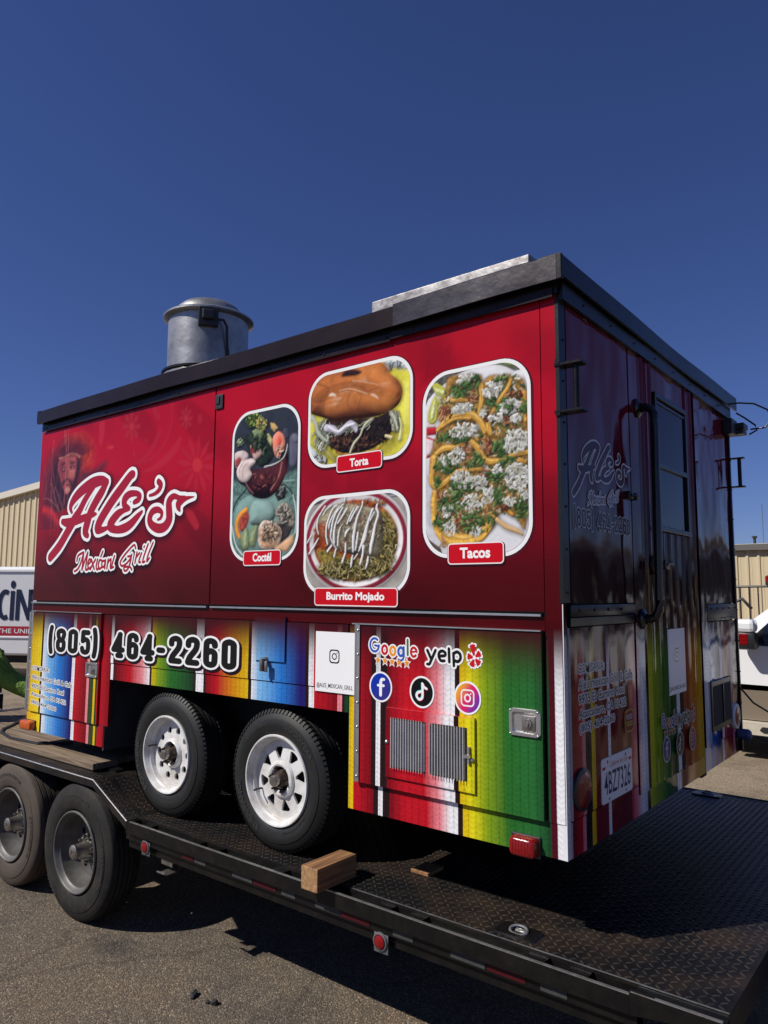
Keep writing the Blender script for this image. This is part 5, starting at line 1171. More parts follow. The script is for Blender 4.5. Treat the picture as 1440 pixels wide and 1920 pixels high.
# ribbed door
ribs = []
y = .875
while y < 1.795: ribs.append(y); y += .115
def rib(a, z):
    if z > 1.34 and 1.06 < a < 1.62: return 0.0
    t = ((a - .875) / .115) % 1.0
    return -.010 * max(0.0, 1 - abs(t - .5) / .5 * 1.0) ** 2 * (-1) if .3 < t < .7 else (-.004 if t < .06 or t > .94 else 0.0)
cols = []
for y in ribs: cols += [y, y + .004, y + .03, y + .045, y + .0575, y + .07, y + .085, y + .111]
cols = [c for c in cols if .875 < c < 1.797]
DR = wrap_panel('entry_door', FT, 'rear', .874, 1.798, .095, 2.178, .012, disp=rib, acols=cols, label='narrow ribbed rear door with sash window')
mb = MB(); mb.box(.012, .030, 1.080, 1.105, 1.325, 2.03, bev=.004); mb.box(.012, .030, 1.585, 1.610, 1.325, 2.03, bev=.004); mb.box(.012, .031, 1.080, 1.610, 2.012, 2.04, bev=.004); mb.box(.012, .034, 1.070, 1.62, 1.318, 1.345, bev=.004); mb.box(.012, .030, 1.105, 1.585, 1.648, 1.678, bev=.004); mb.box(.012, .026, 1.105, 1.585, 1.985, 1.998)
wf = part(mb, 'window_frame', M['black'], FT)
mb = MB(); mb.box(.012, .020, 1.105, 1.585, 1.678, 1.985); part(mb, 'window_pane', M['purple_glass'], FT)
mb = MB(); mb.box(.012, .016, 1.105, 1.585, 1.345, 1.648); part(mb, 'window_pane', M['door_glass'], FT)
mb = MB(); mb.lathe([(.024, .050), (.034, .048), (.040, .030), (.060, .022), (.085, .022), (.088, .001)], 20, 'x', (0, 1.00, 1.142)); mb.tube([(.080, 1.00, 1.142), (.085, 1.06, 1.150), (.075, 1.13, 1.148)], [.012, .010, .008], 8); part(mb, 'door_lever', M['darksteel'], FT)
mb = MB(); mb.box(.020, .034, 1.15, 1.21, 1.125, 1.152, bev=.002); part(mb, 'name_plate', M['steel'], FT)
mb = MB(); mb.box(.006, .030, .675, .735, 1.44, 1.475, bev=.004); mb.tube([(.03, .69, 1.457), (.035, .76, 1.457)], .007, 8); mb.box(.014, .032, .755, .785, 1.44, 1.474, bev=.004); part(mb, 'hasp', M['black'], FT)
mb = MB()
ctl = [(.014, .855, 1.905), (.050, .855, 1.905), (.078, .855, 1.895), (.095, .853, 1.865), (.098, .850, 1.82), (.098, .846, 1.4), (.098, .842, .97), (.095, .840, .925), (.078, .840, .892), (.050, .840, .880), (.014, .840, .880)]
mb.tube(ctl, .0205, 14)
for z, yy in ((1.905, .855), (.880, .840)): mb.lathe([(.014, .048), (.022, .048), (.030, .036), (.034, .026)], 20, 'x', (0, yy, z))
part(mb, 'grab_handle', M['handle'], FT)
for y0, y1 in ((-.014, .030), (2.595, 2.632)):
    mb = MB()
    for z in (1.712, 1.905): mb.box(-.012, .105, y0, y1 + (.02 if y0 < 1 else 0), z, z + .010)
    mb.tube([(.072, (y0 + y1) / 2 + .005, 1.722), (.072, (y0 + y1) / 2 + .005, 1.905)], .0125, 10)
    mb.box(-.006, .014, y0 - .002, y1 - .004, 1.70, 1.72); mb.box(-.006, .014, y0 - .002, y1 - .004, 1.91, 1.935)
    part(mb, 'hook_bracket', M['frame'], FT)
mb = MB(); mb.box(.010, .070, 2.48, 2.62, 2.06, 2.165, bev=.006); jb = part(mb, 'junction_box', M['black_plastic'], FT)
mb = MB(); mb.box(.050, .110, 2.60, 2.70, 2.075, 2.105, bev=.004); mb.box(.055, .115, 2.60, 2.72, 2.11, 2.15, bev=.006); mb.box(.03, .06, 2.60, 2.64, 2.08, 2.15); part(mb, 'flood_lamp', M['black_plastic'], FT)
mb = MB(); mb.tube([(.05, 2.50, 2.262), (.10, 2.56, 2.275), (.17, 2.66, 2.28), (.24, 2.72, 2.24), (.26, 2.72, 2.17), (.22, 2.72, 2.12), (.13, 2.72, 2.12)], .006, 8)
mb.tube([(.055, 2.67, 2.235), (.10, 2.70, 2.20), (.16, 2.72, 2.145), (.17, 2.72, 2.11), (.12, 2.72, 2.085)], .006, 8); part(mb, 'lamp_cable', M['cable'], FT)
mb = MB(); mb.box(.010, .022, 1.925, 2.375, .205, .492, bev=.003); vt = part(mb, 'vent_frame', M['black'], FT)
mb = MB(); mb.box(.0222, .0235, 1.955, 2.345, .235, .462); part(mb, 'vent_opening', M['cavity'], FT)
mb = MB(); mb.box(.0236, .030, 2.150, 2.162, .235, .462); part(mb, 'vent_bar', M['black'], FT)
mb = MB(); mb.lathe([(.010, .080), (.022, .080), (.030, .074), (.030, .062)], 28, 'x', (0, 2.455, .236)); part(mb, 'tail_lamp', M['whiteprint'], FT, label='round tail lamp with a white rim')
mb = MB(); mb.lathe([(.012, .062), (.028, .060), (.036, .040), (.038, .001)], 28, 'x', (0, 2.455, .236)); part(mb, 'lens', M['red_lens'], FT)
mb = MB(); mb.lathe([(.008, .082), (.020, .081), (.024, .070)], 28, 'x', (0, .116, .238)); part(mb, 'tail_lamp', M['black_plastic'], FT, label='round dark red tail lamp')
mb = MB(); mb.lathe([(.012, .070), (.024, .068), (.032, .045), (.034, .001)], 28, 'x', (0, .116, .238)); part(mb, 'lens', M['red_lens'], FT)
mb = MB(); mb.lathe([(.008, .030), (.04, .034), (.07, .034), (.085, .022), (.09, .001)], 18, 'x', (0, 2.545, .112)); part(mb, 'power_socket', M['blue_plastic'], FT)
mb = MB(); mb.tube([(.03, 2.56, .40), (.08, 2.66, .30), (.20, 2.78, .20), (.30, 2.9, .16)], .006, 6); part(mb, 'loose_cord', M['cable'], FT)

# licence plate
mb = MB(); pp = rrect(.308, .652, .137, .318, .014, 4); mb.prism(pp, .0105, .0135, 'x'); lp = part(mb, 'licence_plate', M['whiteprint'], FT)
pr = Print('rear', .0136)
put_text(pr, '4BZ7326', rq(.335, .628, .168, .262, -.004), (.02, .03, .10), .012)
put_text(pr, 'California', rq(.40, .50, .274, .296), (.42, .02, .03), .0, shear=.3)
put_text(pr, 'Perm Trailer', rq(.51, .60, .272, .292), (.42, .02, .03), .0, shear=.3)
pr.poly([(.318, .272), (.35, .272), (.35, .284), (.318, .284)], (.5, .02, .03)); pr.poly([(.612, .270), (.644, .270), (.644, .282), (.612, .282)], (.5, .02, .03))
pr.disc(.375, .300, .007, col=(.05, .05, .05)); pr.disc(.575, .300, .007, col=(.05, .05, .05)); pr.disc(.385, .150, .006, col=(.08, .08, .08)); pr.disc(.575, .150, .006, col=(.08, .08, .08))
pr.build('plate_lettering', FT)

# ---------------------------------------------------------------- print on the side
LOGO = [[(p[0], p[1], p[2] * .88) for p in st] for st in LOGO]
def logo(pr, out1, fill, sub=True, shadow=True, white=WHITE, tf=None, scale=1.0):
    pr.tf = tf
    g = out1
    for st in LOGO: pr.stroke(st, white, grow=g, n=16)
    for st in LOGO: pr.stroke(st, fill, grow=0, n=14)
    for st in SUBLOGO: pr.stroke(st, white, grow=.0115, n=8)
    for st in SUBLOGO: pr.stroke(st, fill, grow=-.0015, n=8)
    pr.tf = None
LOGO_RED = (.33, .012, .03)
pr = Print('side', .0088, cyc=0); logo(pr, .0225, LOGO_RED); pr.build('logo_lettering', FT)

def plain(s_): return s_
PHN = [('(', -3.925, -3.835, 0, 0), ('8', -3.815, -3.662, 0, 0), ('0', -3.655, -3.503, 0, 0), ('5', -3.496, -3.345, 0, 0), (')', -3.345, -3.255, 0, 0),
       ('4', -3.128, -2.968, 0, 0), ('6', -2.960, -2.808, 0, 0), ('4', -2.805, -2.648, 0, 0), ('-', -2.640, -2.532, 0, 0), ('2', -2.523, -2.368, 0, 0), ('2', -2.362, -2.205, 0, 0), ('6', -2.196, -2.045, 0, 0), ('0', -2.036, -1.885, 0, 0)]
PHN = [(c, a0, a1, z0 if c not in '()' else z0 - .0, z1) for c, a0, a1, z0, z1 in PHN]
def ph(pr, rows, h):
    fix = []
    for c, a0, a1, z0, z1 in rows:
        z0, z1 = .572, .738
        fix.append((c, a0, a1, z0, z1))
    K = .64
    pr.tf = lambda a, z: (a / K, z)
    phone_number(pr, [(c, a0 * K, a1 * K, z0, z1) for c, a0, a1, z0, z1 in fix], .0172, .0115)
    pr.tf = None
pr = Print('side', .0186, cyc=0); ph(pr, [r for r in PHN if r[2] < -3.25], 0); pr.build('phone_lettering', FT)
pr = Print('side', .0076, cyc=0); ph(pr, [r for r in PHN if r[2] > -3.25], 0); pr.build('phone_lettering', FT)
def address(pr, rows, off, bold=.012, dark=(.015, .015, .015), w=(.62, .62, .62)):
    for t, q in rows: put_text(pr, t, q, dark, bold, outline=[(w, off, 0, 0)], n=8)
pr = Print('side', .0186)
address(pr, [('COMISARIA:', ((-4.122, .428), (-3.878, .424), (-3.878, .452), (-4.122, .458))), ("Ale's mexican Grill & Cafe", ((-4.122, .366), (-3.567, .344), (-3.567, .376), (-4.122, .398))),
             ('9975 El Camino Real', ((-4.122, .300), (-3.665, .285), (-3.665, .316), (-4.122, .331))), ('Atascadero, CA 93422', ((-4.120, .244), (-3.632, .222), (-3.632, .252), (-4.120, .274))),
             ('(805) 464-2260', ((-4.112, .188), (-3.755, .164), (-3.755, .194), (-4.112, .218)))], .0050, bold=.012, w=(.75, .75, .75))
pr.build('address_lettering', FT)

# food pictures
# ---------------------------------------------------------------- printed pictures, worked out point by point on the panel
import numpy as np
class Canvas:
    """a fine grid lying on the side wall; every grid point gets its printed colour"""
    def __init__(s, a0, a1, z0, z1, cell, seed=1):
        s.a0, s.z0, s.cell = a0, z0, cell
        s.nx = int(round((a1 - a0) / cell)) + 1; s.nz = int(round((z1 - z0) / cell)) + 1
        s.x = np.linspace(a0, a1, s.nx); s.z = np.linspace(z0, z1, s.nz)
        s.X, s.Z = np.meshgrid(s.x, s.z); s.C = np.zeros((s.nz, s.nx, 3)); s.r = np.random.RandomState(seed)
    def noise(s, scale, octs=3, stretch=(1, 1)):
        out = np.zeros((s.nz, s.nx)); amp = 1.0; tot = 0
        for o in range(octs):
            sx = scale * stretch[0] / 2 ** o; sz = scale * stretch[1] / 2 ** o
            gx = int((s.x[-1] - s.x[0]) / sx) + 3; gz = int((s.z[-1] - s.z[0]) / sz) + 3
            g = s.r.rand(gz, gx); u = (s.X - s.a0) / sx; v = (s.Z - s.z0) / sz
            i = np.clip(u.astype(int), 0, gx - 2); j = np.clip(v.astype(int), 0, gz - 2); fu = u - i; fv = v - j
            fu = fu * fu * (3 - 2 * fu); fv = fv * fv * (3 - 2 * fv)
            out += amp * (g[j, i] * (1 - fu) * (1 - fv) + g[j, i + 1] * fu * (1 - fv) + g[j + 1, i] * (1 - fu) * fv + g[j + 1, i + 1] * fu * fv)
            tot += amp; amp *= .55
        return out / tot - .5
    def win(s, x0, x1, z0, z1, m):
        i0 = max(0, int((x0 - m - s.a0) / s.cell)); i1 = min(s.nx, int((x1 + m - s.a0) / s.cell) + 2)
        j0 = max(0, int((z0 - m - s.z0) / s.cell)); j1 = min(s.nz, int((z1 + m - s.z0) / s.cell) + 2)
        return (slice(j0, j1), slice(i0, i1)) if i1 > i0 and j1 > j0 else None
    def sd_poly(s, w, pts):
        X, Z = s.X[w], s.Z[w]; d = np.full(X.shape, 1e9); ins = np.zeros(X.shape, bool); n = len(pts)
        for k in range(n):
            x0, y0 = pts[k][:2]; x1, y1 = pts[(k + 1) % n][:2]; ex, ey = x1 - x0, y1 - y0; L = ex * ex + ey * ey + 1e-12
            t = np.clip(((X - x0) * ex + (Z - y0) * ey) / L, 0, 1)
            d = np.minimum(d, (X - x0 - ex * t) ** 2 + (Z - y0 - ey * t) ** 2)
            if y0 != y1:
                c = ((y0 > Z) != (y1 > Z)) & (X < (x1 - x0) * (Z - y0) / (y1 - y0) + x0); ins ^= c
        d = np.sqrt(d); return np.where(ins, d, -d)
    def sd_stroke(s, w, pts):
        X, Z = s.X[w], s.Z[w]; d = np.full(X.shape, -1e9)
        for (x0, y0, r0), (x1, y1, r1) in zip(pts, pts[1:]):
            ex, ey = x1 - x0, y1 - y0; t = np.clip(((X - x0) * ex + (Z - y0) * ey) / (ex * ex + ey * ey + 1e-12), 0, 1)
            d = np.maximum(d, r0 + (r1 - r0) * t - np.hypot(X - x0 - ex * t, Z - y0 - ey * t))
        return d
    def lay(s, w, sd, col, soft=.003, dome=.02, amt=.5, tex=None, texamt=.3, shadow=.0, alpha=1.0):
        if shadow:
            sh = np.clip((sd + .014) / .018, 0, 1) * shadow; sh = np.roll(sh, (-max(1, int(.005 / s.cell)), max(1, int(.004 / s.cell))), (0, 1))
            s.C[w] *= (1 - sh)[..., None]
        a = np.clip(sd / soft + .5, 0, 1) * alpha
        f = np.ones(sd.shape)
        if amt and min(sd.shape) > 2:
            t = np.clip(sd / dome, 0, 1); h = np.sqrt(np.clip(1 - (1 - t) ** 2, 0, 1)) * dome
            gz, gx = np.gradient(h, s.cell); nrm = np.sqrt(gx * gx + gz * gz + 1)
            f = 1 + amt * ((-gx * -.42 - gz * .62 + .66) / nrm / .66 - 1)
        if tex is not None: f = f * (1 + texamt * 2 * tex[w])
        c = np.array(col)[None, None, :] * np.clip(f, .12, 2.2)[..., None]
        s.C[w] = s.C[w] * (1 - a[..., None]) + c * a[..., None]
    def poly(s, pts, col, **k):
        if len(pts) > 5: pts = [p[:2] for p in smooth_loop(pts, 4)]
        xs = [p[0] for p in pts]; zs = [p[1] for p in pts]; w = s.win(min(xs), max(xs), min(zs), max(zs), .02)
        if w: s.lay(w, s.sd_poly(w, pts), col, **k)
    def stroke(s, pts, col, smooth=True, grow=0.0, shift=(0, 0), **k):
        if smooth and len(pts) > 2: pts = Print.smooth_pts(None, pts, 4)
        pts = [(p[0] + shift[0], p[1] + shift[1], p[2] + grow) for p in pts]
        if len(pts) == 1: pts = pts * 2
        xs = [p[0] for p in pts]; zs = [p[1] for p in pts]; w = s.win(min(xs), max(xs), min(zs), max(zs), .03 + max(p[2] for p in pts))
        if w: s.lay(w, s.sd_stroke(w, pts), col, **k)
    def bits(s, ca, cz, ra, rz, n, size, pal, elong=1.5, var=.3, ang=None, amt=.6, shadow=.35, curl=0.0):
        for _ in range(n):
            t = s.r.rand() * 2 * PI; q = s.r.rand() ** .55; x = ca + ra * q * math.cos(t); z = cz + rz * q * math.sin(t)
            an = s.r.rand() * PI if ang is None else ang + s.r.randn() * .35; L = size * elong * (.6 + .8 * s.r.rand()); W = size * (.6 + .6 * s.r.rand())
            c = lerp(pal[s.r.randint(len(pal))], (0, 0, 0), s.r.rand() * var); b = an + curl * s.r.randn()
            p0 = (x - L * math.cos(an), z - L * math.sin(an), W); p1 = (x, z, W); p2 = (x + L * math.cos(b), z + L * math.sin(b), W * .8)
            s.stroke([p0, p1, p2], c, smooth=False, soft=.0022, dome=W * 1.3, amt=amt, shadow=shadow)
    def build(s, name, h, clip=None, alpha=.12, label=None):
        P_ = [(clip(float(a), float(z)) if clip else (float(a), float(z))) for z in s.z for a in s.x]
        V = [(a, -h, z) for a, z in P_]; nx = s.nx
        F = [(j * nx + i, j * nx + i + 1, (j + 1) * nx + i + 1, (j + 1) * nx + i) for j in range(s.nz - 1) for i in range(nx - 1)]
        def area(f): 
            (x0, y0), (x1, y1), (x2, y2), (x3, y3) = (P_[q] for q in f); return abs((x2 - x0) * (y3 - y1) - (x3 - x1) * (y2 - y0))
        if clip: F = [f for f in F if area(f) > s.cell ** 2 * .02]
        me = bpy.data.meshes.new(name); me.from_pydata(V, [], F)
        ca = me.color_attributes.new('print', 'FLOAT_COLOR', 'POINT')
        rgba = np.concatenate([np.clip(s.C, .002, .82), np.full(s.C.shape[:2] + (1,), alpha)], axis=2).astype(np.float32)
        ca.data.foreach_set('color', rgba.reshape(-1)); me.update(); me.materials.append(M['print'])
        o = bpy.data.objects.new(name, me); COL.objects.link(o); put(o, FT); return tag(o, label)
def smooth_loop(pts, sub=4):
    n = len(pts); out = []
    for i in range(n):
        a, b, c, d = (pts[(i + k) % n][:2] for k in (-1, 0, 1, 2))
        for k in range(sub):
            t = k / sub; out.append(tuple(.5 * ((2 * q) + (r_ - p) * t + (2 * p - 5 * q + 4 * r_ - e) * t * t + (3 * q - p - 3 * r_ + e) * t ** 3) for p, q, r_, e in zip(a, b, c, d)))
    return out

# --- the left hatch: red ground, scroll flowers, the hooded face
cv = Canvas(-4.193, -2.152, .927, 2.183, .0085, 3)
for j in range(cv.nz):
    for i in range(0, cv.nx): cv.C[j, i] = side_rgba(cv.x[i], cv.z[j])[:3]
n1 = cv.noise(.30, 3); cv.C *= (1 + .25 * n1)[..., None]
for c, kind, pts in FLORAL:
    c = tuple(q * .88 for q in c)
    if kind == 'poly': cv.poly(pts, c, amt=0, soft=.008, alpha=.75)
    else: cv.stroke(pts, c, amt=0, soft=.008, alpha=.75)
tx = cv.noise(.05, 4); lattice = cv.noise(.028, 2)
# orange lattice and folds behind the head
w = cv.win(-4.18, -3.42, 1.45, 2.12, 0); X_, Z_ = cv.X[w], cv.Z[w]
m_ = np.clip(1 - np.hypot((X_ + 3.74) / .34, (Z_ - 1.93) / .22), 0, 1) ** .8 * .9
oc = np.array((.36, .062, .022)) * (1 + 1.8 * lattice[w])[..., None]; cv.C[w] = cv.C[w] * (1 - m_[..., None]) + oc * m_[..., None]
m_ = np.clip(1 - np.hypot((X_ + 4.04) / .20, (Z_ - 1.66) / .42), 0, 1) ** .7 * .85; cv.C[w] = cv.C[w] * (1 - m_[..., None]) + np.array((.055, .010, .020)) * (1 + tx[w])[..., None] * m_[..., None]
for k, (c, pts) in enumerate(FACE):
    soft = {0: .10, 1: .035, 3: .04, 4: .04, 15: .03, 16: .06}.get(k, .010)
    cv.poly(pts, c, soft=soft, dome=.05, amt=.35 if k in (2, 15) else 0, tex=tx, texamt=.5, alpha=.92)
for st in CROWN[2:]: cv.stroke([(*p, .004) for p in st], (.05, .012, .02), soft=.012, amt=0, alpha=.7)
for st in CROWN[:2]: cv.stroke([(*p, .007) for p in st], (.30, .09, .07), soft=.008, amt=.4, dome=.006, tex=lattice, texamt=.9)
for st in HAIRS: cv.stroke([(*p, .0022) for p in st], (.50, .16, .16), soft=.006, amt=0, alpha=.65)
for k in range(26):
    x = -4.15 + .45 * cv.r.rand(); z = 1.30 + .5 * cv.r.rand(); cv.stroke([(x, z, .002), (x + .03 * cv.r.randn(), z + .12, .003), (x + .05 * cv.r.randn(), z + .26, .002)], (.22, .06, .07), soft=.006, amt=0, alpha=.5)
for st in LOGO: cv.stroke(st, (.016, .002, .005), grow=.036, shift=(.010, -.014), soft=.045, amt=0, alpha=.85)
for st in SUBLOGO: cv.stroke(st, (.010, .001, .003), grow=.022, shift=(.010, -.012), soft=.030, amt=0, alpha=.85)
cv.build('artwork_print', .0083, alpha=.05)

def picture(cv, box, r, label, rim=(.76, .76, .76)):
    a0, a1, z0, z1 = box; b = .017
    pr = Print('side', .0066)
    for g_, c in ((.012, (.09, .004, .009)), (.006, (.045, .003, .007))): pr.poly(rrect(a0 - g_ * .6, a1 + g_, z0 - g_ * 1.2, z1 + g_ * .3, r + g_, 8), c)
    pr.poly(rrect(a0, a1, z0, z1, r, 10), rim); pr.build('picture_frame', FT)
    cv.C *= (1 + .10 * cv.noise(.01, 2))[..., None]
    cv.build('food_photo', .0076, clip=clipper(a0 + b, a1 - b, z0 + b, z1 - b, r - b * .8), label=label)
def plain_paint(cv, shapes, tex, over=None, skip=()):
    over = over or {}
    for i, (c, kind, pts) in enumerate(shapes):
        if i in skip: continue
        k = dict(soft=.004, dome=.02, amt=.5, tex=tex, texamt=.3); k.update(over.get(i, {}))
        if kind == 'poly': cv.poly(pts, c, **k)
        elif kind == 'ell': cv.poly(ell_pts(pts), c, **k)
        else: cv.stroke(pts, c, **k)
def ell_pts(pts, n=36):
    (cx, cz), (ax, az), (bx, bz) = [p[:2] for p in pts]
    return [(cx + (ax - cx) * math.cos(2 * PI * k / n) + (bx - cx) * math.sin(2 * PI * k / n), cz + (az - cz) * math.cos(2 * PI * k / n) + (bz - cz) * math.sin(2 * PI * k / n)) for k in range(n)]

# --- torta
B_ = (-1.390, -.718, 1.619, 2.115); cv = Canvas(*B_, .0046, 11); t3 = cv.noise(.04, 4); t1 = cv.noise(.012, 3)
sf = dict(soft=.03, amt=0)
plain_paint(cv, TORTA[:9], t3, {0: dict(amt=0, texamt=.35), 1: dict(tex=t1, texamt=1.2, soft=.02), 3: dict(**sf), 4: dict(soft=.02)})
cv.bits(-1.31, 1.66, .06, .03, 26, .006, [(.6, .62, .62), (.25, .25, .27), (.06, .06, .06)], elong=2); cv.bits(-.84, 2.075, .06, .02, 20, .006, [(.6, .64, .66), (.2, .22, .24)], elong=2)
cv.poly([(-1.27, 1.80), (-1.20, 1.69), (-1.05, 1.655), (-.92, 1.69), (-.82, 1.80), (-.80, 1.70), (-.92, 1.62), (-1.2, 1.62)], (.16, .12, .015), soft=.05, amt=0, alpha=.6)
plain_paint(cv, TORTA[9:12], t1, {i: dict(texamt=1.0, dome=.05) for i in range(3)})
cv.bits(-1.05, 1.735, .19, .05, 260, .0055, [(.11, .05, .03), (.045, .02, .014), (.02, .012, .01), (.17, .08, .05)], elong=1.5)
cv.bits(-.93, 1.775, .09, .045, 120, .005, [(.02, .014, .013), (.035, .022, .018)], elong=1.4, shadow=.2)
cv.bits(-1.29, 1.79, .055, .075, 110, .0028, [(.55, .58, .45), (.40, .44, .30), (.68, .70, .62), (.25, .28, .18)], elong=7, curl=.6, ang=1.2)
cv.bits(-.82, 1.80, .028, .05, 40, .0026, [(.55, .56, .40), (.40, .42, .28)], elong=7, curl=.6, ang=1.9)
cv.bits(-1.10, 1.80, .14, .025, 50, .0028, [(.50, .53, .40), (.3, .33, .2)], elong=7, curl=.6, ang=.3)
plain_paint(cv, TORTA[12:19], t3, {i: dict(dome=.012, texamt=.15, shadow=.4) for i in range(7)})
plain_paint(cv, TORTA[19:23], t3, {0: dict(dome=.09, amt=.75, texamt=.25, shadow=.5), 1: dict(soft=.05, dome=.10, amt=.35, texamt=.3), 2: dict(soft=.06, amt=0, alpha=.75), 3: dict(soft=.05, amt=0, alpha=.8)})
w = cv.win(-1.39, -.77, 1.84, 2.115, 0); hh_ = cv.sd_poly(w, [p[:2] for p in smooth_loop(TORTA[19][2], 4)]); mk = np.clip(hh_ / .02, 0, 1)
cv.C[w] *= (1 - mk[..., None] * .25 * np.clip((1.915 - cv.Z[w]) / .06, 0, 1)[..., None])
gl = np.clip(cv.noise(.035, 3, (1.8, .7))[w] - .10, 0, 1) * 2.4 * mk * np.exp(-((cv.Z[w] - 1.995 - .03 * np.sin(cv.X[w] * 12)) / .035) ** 2)
cv.C[w] = cv.C[w] * (1 - gl[..., None] * .8) + np.array((.85, .62, .45)) * gl[..., None] * .8
plain_paint(cv, TORTA[23:], t1, {0: dict(soft=.014, texamt=.5), 1: dict(soft=.012, amt=0, alpha=.6), 2: dict(soft=.012, amt=0, alpha=.6), 3: dict(soft=.007, amt=0, grow=-.001, alpha=.7), 4: dict(soft=.010, amt=0, alpha=.8), 5: dict(soft=.007, amt=0, grow=-.001, alpha=.6), 6: dict(soft=.009, amt=0, alpha=.8), 7: dict(soft=.01, amt=0, alpha=.6), 8: dict(soft=.016, amt=0, alpha=.6), 9: dict(soft=.016, amt=0, alpha=.6)})
picture(cv, B_, .135, 'torta sandwich picture in a white rounded frame')

# --- burrito
B_ = (-1.405, -.732, .985, 1.477); cv = Canvas(*B_, .0046, 12); t3 = cv.noise(.04, 4); t1 = cv.noise(.012, 3)
cx, cz = -1.068, 1.245
def ell(a, b, c, **k): cv.poly([(cx + a * math.cos(t), cz + b * math.sin(t)) for t in [2 * PI * q / 40 for q in range(40)]], c, **k)
plain_paint(cv, BURRITO[:4], t3, {0: dict(amt=0), 3: dict(soft=.01)})
ell(.345, .270, (.14, .13, .12), soft=.05, amt=0, alpha=.6); ell(.335, .258, (.52, .50, .50), dome=.03, amt=.4); ell(.322, .246, (.22, .016, .032), soft=.008, dome=.02, amt=.3); ell(.296, .222, (.60, .58, .58), soft=.008, dome=.04, amt=-.35)
ell(.268, .198, (.36, .06, .012), soft=.008, amt=.3, tex=t1, texamt=.8)
cv.bits(cx - .17, cz + .03, .10, .13, 170, .0042, [(.42, .09, .02), (.28, .045, .012), (.50, .18, .04)], elong=1.6); cv.bits(cx + .05, cz + .175, .16, .02, 60, .0035, [(.45, .10, .02), (.5, .2, .05)])
cv.poly([(cx - .24, cz - .04), (cx - .1, cz - .06), (cx + .1, cz - .12), (cx + .12, cz + .1), (cx + .2, cz + .13), (cx + .262, cz + .02), (cx + .22, cz - .12), (cx + .05, cz - .188), (cx - .1, cz - .175), (cx - .2, cz - .12)], (.20, .15, .03), soft=.03, amt=0, tex=t1, texamt=1.2)
cv.bits(cx + .17, cz - .03, .085, .14, 420, .0026, [(.50, .40, .13), (.36, .28, .07), (.16, .13, .035), (.62, .52, .25)], elong=5, curl=.7)
cv.bits(cx - .02, cz - .135, .22, .048, 460, .0026, [(.48, .39, .13), (.32, .26, .07), (.11, .09, .025), (.58, .48, .22)], elong=5, curl=.7)
plain_paint(cv, BURRITO[11:15], t1, {0: dict(dome=.10, amt=.7, texamt=.5, shadow=.5), 1: dict(soft=.05, amt=0, alpha=.7, texamt=.6), 2: dict(soft=.04, amt=0, alpha=.8, texamt=.6), 3: dict(soft=.03, amt=0, texamt=.8)})
cv.bits(-1.09, 1.30, .19, .10, 420, .0032, [(.44, .39, .27), (.30, .26, .17), (.17, .14, .09), (.36, .15, .07), (.52, .47, .36)], elong=3, curl=.5, shadow=.2)
plain_paint(cv, BURRITO[15:], None, {i: dict(dome=.007, amt=.7, shadow=.55, soft=.003) for i in range(40)})
picture(cv, B_, .135, 'burrito plate picture in a white rounded frame')

# --- cocktail
B_ = (-1.987, -1.445, 1.160, 1.998); cv = Canvas(*B_, .0050, 13); t3 = cv.noise(.05, 4); t1 = cv.noise(.014, 3)
plain_paint(cv, COCTEL[:27], t3, {0: dict(amt=0), 4: dict(amt=0, soft=.03, tex=t1, texamt=.8), 8: dict(dome=.06, texamt=.2), 9: dict(dome=.07, amt=.7, texamt=.15, soft=.012), 10: dict(soft=.008, alpha=.7), 11: dict(soft=.008, alpha=.7),
    13: dict(tex=t1, texamt=.9, shadow=.5), 14: dict(soft=.015, tex=t1), 16: dict(tex=t1, texamt=.6, shadow=.6), 17: dict(soft=.02), 18: dict(soft=.02, tex=t1, texamt=.5), 19: dict(soft=.015), 20: dict(soft=.015), 21: dict(shadow=.4, dome=.014), 22: dict(soft=.01, tex=t1, texamt=.8), 23: dict(shadow=.5), 24: dict(soft=.012), 25: dict(shadow=.5), 26: dict(soft=.012)})
cv.stroke([(-1.97, 1.36, .004), (-1.93, 1.25, .004), (-1.85, 1.18, .004)], (.55, .62, .58), soft=.006, amt=0); cv.stroke([(-1.49, 1.50, .003), (-1.465, 1.40, .003), (-1.47, 1.30, .003)], (.5, .6, .56), soft=.006, amt=0)
cv.bits(-1.66, 1.31, .07, .05, 60, .006, [(.55, .38, .26), (.35, .22, .14), (.70, .52, .38), (.10, .08, .06)], elong=2, curl=.6); cv.bits(-1.56, 1.40, .05, .05, 50, .0055, [(.34, .30, .24), (.12, .11, .09), (.50, .45, .38)], elong=2.4, curl=.6)
cv.bits(-1.58, 1.52, .04, .035, 26, .006, [(.03, .03, .03), (.14, .14, .13), (.35, .35, .33)], elong=1.8)
plain_paint(cv, COCTEL[27:32], t3, {0: dict(dome=.12, amt=.8, texamt=.5, shadow=.4), 1: dict(soft=.03, amt=0, alpha=.8), 2: dict(soft=.015, amt=0), 3: dict(soft=.012, amt=0), 4: dict(soft=.004, amt=0)})
cv.stroke([(-1.58, 1.68, .003), (-1.60, 1.61, .004), (-1.66, 1.54, .003)], (.50, .22, .2), soft=.01, amt=0, alpha=.7); cv.stroke([(-1.87, 1.66, .002), (-1.86, 1.59, .004), (-1.80, 1.53, .002)], (.35, .15, .15), soft=.01, amt=0, alpha=.7)
cv.bits(-1.74, 1.60, .12, .05, 30, .005, [(.16, .03, .035), (.09, .018, .02), (.24, .08, .06)], elong=2)
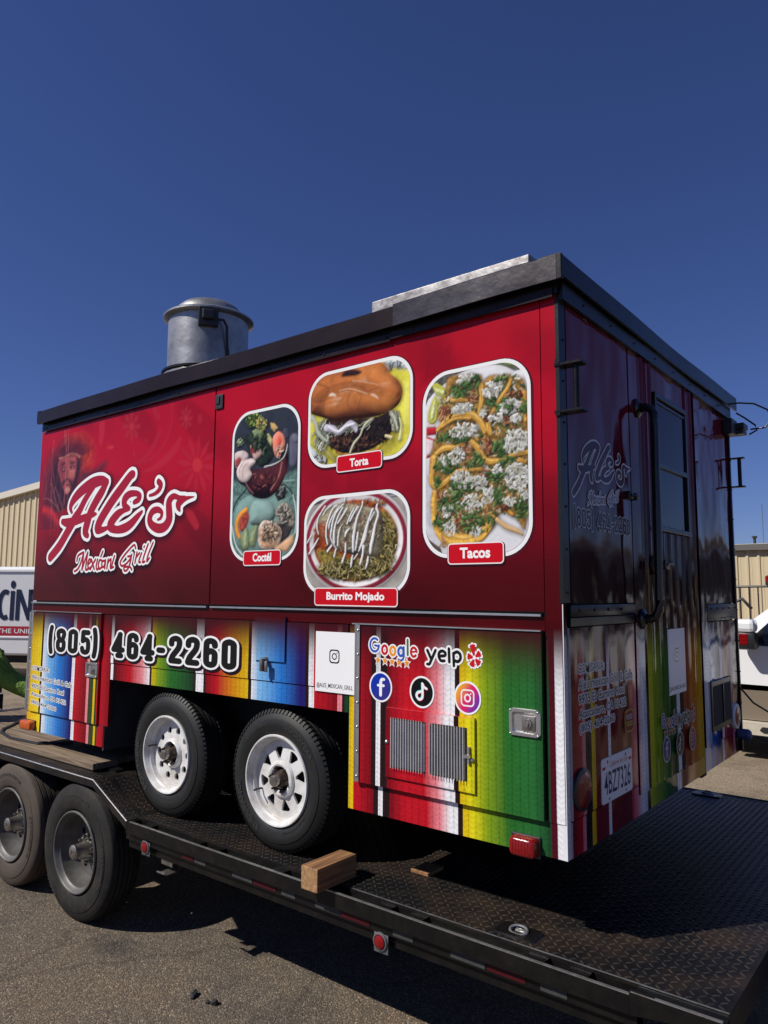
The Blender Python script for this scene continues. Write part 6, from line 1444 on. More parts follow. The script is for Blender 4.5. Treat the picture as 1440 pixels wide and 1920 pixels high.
plain_paint(cv, COCTEL[32:], t3, {0: dict(tex=t1, texamt=.8, dome=.06), 1: dict(shadow=.5, dome=.012), 2: dict(shadow=.4, soft=.006), 4: dict(shadow=.3, dome=.03), 5: dict(soft=.012), 6: dict(dome=.02), 7: dict(shadow=.5, dome=.03), 8: dict(soft=.012), 9: dict(dome=.03), 10: dict(soft=.012), 11: dict(shadow=.5, dome=.035), 12: dict(soft=.012, alpha=.7), 13: dict(soft=.010, alpha=.6)})
cv.bits(-1.82, 1.945, .055, .04, 110, .0042, [(.10, .18, .03), (.34, .46, .12), (.20, .30, .07), (.05, .09, .02)], elong=1.6); cv.bits(-1.745, 1.915, .04, .045, 50, .0045, [(.50, .50, .16), (.24, .36, .10), (.62, .42, .14)], elong=1.8)
cv.bits(-1.76, 1.80, .07, .055, 60, .006, [(.03, .055, .025), (.09, .13, .06), (.018, .03, .018)], elong=1.8); cv.bits(-1.92, 1.83, .028, .02, 34, .004, [(.24, .34, .14), (.40, .5, .28)])
cv.bits(-1.60, 1.745, .03, .03, 34, .005, [(.86, .55, .44), (.80, .32, .22), (.88, .66, .56)], elong=1.8)
picture(cv, B_, .145, 'shrimp cocktail picture in a white rounded frame')

# --- tacos
B_ = (-.662, -.118, 1.147, 1.985); cv = Canvas(*B_, .0040, 14); t3 = cv.noise(.04, 4); t1 = cv.noise(.012, 3)
plain_paint(cv, TACO[:14], t3, {0: dict(amt=0, tex=t1, texamt=.9), 2: dict(dome=.05, amt=.35, texamt=.06), 3: dict(soft=.03, amt=0), 5: dict(shadow=.4, dome=.01), 6: dict(soft=.006, tex=t1), 8: dict(shadow=.4, dome=.01), 9: dict(soft=.008, tex=t1)})
for i in (14, 15, 16, 17):
    c, _, pts = TACO[i]; cv.poly(pts, (.30, .16, .04), soft=.012, dome=.03, amt=.4, tex=t1, texamt=.8, shadow=.5, grow=0) if False else cv.poly(pts, (.30, .16, .04), soft=.012, dome=.03, amt=.4, tex=t1, texamt=.8, shadow=.5)
MIX = [(.08, .14, .04), (.05, .09, .03), (.14, .20, .07), (.24, .11, .045), (.42, .25, .09), (.56, .46, .30), (.66, .64, .54), (.60, .36, .10)]
for a, z, ra, rz, n in ((-.46, 1.83, .11, .09, 240), (-.24, 1.78, .10, .14, 280), (-.45, 1.60, .14, .11, 280), (-.23, 1.50, .10, .17, 320), (-.42, 1.36, .17, .12, 400)): cv.bits(a, z, ra, rz, n, .0052, MIX, elong=1.8, shadow=.12, amt=.4)
def tortilla(st, amt=1.0):
    cv.stroke(st, (.52, .27, .045), grow=.0025, soft=.004, dome=.016, amt=.5, tex=t1, texamt=.5, shadow=.5)
    cv.stroke([(p[0], p[1] + p[2] * .35, p[2] * .42) for p in st], (.80, .52, .14), soft=.007, amt=0, alpha=.85, tex=t1, texamt=.25)
    cv.stroke([(p[0], p[1] - p[2] * .38, p[2] * .26) for p in st], (.62, .34, .06), soft=.006, amt=0, alpha=.8)
    cv.stroke([(p[0], p[1] - p[2] * .02, .0014) for p in st], (.24, .10, .015), soft=.004, amt=0, alpha=.8)
for st in TORTILLA[:-3]: tortilla(st)
for st in TORTILLA[-3:]: cv.stroke(st, (.55, .28, .05), soft=.006, dome=.02, amt=.5, tex=t1, texamt=.7, shadow=.4)
# curled shells on the left edge and below
cv.poly([(-.615, 1.34), (-.60, 1.27), (-.56, 1.215), (-.50, 1.19), (-.42, 1.19), (-.34, 1.22), (-.30, 1.28), (-.34, 1.25), (-.42, 1.225), (-.50, 1.225), (-.56, 1.26), (-.585, 1.34), (-.59, 1.42), (-.61, 1.42)], (.66, .38, .07), soft=.006, dome=.02, amt=.5, tex=t1, texamt=.5)
for t, a, z, ra, rz, n in CHIPS:
    if t == 'M': cv.bits(a, z, ra, rz, int(n * 1.0), .0055, [(.26, .08, .04), (.14, .045, .02), (.40, .18, .08), (.52, .28, .14)], elong=1.8, shadow=.15)
for t, a, z, ra, rz, n in CHIPS:
    if t == 'G': cv.bits(a, z, ra, rz, int(n * 1.0), .0062, [(.06, .13, .035), (.11, .20, .05), (.04, .08, .025), (.22, .31, .10)], elong=1.5, shadow=.15, amt=.45)
for t, a, z, ra, rz, n in CHIPS:
    if t == 'W': cv.bits(a, z, ra, rz, int(n * 1.9), .0046, [(.74, .74, .68), (.62, .62, .54), (.80, .80, .77), (.52, .52, .42)], elong=1.35, amt=.35, shadow=.16)
for t, a, z, ra, rz, n in CHIPS:
    if t == 'G': cv.bits(a, z, ra, rz, max(2, n // 4), .0065, [(.05, .11, .028), (.09, .18, .045)], elong=1.5)
cv.stroke([(-.28, 1.30, .010), (-.24, 1.27, .012), (-.19, 1.25, .011), (-.165, 1.235, .006)], (.56, .36, .18), dome=.012, amt=.6, shadow=.5)
picture(cv, B_, .140, 'taco platter picture in a white rounded frame')

for tx_, b, t in (('Coctél', (-1.867, -1.571, 1.136, 1.219), (-1.790, -1.644, 1.158, 1.204)), ('Torta', (-1.187, -.897, 1.585, 1.670), (-1.100, -.981, 1.606, 1.648)),
                  ('Burrito Mojado', (-1.324, -.800, .930, 1.019), (-1.242, -.878, .948, .998)), ('Tacos', (-.528, -.250, 1.118, 1.210), (-.465, -.315, 1.143, 1.190))):
    pr = Print('side', .0080)
    pr.poly(rrect(b[0] - .002, b[1] + .006, b[2] - .008, b[3], .02, 5), (.03, .003, .006))
    pr.poly(rrect(*b, .018, 5), (.78, .72, .72)); pr.poly(rrect(b[0] + .005, b[1] - .005, b[2] + .005, b[3] - .005, .014, 5), (.50, .004, .012))
    put_text(pr, tx_, rq(*t), (.8, .8, .8), .035)
    pr.build('caption_plate', FT)

# white sign (its square code is left out), icon and handle line
def sign(face, a0, a1, z0, z1, h, s_=1.0, tilt=0.0, grey=.72):
    mb = MB()
    if face == 'side': mb.box(a0, a1, -h - .003, -h, z0, z1)
    else: mb.box(h, h + .003, a0, a1, z0, z1)
    part(mb, 'white_sign', M['whiteprint'], FT)
    pr = Print(face, h + .0032)
    cx, cz, q = (a0 + a1) / 2 - .002, z0 + (z1 - z0) * .595, (a1 - a0) * .13
    for rr_, c in ((q, BLACK), (q * .80, (.78, .78, .78))): pr.poly(rrect(cx - rr_, cx + rr_, cz - rr_, cz + rr_, rr_ * .5, 5), c)
    pr.disc(cx, cz, q * .50, col=BLACK); pr.disc(cx, cz, q * .32, col=(.78, .78, .78)); pr.disc(cx + q * .5, cz + q * .5, q * .1, col=BLACK)
    put_text(pr, '@ALES_MEXICAN_GRILL', rq(a0 + .01, a1 - .01, z0 + .015, z0 + .042), BLACK, .004)
    pr.build('sign_lettering', FT)
sign('side', -1.306, -1.052, .517, .805, .0078)
# icons and review words
GB, GR, GO, GG = (.035, .09, .42), (.50, .010, .02), (.72, .27, .015), (.02, .20, .05)
def social(pr, T, sc=1.0, shade_dim=1.0):
    """T maps side coordinates to the face"""
    pr.tf = T
    d = lambda c: tuple(x * shade_dim for x in c)
    parts = []
    def ring(a, z, ra, rz, w, c, n=20, t0=0.0, t1=2 * PI): parts.append(([(a + ra * math.cos(t0 + (t1 - t0) * k / n), z + rz * math.sin(t0 + (t1 - t0) * k / n), w) for k in range(n + 1)], c))
    ring(-.920, .757, .026, .030, .0055, GB, 18, PI * .28, PI * 1.98); parts.append(([(-.918, .755, .005), (-.895, .752, .005)], GB))
    ring(-.861, .738, .0145, .0185, .006, GR); ring(-.814, .735, .0145, .0185, .006, GO); ring(-.768, .734, .0145, .0185, .006, GB)
    parts.append(([(-.752, .755, .005), (-.751, .715, .005), (-.757, .700, .005), (-.770, .694, .005), (-.782, .699, .005)], GB))
    parts.append(([(-.731, .788, .0055), (-.730, .722, .0055)], GG))
    ring(-.697, .736, .0155, .0195, .0055, GR, 16, 0.1, PI * 1.75); parts.append(([(-.711, .735, .004), (-.682, .740, .004)], GR))
    for st, c in parts: pr.stroke(st, d(WHITE), grow=.0065, smooth=False, n=10)
    stars = [(-.899, .690), (-.858, .689), (-.818, .687), (-.777, .686), (-.735, .685)]
    def star(a, z, r, c): pr.poly([(a + (r if k % 2 == 0 else r * .45) * .85 * math.sin(k * PI / 5), z + (r if k % 2 == 0 else r * .45) * math.cos(k * PI / 5)) for k in range(10)], d(c))
    for a, z in stars: star(a, z, .0285, WHITE)
    for st, c in parts: pr.stroke(st, d(c), smooth=False, n=10)
    for a, z in stars: star(a, z, .0185, GO)
    # yelp word in rounded strokes
    yl = [[(-.623, .748, .007), (-.603, .712, .007)], [(-.580, .750, .007), (-.603, .706, .007), (-.612, .690, .007), (-.624, .689, .006)],
          [(-.560, .727, .007), (-.532, .730, .007), (-.530, .742, .0065), (-.545, .749, .007), (-.560, .742, .007), (-.563, .725, .007), (-.552, .708, .007), (-.534, .708, .0065)],
          [(-.511, .760, .007), (-.509, .705, .007)], [(-.488, .742, .007), (-.486, .690, .0065)], [(-.486, .742, .007), (-.470, .749, .007), (-.455, .740, .007), (-.453, .722, .007), (-.465, .709, .007), (-.484, .712, .007)]]
    bur = []
    for k in range(5):
        t = PI / 2 + 2 * PI * k / 5 + .22
        ca_, sa_ = math.cos(t), math.sin(t); r0, r1 = .010, (.050 if k == 0 else .036); w0, w1 = .004, .0135
        bur.append([(-.385 + ca_ * r0 * .8 - sa_ * w0, .730 + sa_ * r0 + ca_ * w0), (-.385 + ca_ * r1 * .85 - sa_ * w1, .730 + sa_ * r1 + ca_ * w1), (-.385 + ca_ * (r1 + .004) * .85, .730 + sa_ * (r1 + .005)), (-.385 + ca_ * r1 * .85 + sa_ * w1, .730 + sa_ * r1 - ca_ * w1), (-.385 + ca_ * r0 * .8 + sa_ * w0, .730 + sa_ * r0 - ca_ * w0)])
    for st in yl: pr.stroke(st, d(WHITE), grow=.0085, n=10)
    for b_ in bur:
        for p in b_: pr.disc(p[0], p[1], .0085, col=d(WHITE), n=10)
        pr.poly(b_, d(WHITE))
    pr.disc(-.385, .730, .024, .028, col=d(WHITE))
    for b_ in bur:
        cx_, cz_ = sum(p[0] for p in b_) / 5, sum(p[1] for p in b_) / 5
        pr.poly([(cx_ + (p[0] - cx_) * 1.08, cz_ + (p[1] - cz_) * 1.08) for p in b_], d(GR))
    for st in yl: pr.stroke(st, BLACK, n=10)
    # round icons
    for cx_, cz_, kind in ((-.882, .571, 'f'), (-.652, .567, 't'), (-.419, .563, 'i')):
        ra, rz = .066, .0685
        pr.disc(cx_, cz_, ra, rz, d(WHITE), 40)
        if kind == 'f': fn = lambda a, z: (*d(lerp((.006, .03, .35), (.03, .03, .22), sstep(-.05, .05, (a - cx_) - (z - cz_)))), 0)
        elif kind == 't': fn = lambda a, z: (.006, .006, .007, 0)
        else: fn = lambda a, z: (*d(lerp(lerp((.80, .36, .02), (.62, .02, .12), sstep(-.07, .0, (a - cx_) - (z - cz_) * .6)), (.10, .03, .35), sstep(.0, .07, (a - cx_) - (z - cz_) * .6))), 0)
        pr.disc(cx_, cz_, ra * .88, rz * .88, n=40, colfn=fn)
        w = d((.8, .8, .8))
        if kind == 'f':
            pr.stroke([(cx_ + .020, cz_ + .034, .006), (cx_ + .006, cz_ + .033, .007), (cx_ + .001, cz_ + .022, .008), (cx_, cz_, .008), (cx_, cz_ - .036, .008)], w, n=8)
            pr.stroke([(cx_ - .016, cz_ + .006, .006), (cx_ + .018, cz_ + .006, .006)], w, smooth=False, n=6)
        elif kind == 't':
            for cc_, dx, dz in ((d((.05, .6, .6)), -.002, .0015), (d((.75, .02, .1)), .002, -.0015), (w, 0, 0)):
                pr.stroke([(cx_ - .004, cz_ + .002, .0055), (cx_ - .022, cz_ - .004, .0055), (cx_ - .028, cz_ - .018, .0055), (cx_ - .016, cz_ - .032, .0055), (cx_ - .002, cz_ - .028, .0055), (cx_ + .004, cz_ - .014, .0055), (cx_ + .003, cz_ + .036, .0055)], cc_, shift=(dx, dz), n=8)
                pr.stroke([(cx_ + .004, cz_ + .036, .005), (cx_ + .012, cz_ + .022, .0055), (cx_ + .026, cz_ + .016, .005)], cc_, shift=(dx, dz), n=8)
        else:
            o_ = rrect(cx_ - .030, cx_ + .030, cz_ - .032, cz_ + .032, .015, 5)
            pr.stroke([(p[0], p[1], .0032) for p in o_ + [o_[0]]], w, smooth=False, n=6)
            pr.stroke([(cx_ + .0135 * math.cos(t * PI / 8), cz_ + .0145 * math.sin(t * PI / 8), .0034) for t in range(17)], w, smooth=False, n=6)
            pr.disc(cx_ + .016, cz_ + .018, .0035, col=w, n=8)
    pr.tf = None
pr = Print('side', .0246, cyc=41, lay=8.5e-5); social(pr, None); pr.build('social_icons', FT)

# ---------------------------------------------------------------- print on the rear, colours dimmed to carry the rear's shade
def m_logo(a, z):   # the same artwork, small, on the rear
    u = (a + 4.00) / 1.55; v = (z - 1.20) / .60
    return (.085 + u * .60, 1.400 + v * .255 + (u - .3) * .045)
pr = Print('rear', .0125, cyc=0)
pr.tf = m_logo
for st in LOGO: pr.stroke(st, (.60, .60, .62), grow=.020, n=10)
for st in LOGO: pr.stroke(st, (.05, .003, .008), grow=.001, n=10)
for st in SUBLOGO: pr.stroke(st, (.60, .60, .62), grow=.012, n=8)
for st in SUBLOGO: pr.stroke(st, (.06, .003, .01), grow=-.005, n=8)
pr.tf = None
pr.build('logo_lettering', FT)
pr = Print('rear', .0125, cyc=0)
rows = []
for c, a0, a1, z0, z1 in PHN:
    f = lambda a: .085 + (a + 3.925) / 2.04 * .63
    z0, z1 = (1.27, 1.345)
    if c in '()': z0, z1 = 1.268, 1.348
    rows.append((c, f(a0), f(a1), z0, z1))
phone_number(pr, rows, .0062, .0050, white=(.58, .58, .60), shadow=False)
pr.build('phone_lettering', FT)
pr = Print('rear', .0104)
address(pr, [('COMISARIA:', rq(.108, .372, .682, .716)), ("Ale's mexican Grill & Cafe", rq(.108, .695, .618, .658)), ('9975 El Camino Real', rq(.108, .592, .562, .598)), ('Atascadero, CA 93422', rq(.108, .608, .502, .540)), ('(805) 464-2260', rq(.108, .474, .446, .484))], .0062, bold=.010, w=(.60, .60, .60))
pr.poly(rrect(.585, .70, .385, .485, .03, 5), (.45, .3, .05)); pr.poly(rrect(.592, .693, .392, .478, .025, 5), (.22, .02, .02))
put_text(pr, 'FOOD', rq(.607, .68, .44, .462), (.5, .5, .5), .02); put_text(pr, 'TRUCK', rq(.602, .684, .41, .432), (.5, .42, .1), .02)
pr.build('address_lettering', FT)
sign('rear', 1.165, 1.440, .490, .820, .0225)
pr = Print('rear', .0228, cyc=41, lay=8.5e-5); social(pr, lambda a, z: (1.035 + (a + .95) / .60 * .545, .365 + (z - .74) * .92 + (.03 if z < .64 else 0)), shade_dim=.55); pr.build('social_icons', FT)  # same icons as the side, darkened by shade put into the colour

# ================================================================ WHEELS
def arc_text(mb, text, r, t0, t1, hgt, y, inward=False, mi=0):
    """raised letters around the sidewall, angles measured on the wheel's face (0 = towards +x)"""
    V, F = glyphs(text, .015)
    out = []
    for u, v in V:
        t = t0 + (t1 - t0) * u; rr = r + hgt * (v if not inward else -v)
        out.append((rr * math.cos(t), y, rr * math.sin(t)))
    mb.add(out, F)
def disc_with_holes(R0, r_in, holes, y, th, mb, yin=None):
    bm = bmesh.new()
    def loop(pts):
        vs_ = [bm.verts.new((p[0], 0, p[1])) for p in pts]
        for i in range(len(vs_)): bm.edges.new((vs_[i], vs_[(i + 1) % len(vs_)]))
    n = 56
    loop([(R0 * math.cos(2 * PI * k / n), R0 * math.sin(2 * PI * k / n)) for k in range(n)])
    loop([(r_in * math.cos(2 * PI * k / 28), r_in * math.sin(2 * PI * k / 28)) for k in range(28)])
    for h in holes: loop(h)
    bmesh.ops.triangle_fill(bm, use_beauty=True, edges=bm.edges[:])
    yi = y if yin is None else yin
    for v in bm.verts:
        d = math.hypot(v.co.x, v.co.z); t = (R0 - d) / (R0 - r_in); v.co.y = y + (yi - y) * t
    bm.verts.index_update()
    mb.add([v.co[:] for v in bm.verts], [[v.index for v in f.verts] for f in bm.faces])
    bm.free()
    for h in holes:
        for k in range(len(h)):
            p, q = h[k], h[(k + 1) % len(h)]
            def yy(p_): d = math.hypot(*p_); return y + (yi - y) * (R0 - d) / (R0 - r_in)
            mb.add([(p[0], yy(p), p[1]), (q[0], yy(q), q[1]), (q[0], yy(q) + th, q[1]), (p[0], yy(p) + th, p[1])], [(0, 1, 2, 3)])
def tyre(R_, ri, w, mats, name, parent, loc, texts=(), blocks=True, grooves=4, **k):
    mb = MB(); n = 96
    prof = [(.030, ri), (.012, ri + .004), (.004, ri + .016), (.002, ri + .030), (-.002, ri + .045), (-.003, ri + (R_ - ri) * .5), (.001, ri + (R_ - ri) * .62), (.004, ri + (R_ - ri) * .63), (.010, R_ - .030), (.018, R_ - .018), (.022, R_ - .010), (.030, R_ - .004)]
    tw = w - .06; g0 = .030
    for g in range(grooves):
        a = g0 + tw * (g + 1) / (grooves + 1)
        prof += [(a - .005, R_), (a - .003, R_ - .009), (a + .003, R_ - .009), (a + .005, R_)]
    prof += [(w - .030, R_ - .004), (w - .012, R_ - .02), (w, ri + (R_ - ri) * .5), (w - .012, ri + .004), (w - .03, ri)]
    mb.lathe(prof, n, 'y')
    # tread sipes and shoulder blocks
    if blocks:
        for k_ in range(84):
            t = 2 * PI * k_ / 84
            for (ya, yb) in ((.012, .052), (w - .075, w - .022)):
                ca, sa = math.cos(t), math.sin(t); d = .0035
                r0, r1 = R_ - .014, R_ + .0035
                pts = []
                for (rr, y_) in ((R_ - .016, ya), (R_ + .003, ya + .014), (R_ + .003, yb), (R_ - .006, yb)):
                    for sgn in (-1, 1):
                        tt = t + sgn * .022
                        pts.append((rr * math.cos(tt), y_, rr * math.sin(tt)))
                mb.add(pts, [(0, 1, 3, 2), (2, 3, 5, 4), (4, 5, 7, 6), (0, 2, 4, 6), (1, 7, 5, 3)])
    o = mb.build(name, mats, None, fixn=True, **k)
    o.parent = parent
    o.location = Vector(loc) - (parent.location if parent.name in WORLD_ROOTS else Vector((0, 0, 0)))
    if texts:
        tb = MB()
        for tx, r, a0, a1, hg, y_ in texts: arc_text(tb, tx, r, R(a0), R(a1), hg, y_)
        q = tb.build('sidewall_lettering', M['rubbermark'], o, fixn=False)
    return o
def rim_mesh(ri, w, disc_y, disc_r, holes, inner, lipc=.012, dish=None):
    mb = MB()
    prof = [(.016, ri + .002), (.004, ri + .004), (-.002, ri), (-.001, ri - .007), (.008, ri - .014), (.022, ri - .018), (.030, ri - .028), (.060, ri - .032), (disc_y - .018, disc_r + .006), (disc_y, disc_r)]
    mb.lathe(prof, 64, 'y')
    disc_with_holes(disc_r, inner, holes, disc_y, .012, mb, dish)
    mb.lathe([(disc_y + .012, disc_r), (w - .02, disc_r)], 48, 'y')
    return mb
def round_holes(n, r, hr, ph=0.0, k=14): return [[(r * math.cos(2 * PI * i / n + ph) + hr * math.cos(2 * PI * j / k), r * math.sin(2 * PI * i / n + ph) + hr * math.sin(2 * PI * j / k)) for j in range(k)] for i in range(n)]
def window_holes(n, r0, r1, w0, w1, ph=0.0):
    out = []
    for i in range(n):
        t = 2 * PI * i / n + ph; ca, sa = math.cos(t), math.sin(t)
        raw = [(r0, -w0), (r0 + .006, -w0 - .004), (r1 - .008, -w1), (r1, -w1 + .008), (r1 + .003, 0), (r1, w1 - .008), (r1 - .008, w1), (r0 + .006, w0 + .004), (r0, w0)]
        out.append([(a * ca - b * sa, a * sa + b * ca) for a, b in raw])
    return out
ZW = .042
wa = tyre(.352, .222, .205, M['rubber'], 'wheel', FT, (-2.53, .008, ZW), texts=[('FORTUNE', .262, 232, 168, .034, -.0045), ('ST225/75R15', .270, 62, 18, .020, -.0035), ('8 PLY RATING  LOAD RANGE E', .262, 8, -50, .012, -.0035)], label='trailer wheel with round holes in its white rim')
m_ = rim_mesh(.220, .205, .056, .188, round_holes(10, .136, .0205), .058)
m_.lathe([(.056, .058), (.040, .062), (.034, .070), (.040, .078), (.056, .086)], 40, 'y')
m_.build('rim', M['white'], wa)
wb = tyre(.352, .226, .205, M['rubber'], 'wheel', FT, (-1.59, .004, ZW), texts=[('ENDURANCE', .262, 245, 188, .032, -.0045), ('ST225/75R15', .275, 140, 105, .022, -.0035), ('GOODYEAR', .272, 78, 28, .028, -.0045), ('MAX LOAD 80 PSI', .255, 285, 325, -.012, -.0035)], label='trailer wheel with triangular holes in its white rim')
m_ = rim_mesh(.224, .205, .054, .192, window_holes(8, .102, .158, .006, .031, .2), .062, dish=.044)
m_.lathe([(.045, .060), (.032, .066), (.028, .076), (.032, .086), (.045, .093)], 40, 'y')
m_.build('rim', M['white'], wb)
for w_, lug_n, ph_ in ((wa, 5, .3), (wb, 6, .9)):
    mb = MB(); mb.lathe([(.11, .060), (.058, .058), (.050, .050), (.020, .040), (.012, .034), (.010, .001)], 28, 'y')
    for i in range(lug_n):
        t = 2 * PI * i / lug_n + ph_; c = (.060 * math.cos(t), 0, .060 * math.sin(t))
        mb.lathe([(.06, .0105), (.028, .0105), (.022, .008), (.014, .006), (.013, .0001)], 6, 'y', c, smooth=False)
    mb.build('hub', M['darksteel'], w_)
    mb = MB(); mb.lathe([(.084, .001), (.084, .160), (.15, .160)], 36, 'y'); mb.build('brake_drum', M['cavity'], w_)
    mb = MB(); mb.lathe([(.012, .0285), (-.012, .028), (-.017, .024), (-.0175, .0001)], 28, 'y'); mb.build('hub_cap', M['steel'], w_)
    mb = MB(); t = R(205 if w_ is wb else 170); c = (.165 * math.cos(t), .165 * math.sin(t)); mb.tube([(c[0], .05, c[1]), (c[0] - .008, .02, c[1]), (c[0] + .002, -.005, c[1])], .0055, 8); mb.build('valve_stem', M['black_plastic'], w_)
    for far in (2.59,):
        c2 = copy_tree(w_, FT); c2.location = (w_.location.x, far - FT.location.y - .0, w_.location.z); c2.rotation_euler = (0, 0, PI)
mb = MB()
for x in (-2.53, -1.59): mb.tube([(x, .12, ZW), (x, 2.5, ZW)], .035, 12); 
mb.box(-2.6, -1.3, .3, .36, .10, .16); part(mb, 'axles', M['cavity'], FT)

# ================================================================ FLATBED TRAILER
FB = root('flatbed_trailer', (-3.0, 1.25, -1.0), label='black tandem flatbed trailer with tread plate deck carrying the food trailer', cat='flatbed trailer')
DZ = -.31; Y0, Y1 = -.165, 2.66; XR = .574
# deck plate
mb = MB()
mb.box(-3.02, XR, -.085, Y1 - .01, DZ - .010, DZ)
part(mb, 'deck_plate', M['plate'], FB)
def lugs(mb, P, nrm, u0, u1, v0, v1, pitch, keep=None, rnd=random.Random(3)):
    nu = int((u1 - u0) / pitch); nv = int((v1 - v0) / pitch)
    for i in range(nu):
        for j in range(nv):
            u = u0 + (i + .5) * pitch; v = v0 + (j + .5) * pitch
            if keep and not keep(u, v): continue
            s_ = 1 if (i + j) % 2 else -1
            L, Wd, H = .0165, .0045, .0026
            ca, sa = math.cos(s_ * PI / 4), math.sin(s_ * PI / 4)
            base = [(-L, 0), (-L * .55, -Wd), (L * .55, -Wd), (L, 0), (L * .55, Wd), (-L * .55, Wd)]
            pts = [P(u + a * ca - b * sa, v + a * sa + b * ca, .0002) for a, b in base] + [P(u + a * .62 * ca - b * .45 * sa, v + a * .62 * sa + b * .45 * ca, H) for a, b in (base[1], base[2], base[4], base[5])]
            # bottom 0..5, top 6..9
            mb.add(pts, [(6, 7, 8, 9), (1, 2, 7, 6), (4, 5, 9, 8), (0, 1, 6), (0, 6, 9), (0, 9, 5), (3, 7, 2), (3, 8, 7), (3, 4, 8)])
def not_ring(u, v): return not (-.30 < u < -.11 and (-.06 < v < .055 or 2.50 < v < 2.64))
mb = MB(); lugs(mb, lambda u, v, h: (u, v, DZ + h), None, -2.62, XR - .01, -.080, Y1 - .02, .0335, not_ring)
part(mb, 'tread_lugs', M['lug'], FB, fixn=False, kind='stuff')
# rub rail, beam, stake pockets
mb = MB(); mb.box(-2.635, .285, Y0, Y0 + .010, -.378, -.312, bev=.003); mb.prism([(.285, -.376), (.285, -.298), (XR, -.305), (XR, -.335)], Y0, Y0 + .010)
part(mb, 'rub_rail', M['frame'], FB)
mb = MB(); mb.box(-2.60, .285, Y0 - .0015, Y0 + .0115, -.3135, -.3105); mb.box(-.985, XR, -.088, -.083, DZ + .0005, DZ + .003); mb.box(.290, XR, Y0 - .001, Y0 + .010, -.304, -.300)
part(mb, 'worn_edge', M['scratch'], FB)
mb = MB(); mb.box(-2.66, .30, -.088, -.078, -.46, -.3205); mb.box(-2.66, .30, -.118, -.088, -.470, -.455); mb.box(-2.66, .30, -.142, -.136, -.420, -.381); mb.box(-2.66, .30, -.120, -.114, -.47, -.4215); mb.box(.29, XR, Y0 + .012, -.085, DZ - .012, DZ - .002)
part(mb, 'side_beam', M['frame'], FB)
for x in (-2.56, -1.96, -1.33, -.69, .01):
    mb = MB()
    for dx in (-.050, .044): mb.box(x + dx, x + dx + .006, Y0 + .0105, -.0785, -.376, -.318)
    mb.box(x - .12, x - .052, Y0 + .0105, -.0785, -.322, -.318); mb.box(x + .052, x + .12, Y0 + .0105, -.0785, -.322, -.318)
    part(mb, 'stake_pocket', M['frame'], FB)
mb = MB()
xs = [-2.55, -1.96, -1.33, -.69, .01]
for i in range(4): mb.box(xs[i] + .12, xs[i + 1] - .12, Y0 + .0105, -.0885, -.345, -.338)
part(mb, 'rail_filler', M['frame'], FB)
for a0, a1, c, z in ((-2.129, -2.036, 'r', -.40), (-2.028, -1.936, 'w', -.405), (-1.726, -1.579, 'w', -.40), (-1.568, -1.411, 'r', -.40), (-1.375, -1.283, 'w', -.41), (-1.157, -1.003, 'w', -.40), (-1.0, -.839, 'r', -.40), (-.713, -.612, 'w', -.41), (-.429, -.275, 'w', -.40), (-.265, -.105, 'r', -.40), (-.046, .056, 'w', -.41)):
    mb = MB(); mb.box(a0, a1, -.1445, -.1425, -.412, -.388); part(mb, 'reflective_tape', M['red_tape' if c == 'r' else 'white_tape'], FB)
for x, z in ((-2.46, -.425), (-.776, -.452)):
    mb = MB(); mb.box(x - .035, x + .04, -.1470, -.1435, z - .045, z + .032, bev=.0015); mb.lathe([(-.147, .038), (-.153, .036), (-.155, .030)], 24, 'y', (x, 0, z)); part(mb, 'side_lamp', M['grey_plastic'], FB, label='round red lamp in a grey bracket under the rail')
    mb = MB(); mb.lathe([(-.147, .029), (-.157, .026), (-.161, .016), (-.162, .001)], 24, 'y', (x, 0, z)); part(mb, 'lens', M['red_lens'], FB)
mb = MB(); mb.box(-2.36, -2.26, -.112, -.107, -.50, -.43, bev=.002); mb.box(-2.33, -2.26, -.14, -.08, -.535, -.528); mb.tube([(-2.38, -.12, -.545), (-2.26, -.15, -.525)], .006, 6); part(mb, 'winch_bracket', M['steel'], FB)
# front part: raised wheel cover of tread plate and the sloping end
FZ = -.142
mb = MB()
prof = [(-6.1, FZ), (-3.0, FZ), (-2.628, DZ - .004), (-2.628, DZ - .012), (-3.004, FZ - .008), (-6.1, FZ - .008)]
mb.prism(prof, Y0, -.052); mb.box(-6.1, -3.0, Y0, Y0 + .006, FZ - .045, FZ - .008); mb.prism([(-3.0, FZ - .008), (-2.628, DZ - .012), (-2.628, DZ - .05), (-3.0, FZ - .045)], Y0, Y0 + .006)
part(mb, 'wheel_cover', M['plate'], FB)
mb = MB(); lugs(mb, lambda u, v, h: (u, v, FZ + h), None, -5.2, -3.01, Y0 + .004, -.056, .030)
k_ = (DZ - .004 - FZ) / .372
lugs(mb, lambda u, v, h: (u, v, FZ + (u + 3.0) * k_ + h), None, -2.995, -2.635, Y0 + .004, -.056, .030)
part(mb, 'tread_lugs', M['lug'], FB, fixn=False, kind='stuff')
mb = MB(); mb.tube([(-6.1, Y0 + .002, FZ - .002), (-3.0, Y0 + .002, FZ - .002), (-2.63, Y0 + .002, DZ - .004)], .0045, 6); part(mb, 'worn_edge', M['scratch'], FB)
# sloping sheet between wood deck and plate deck
mb = MB(); mb.prism([(-3.30, -.155), (-3.03, -.155), (-2.62, DZ - .002), (-2.62, DZ - .010), (-3.03, -.163), (-3.30, -.163)], -.0515, 2.3); part(mb, 'ramp_plate', M['plate'], FB)
mb = MB(); lugs(mb, lambda u, v, h: (u, v, -.155 + (u + 3.03) * ((DZ - .002 + .155) / .41) + h), None, -3.02, -2.63, -.048, .40, .0335); part(mb, 'tread_lugs', M['lug'], FB, fixn=False, kind='stuff')
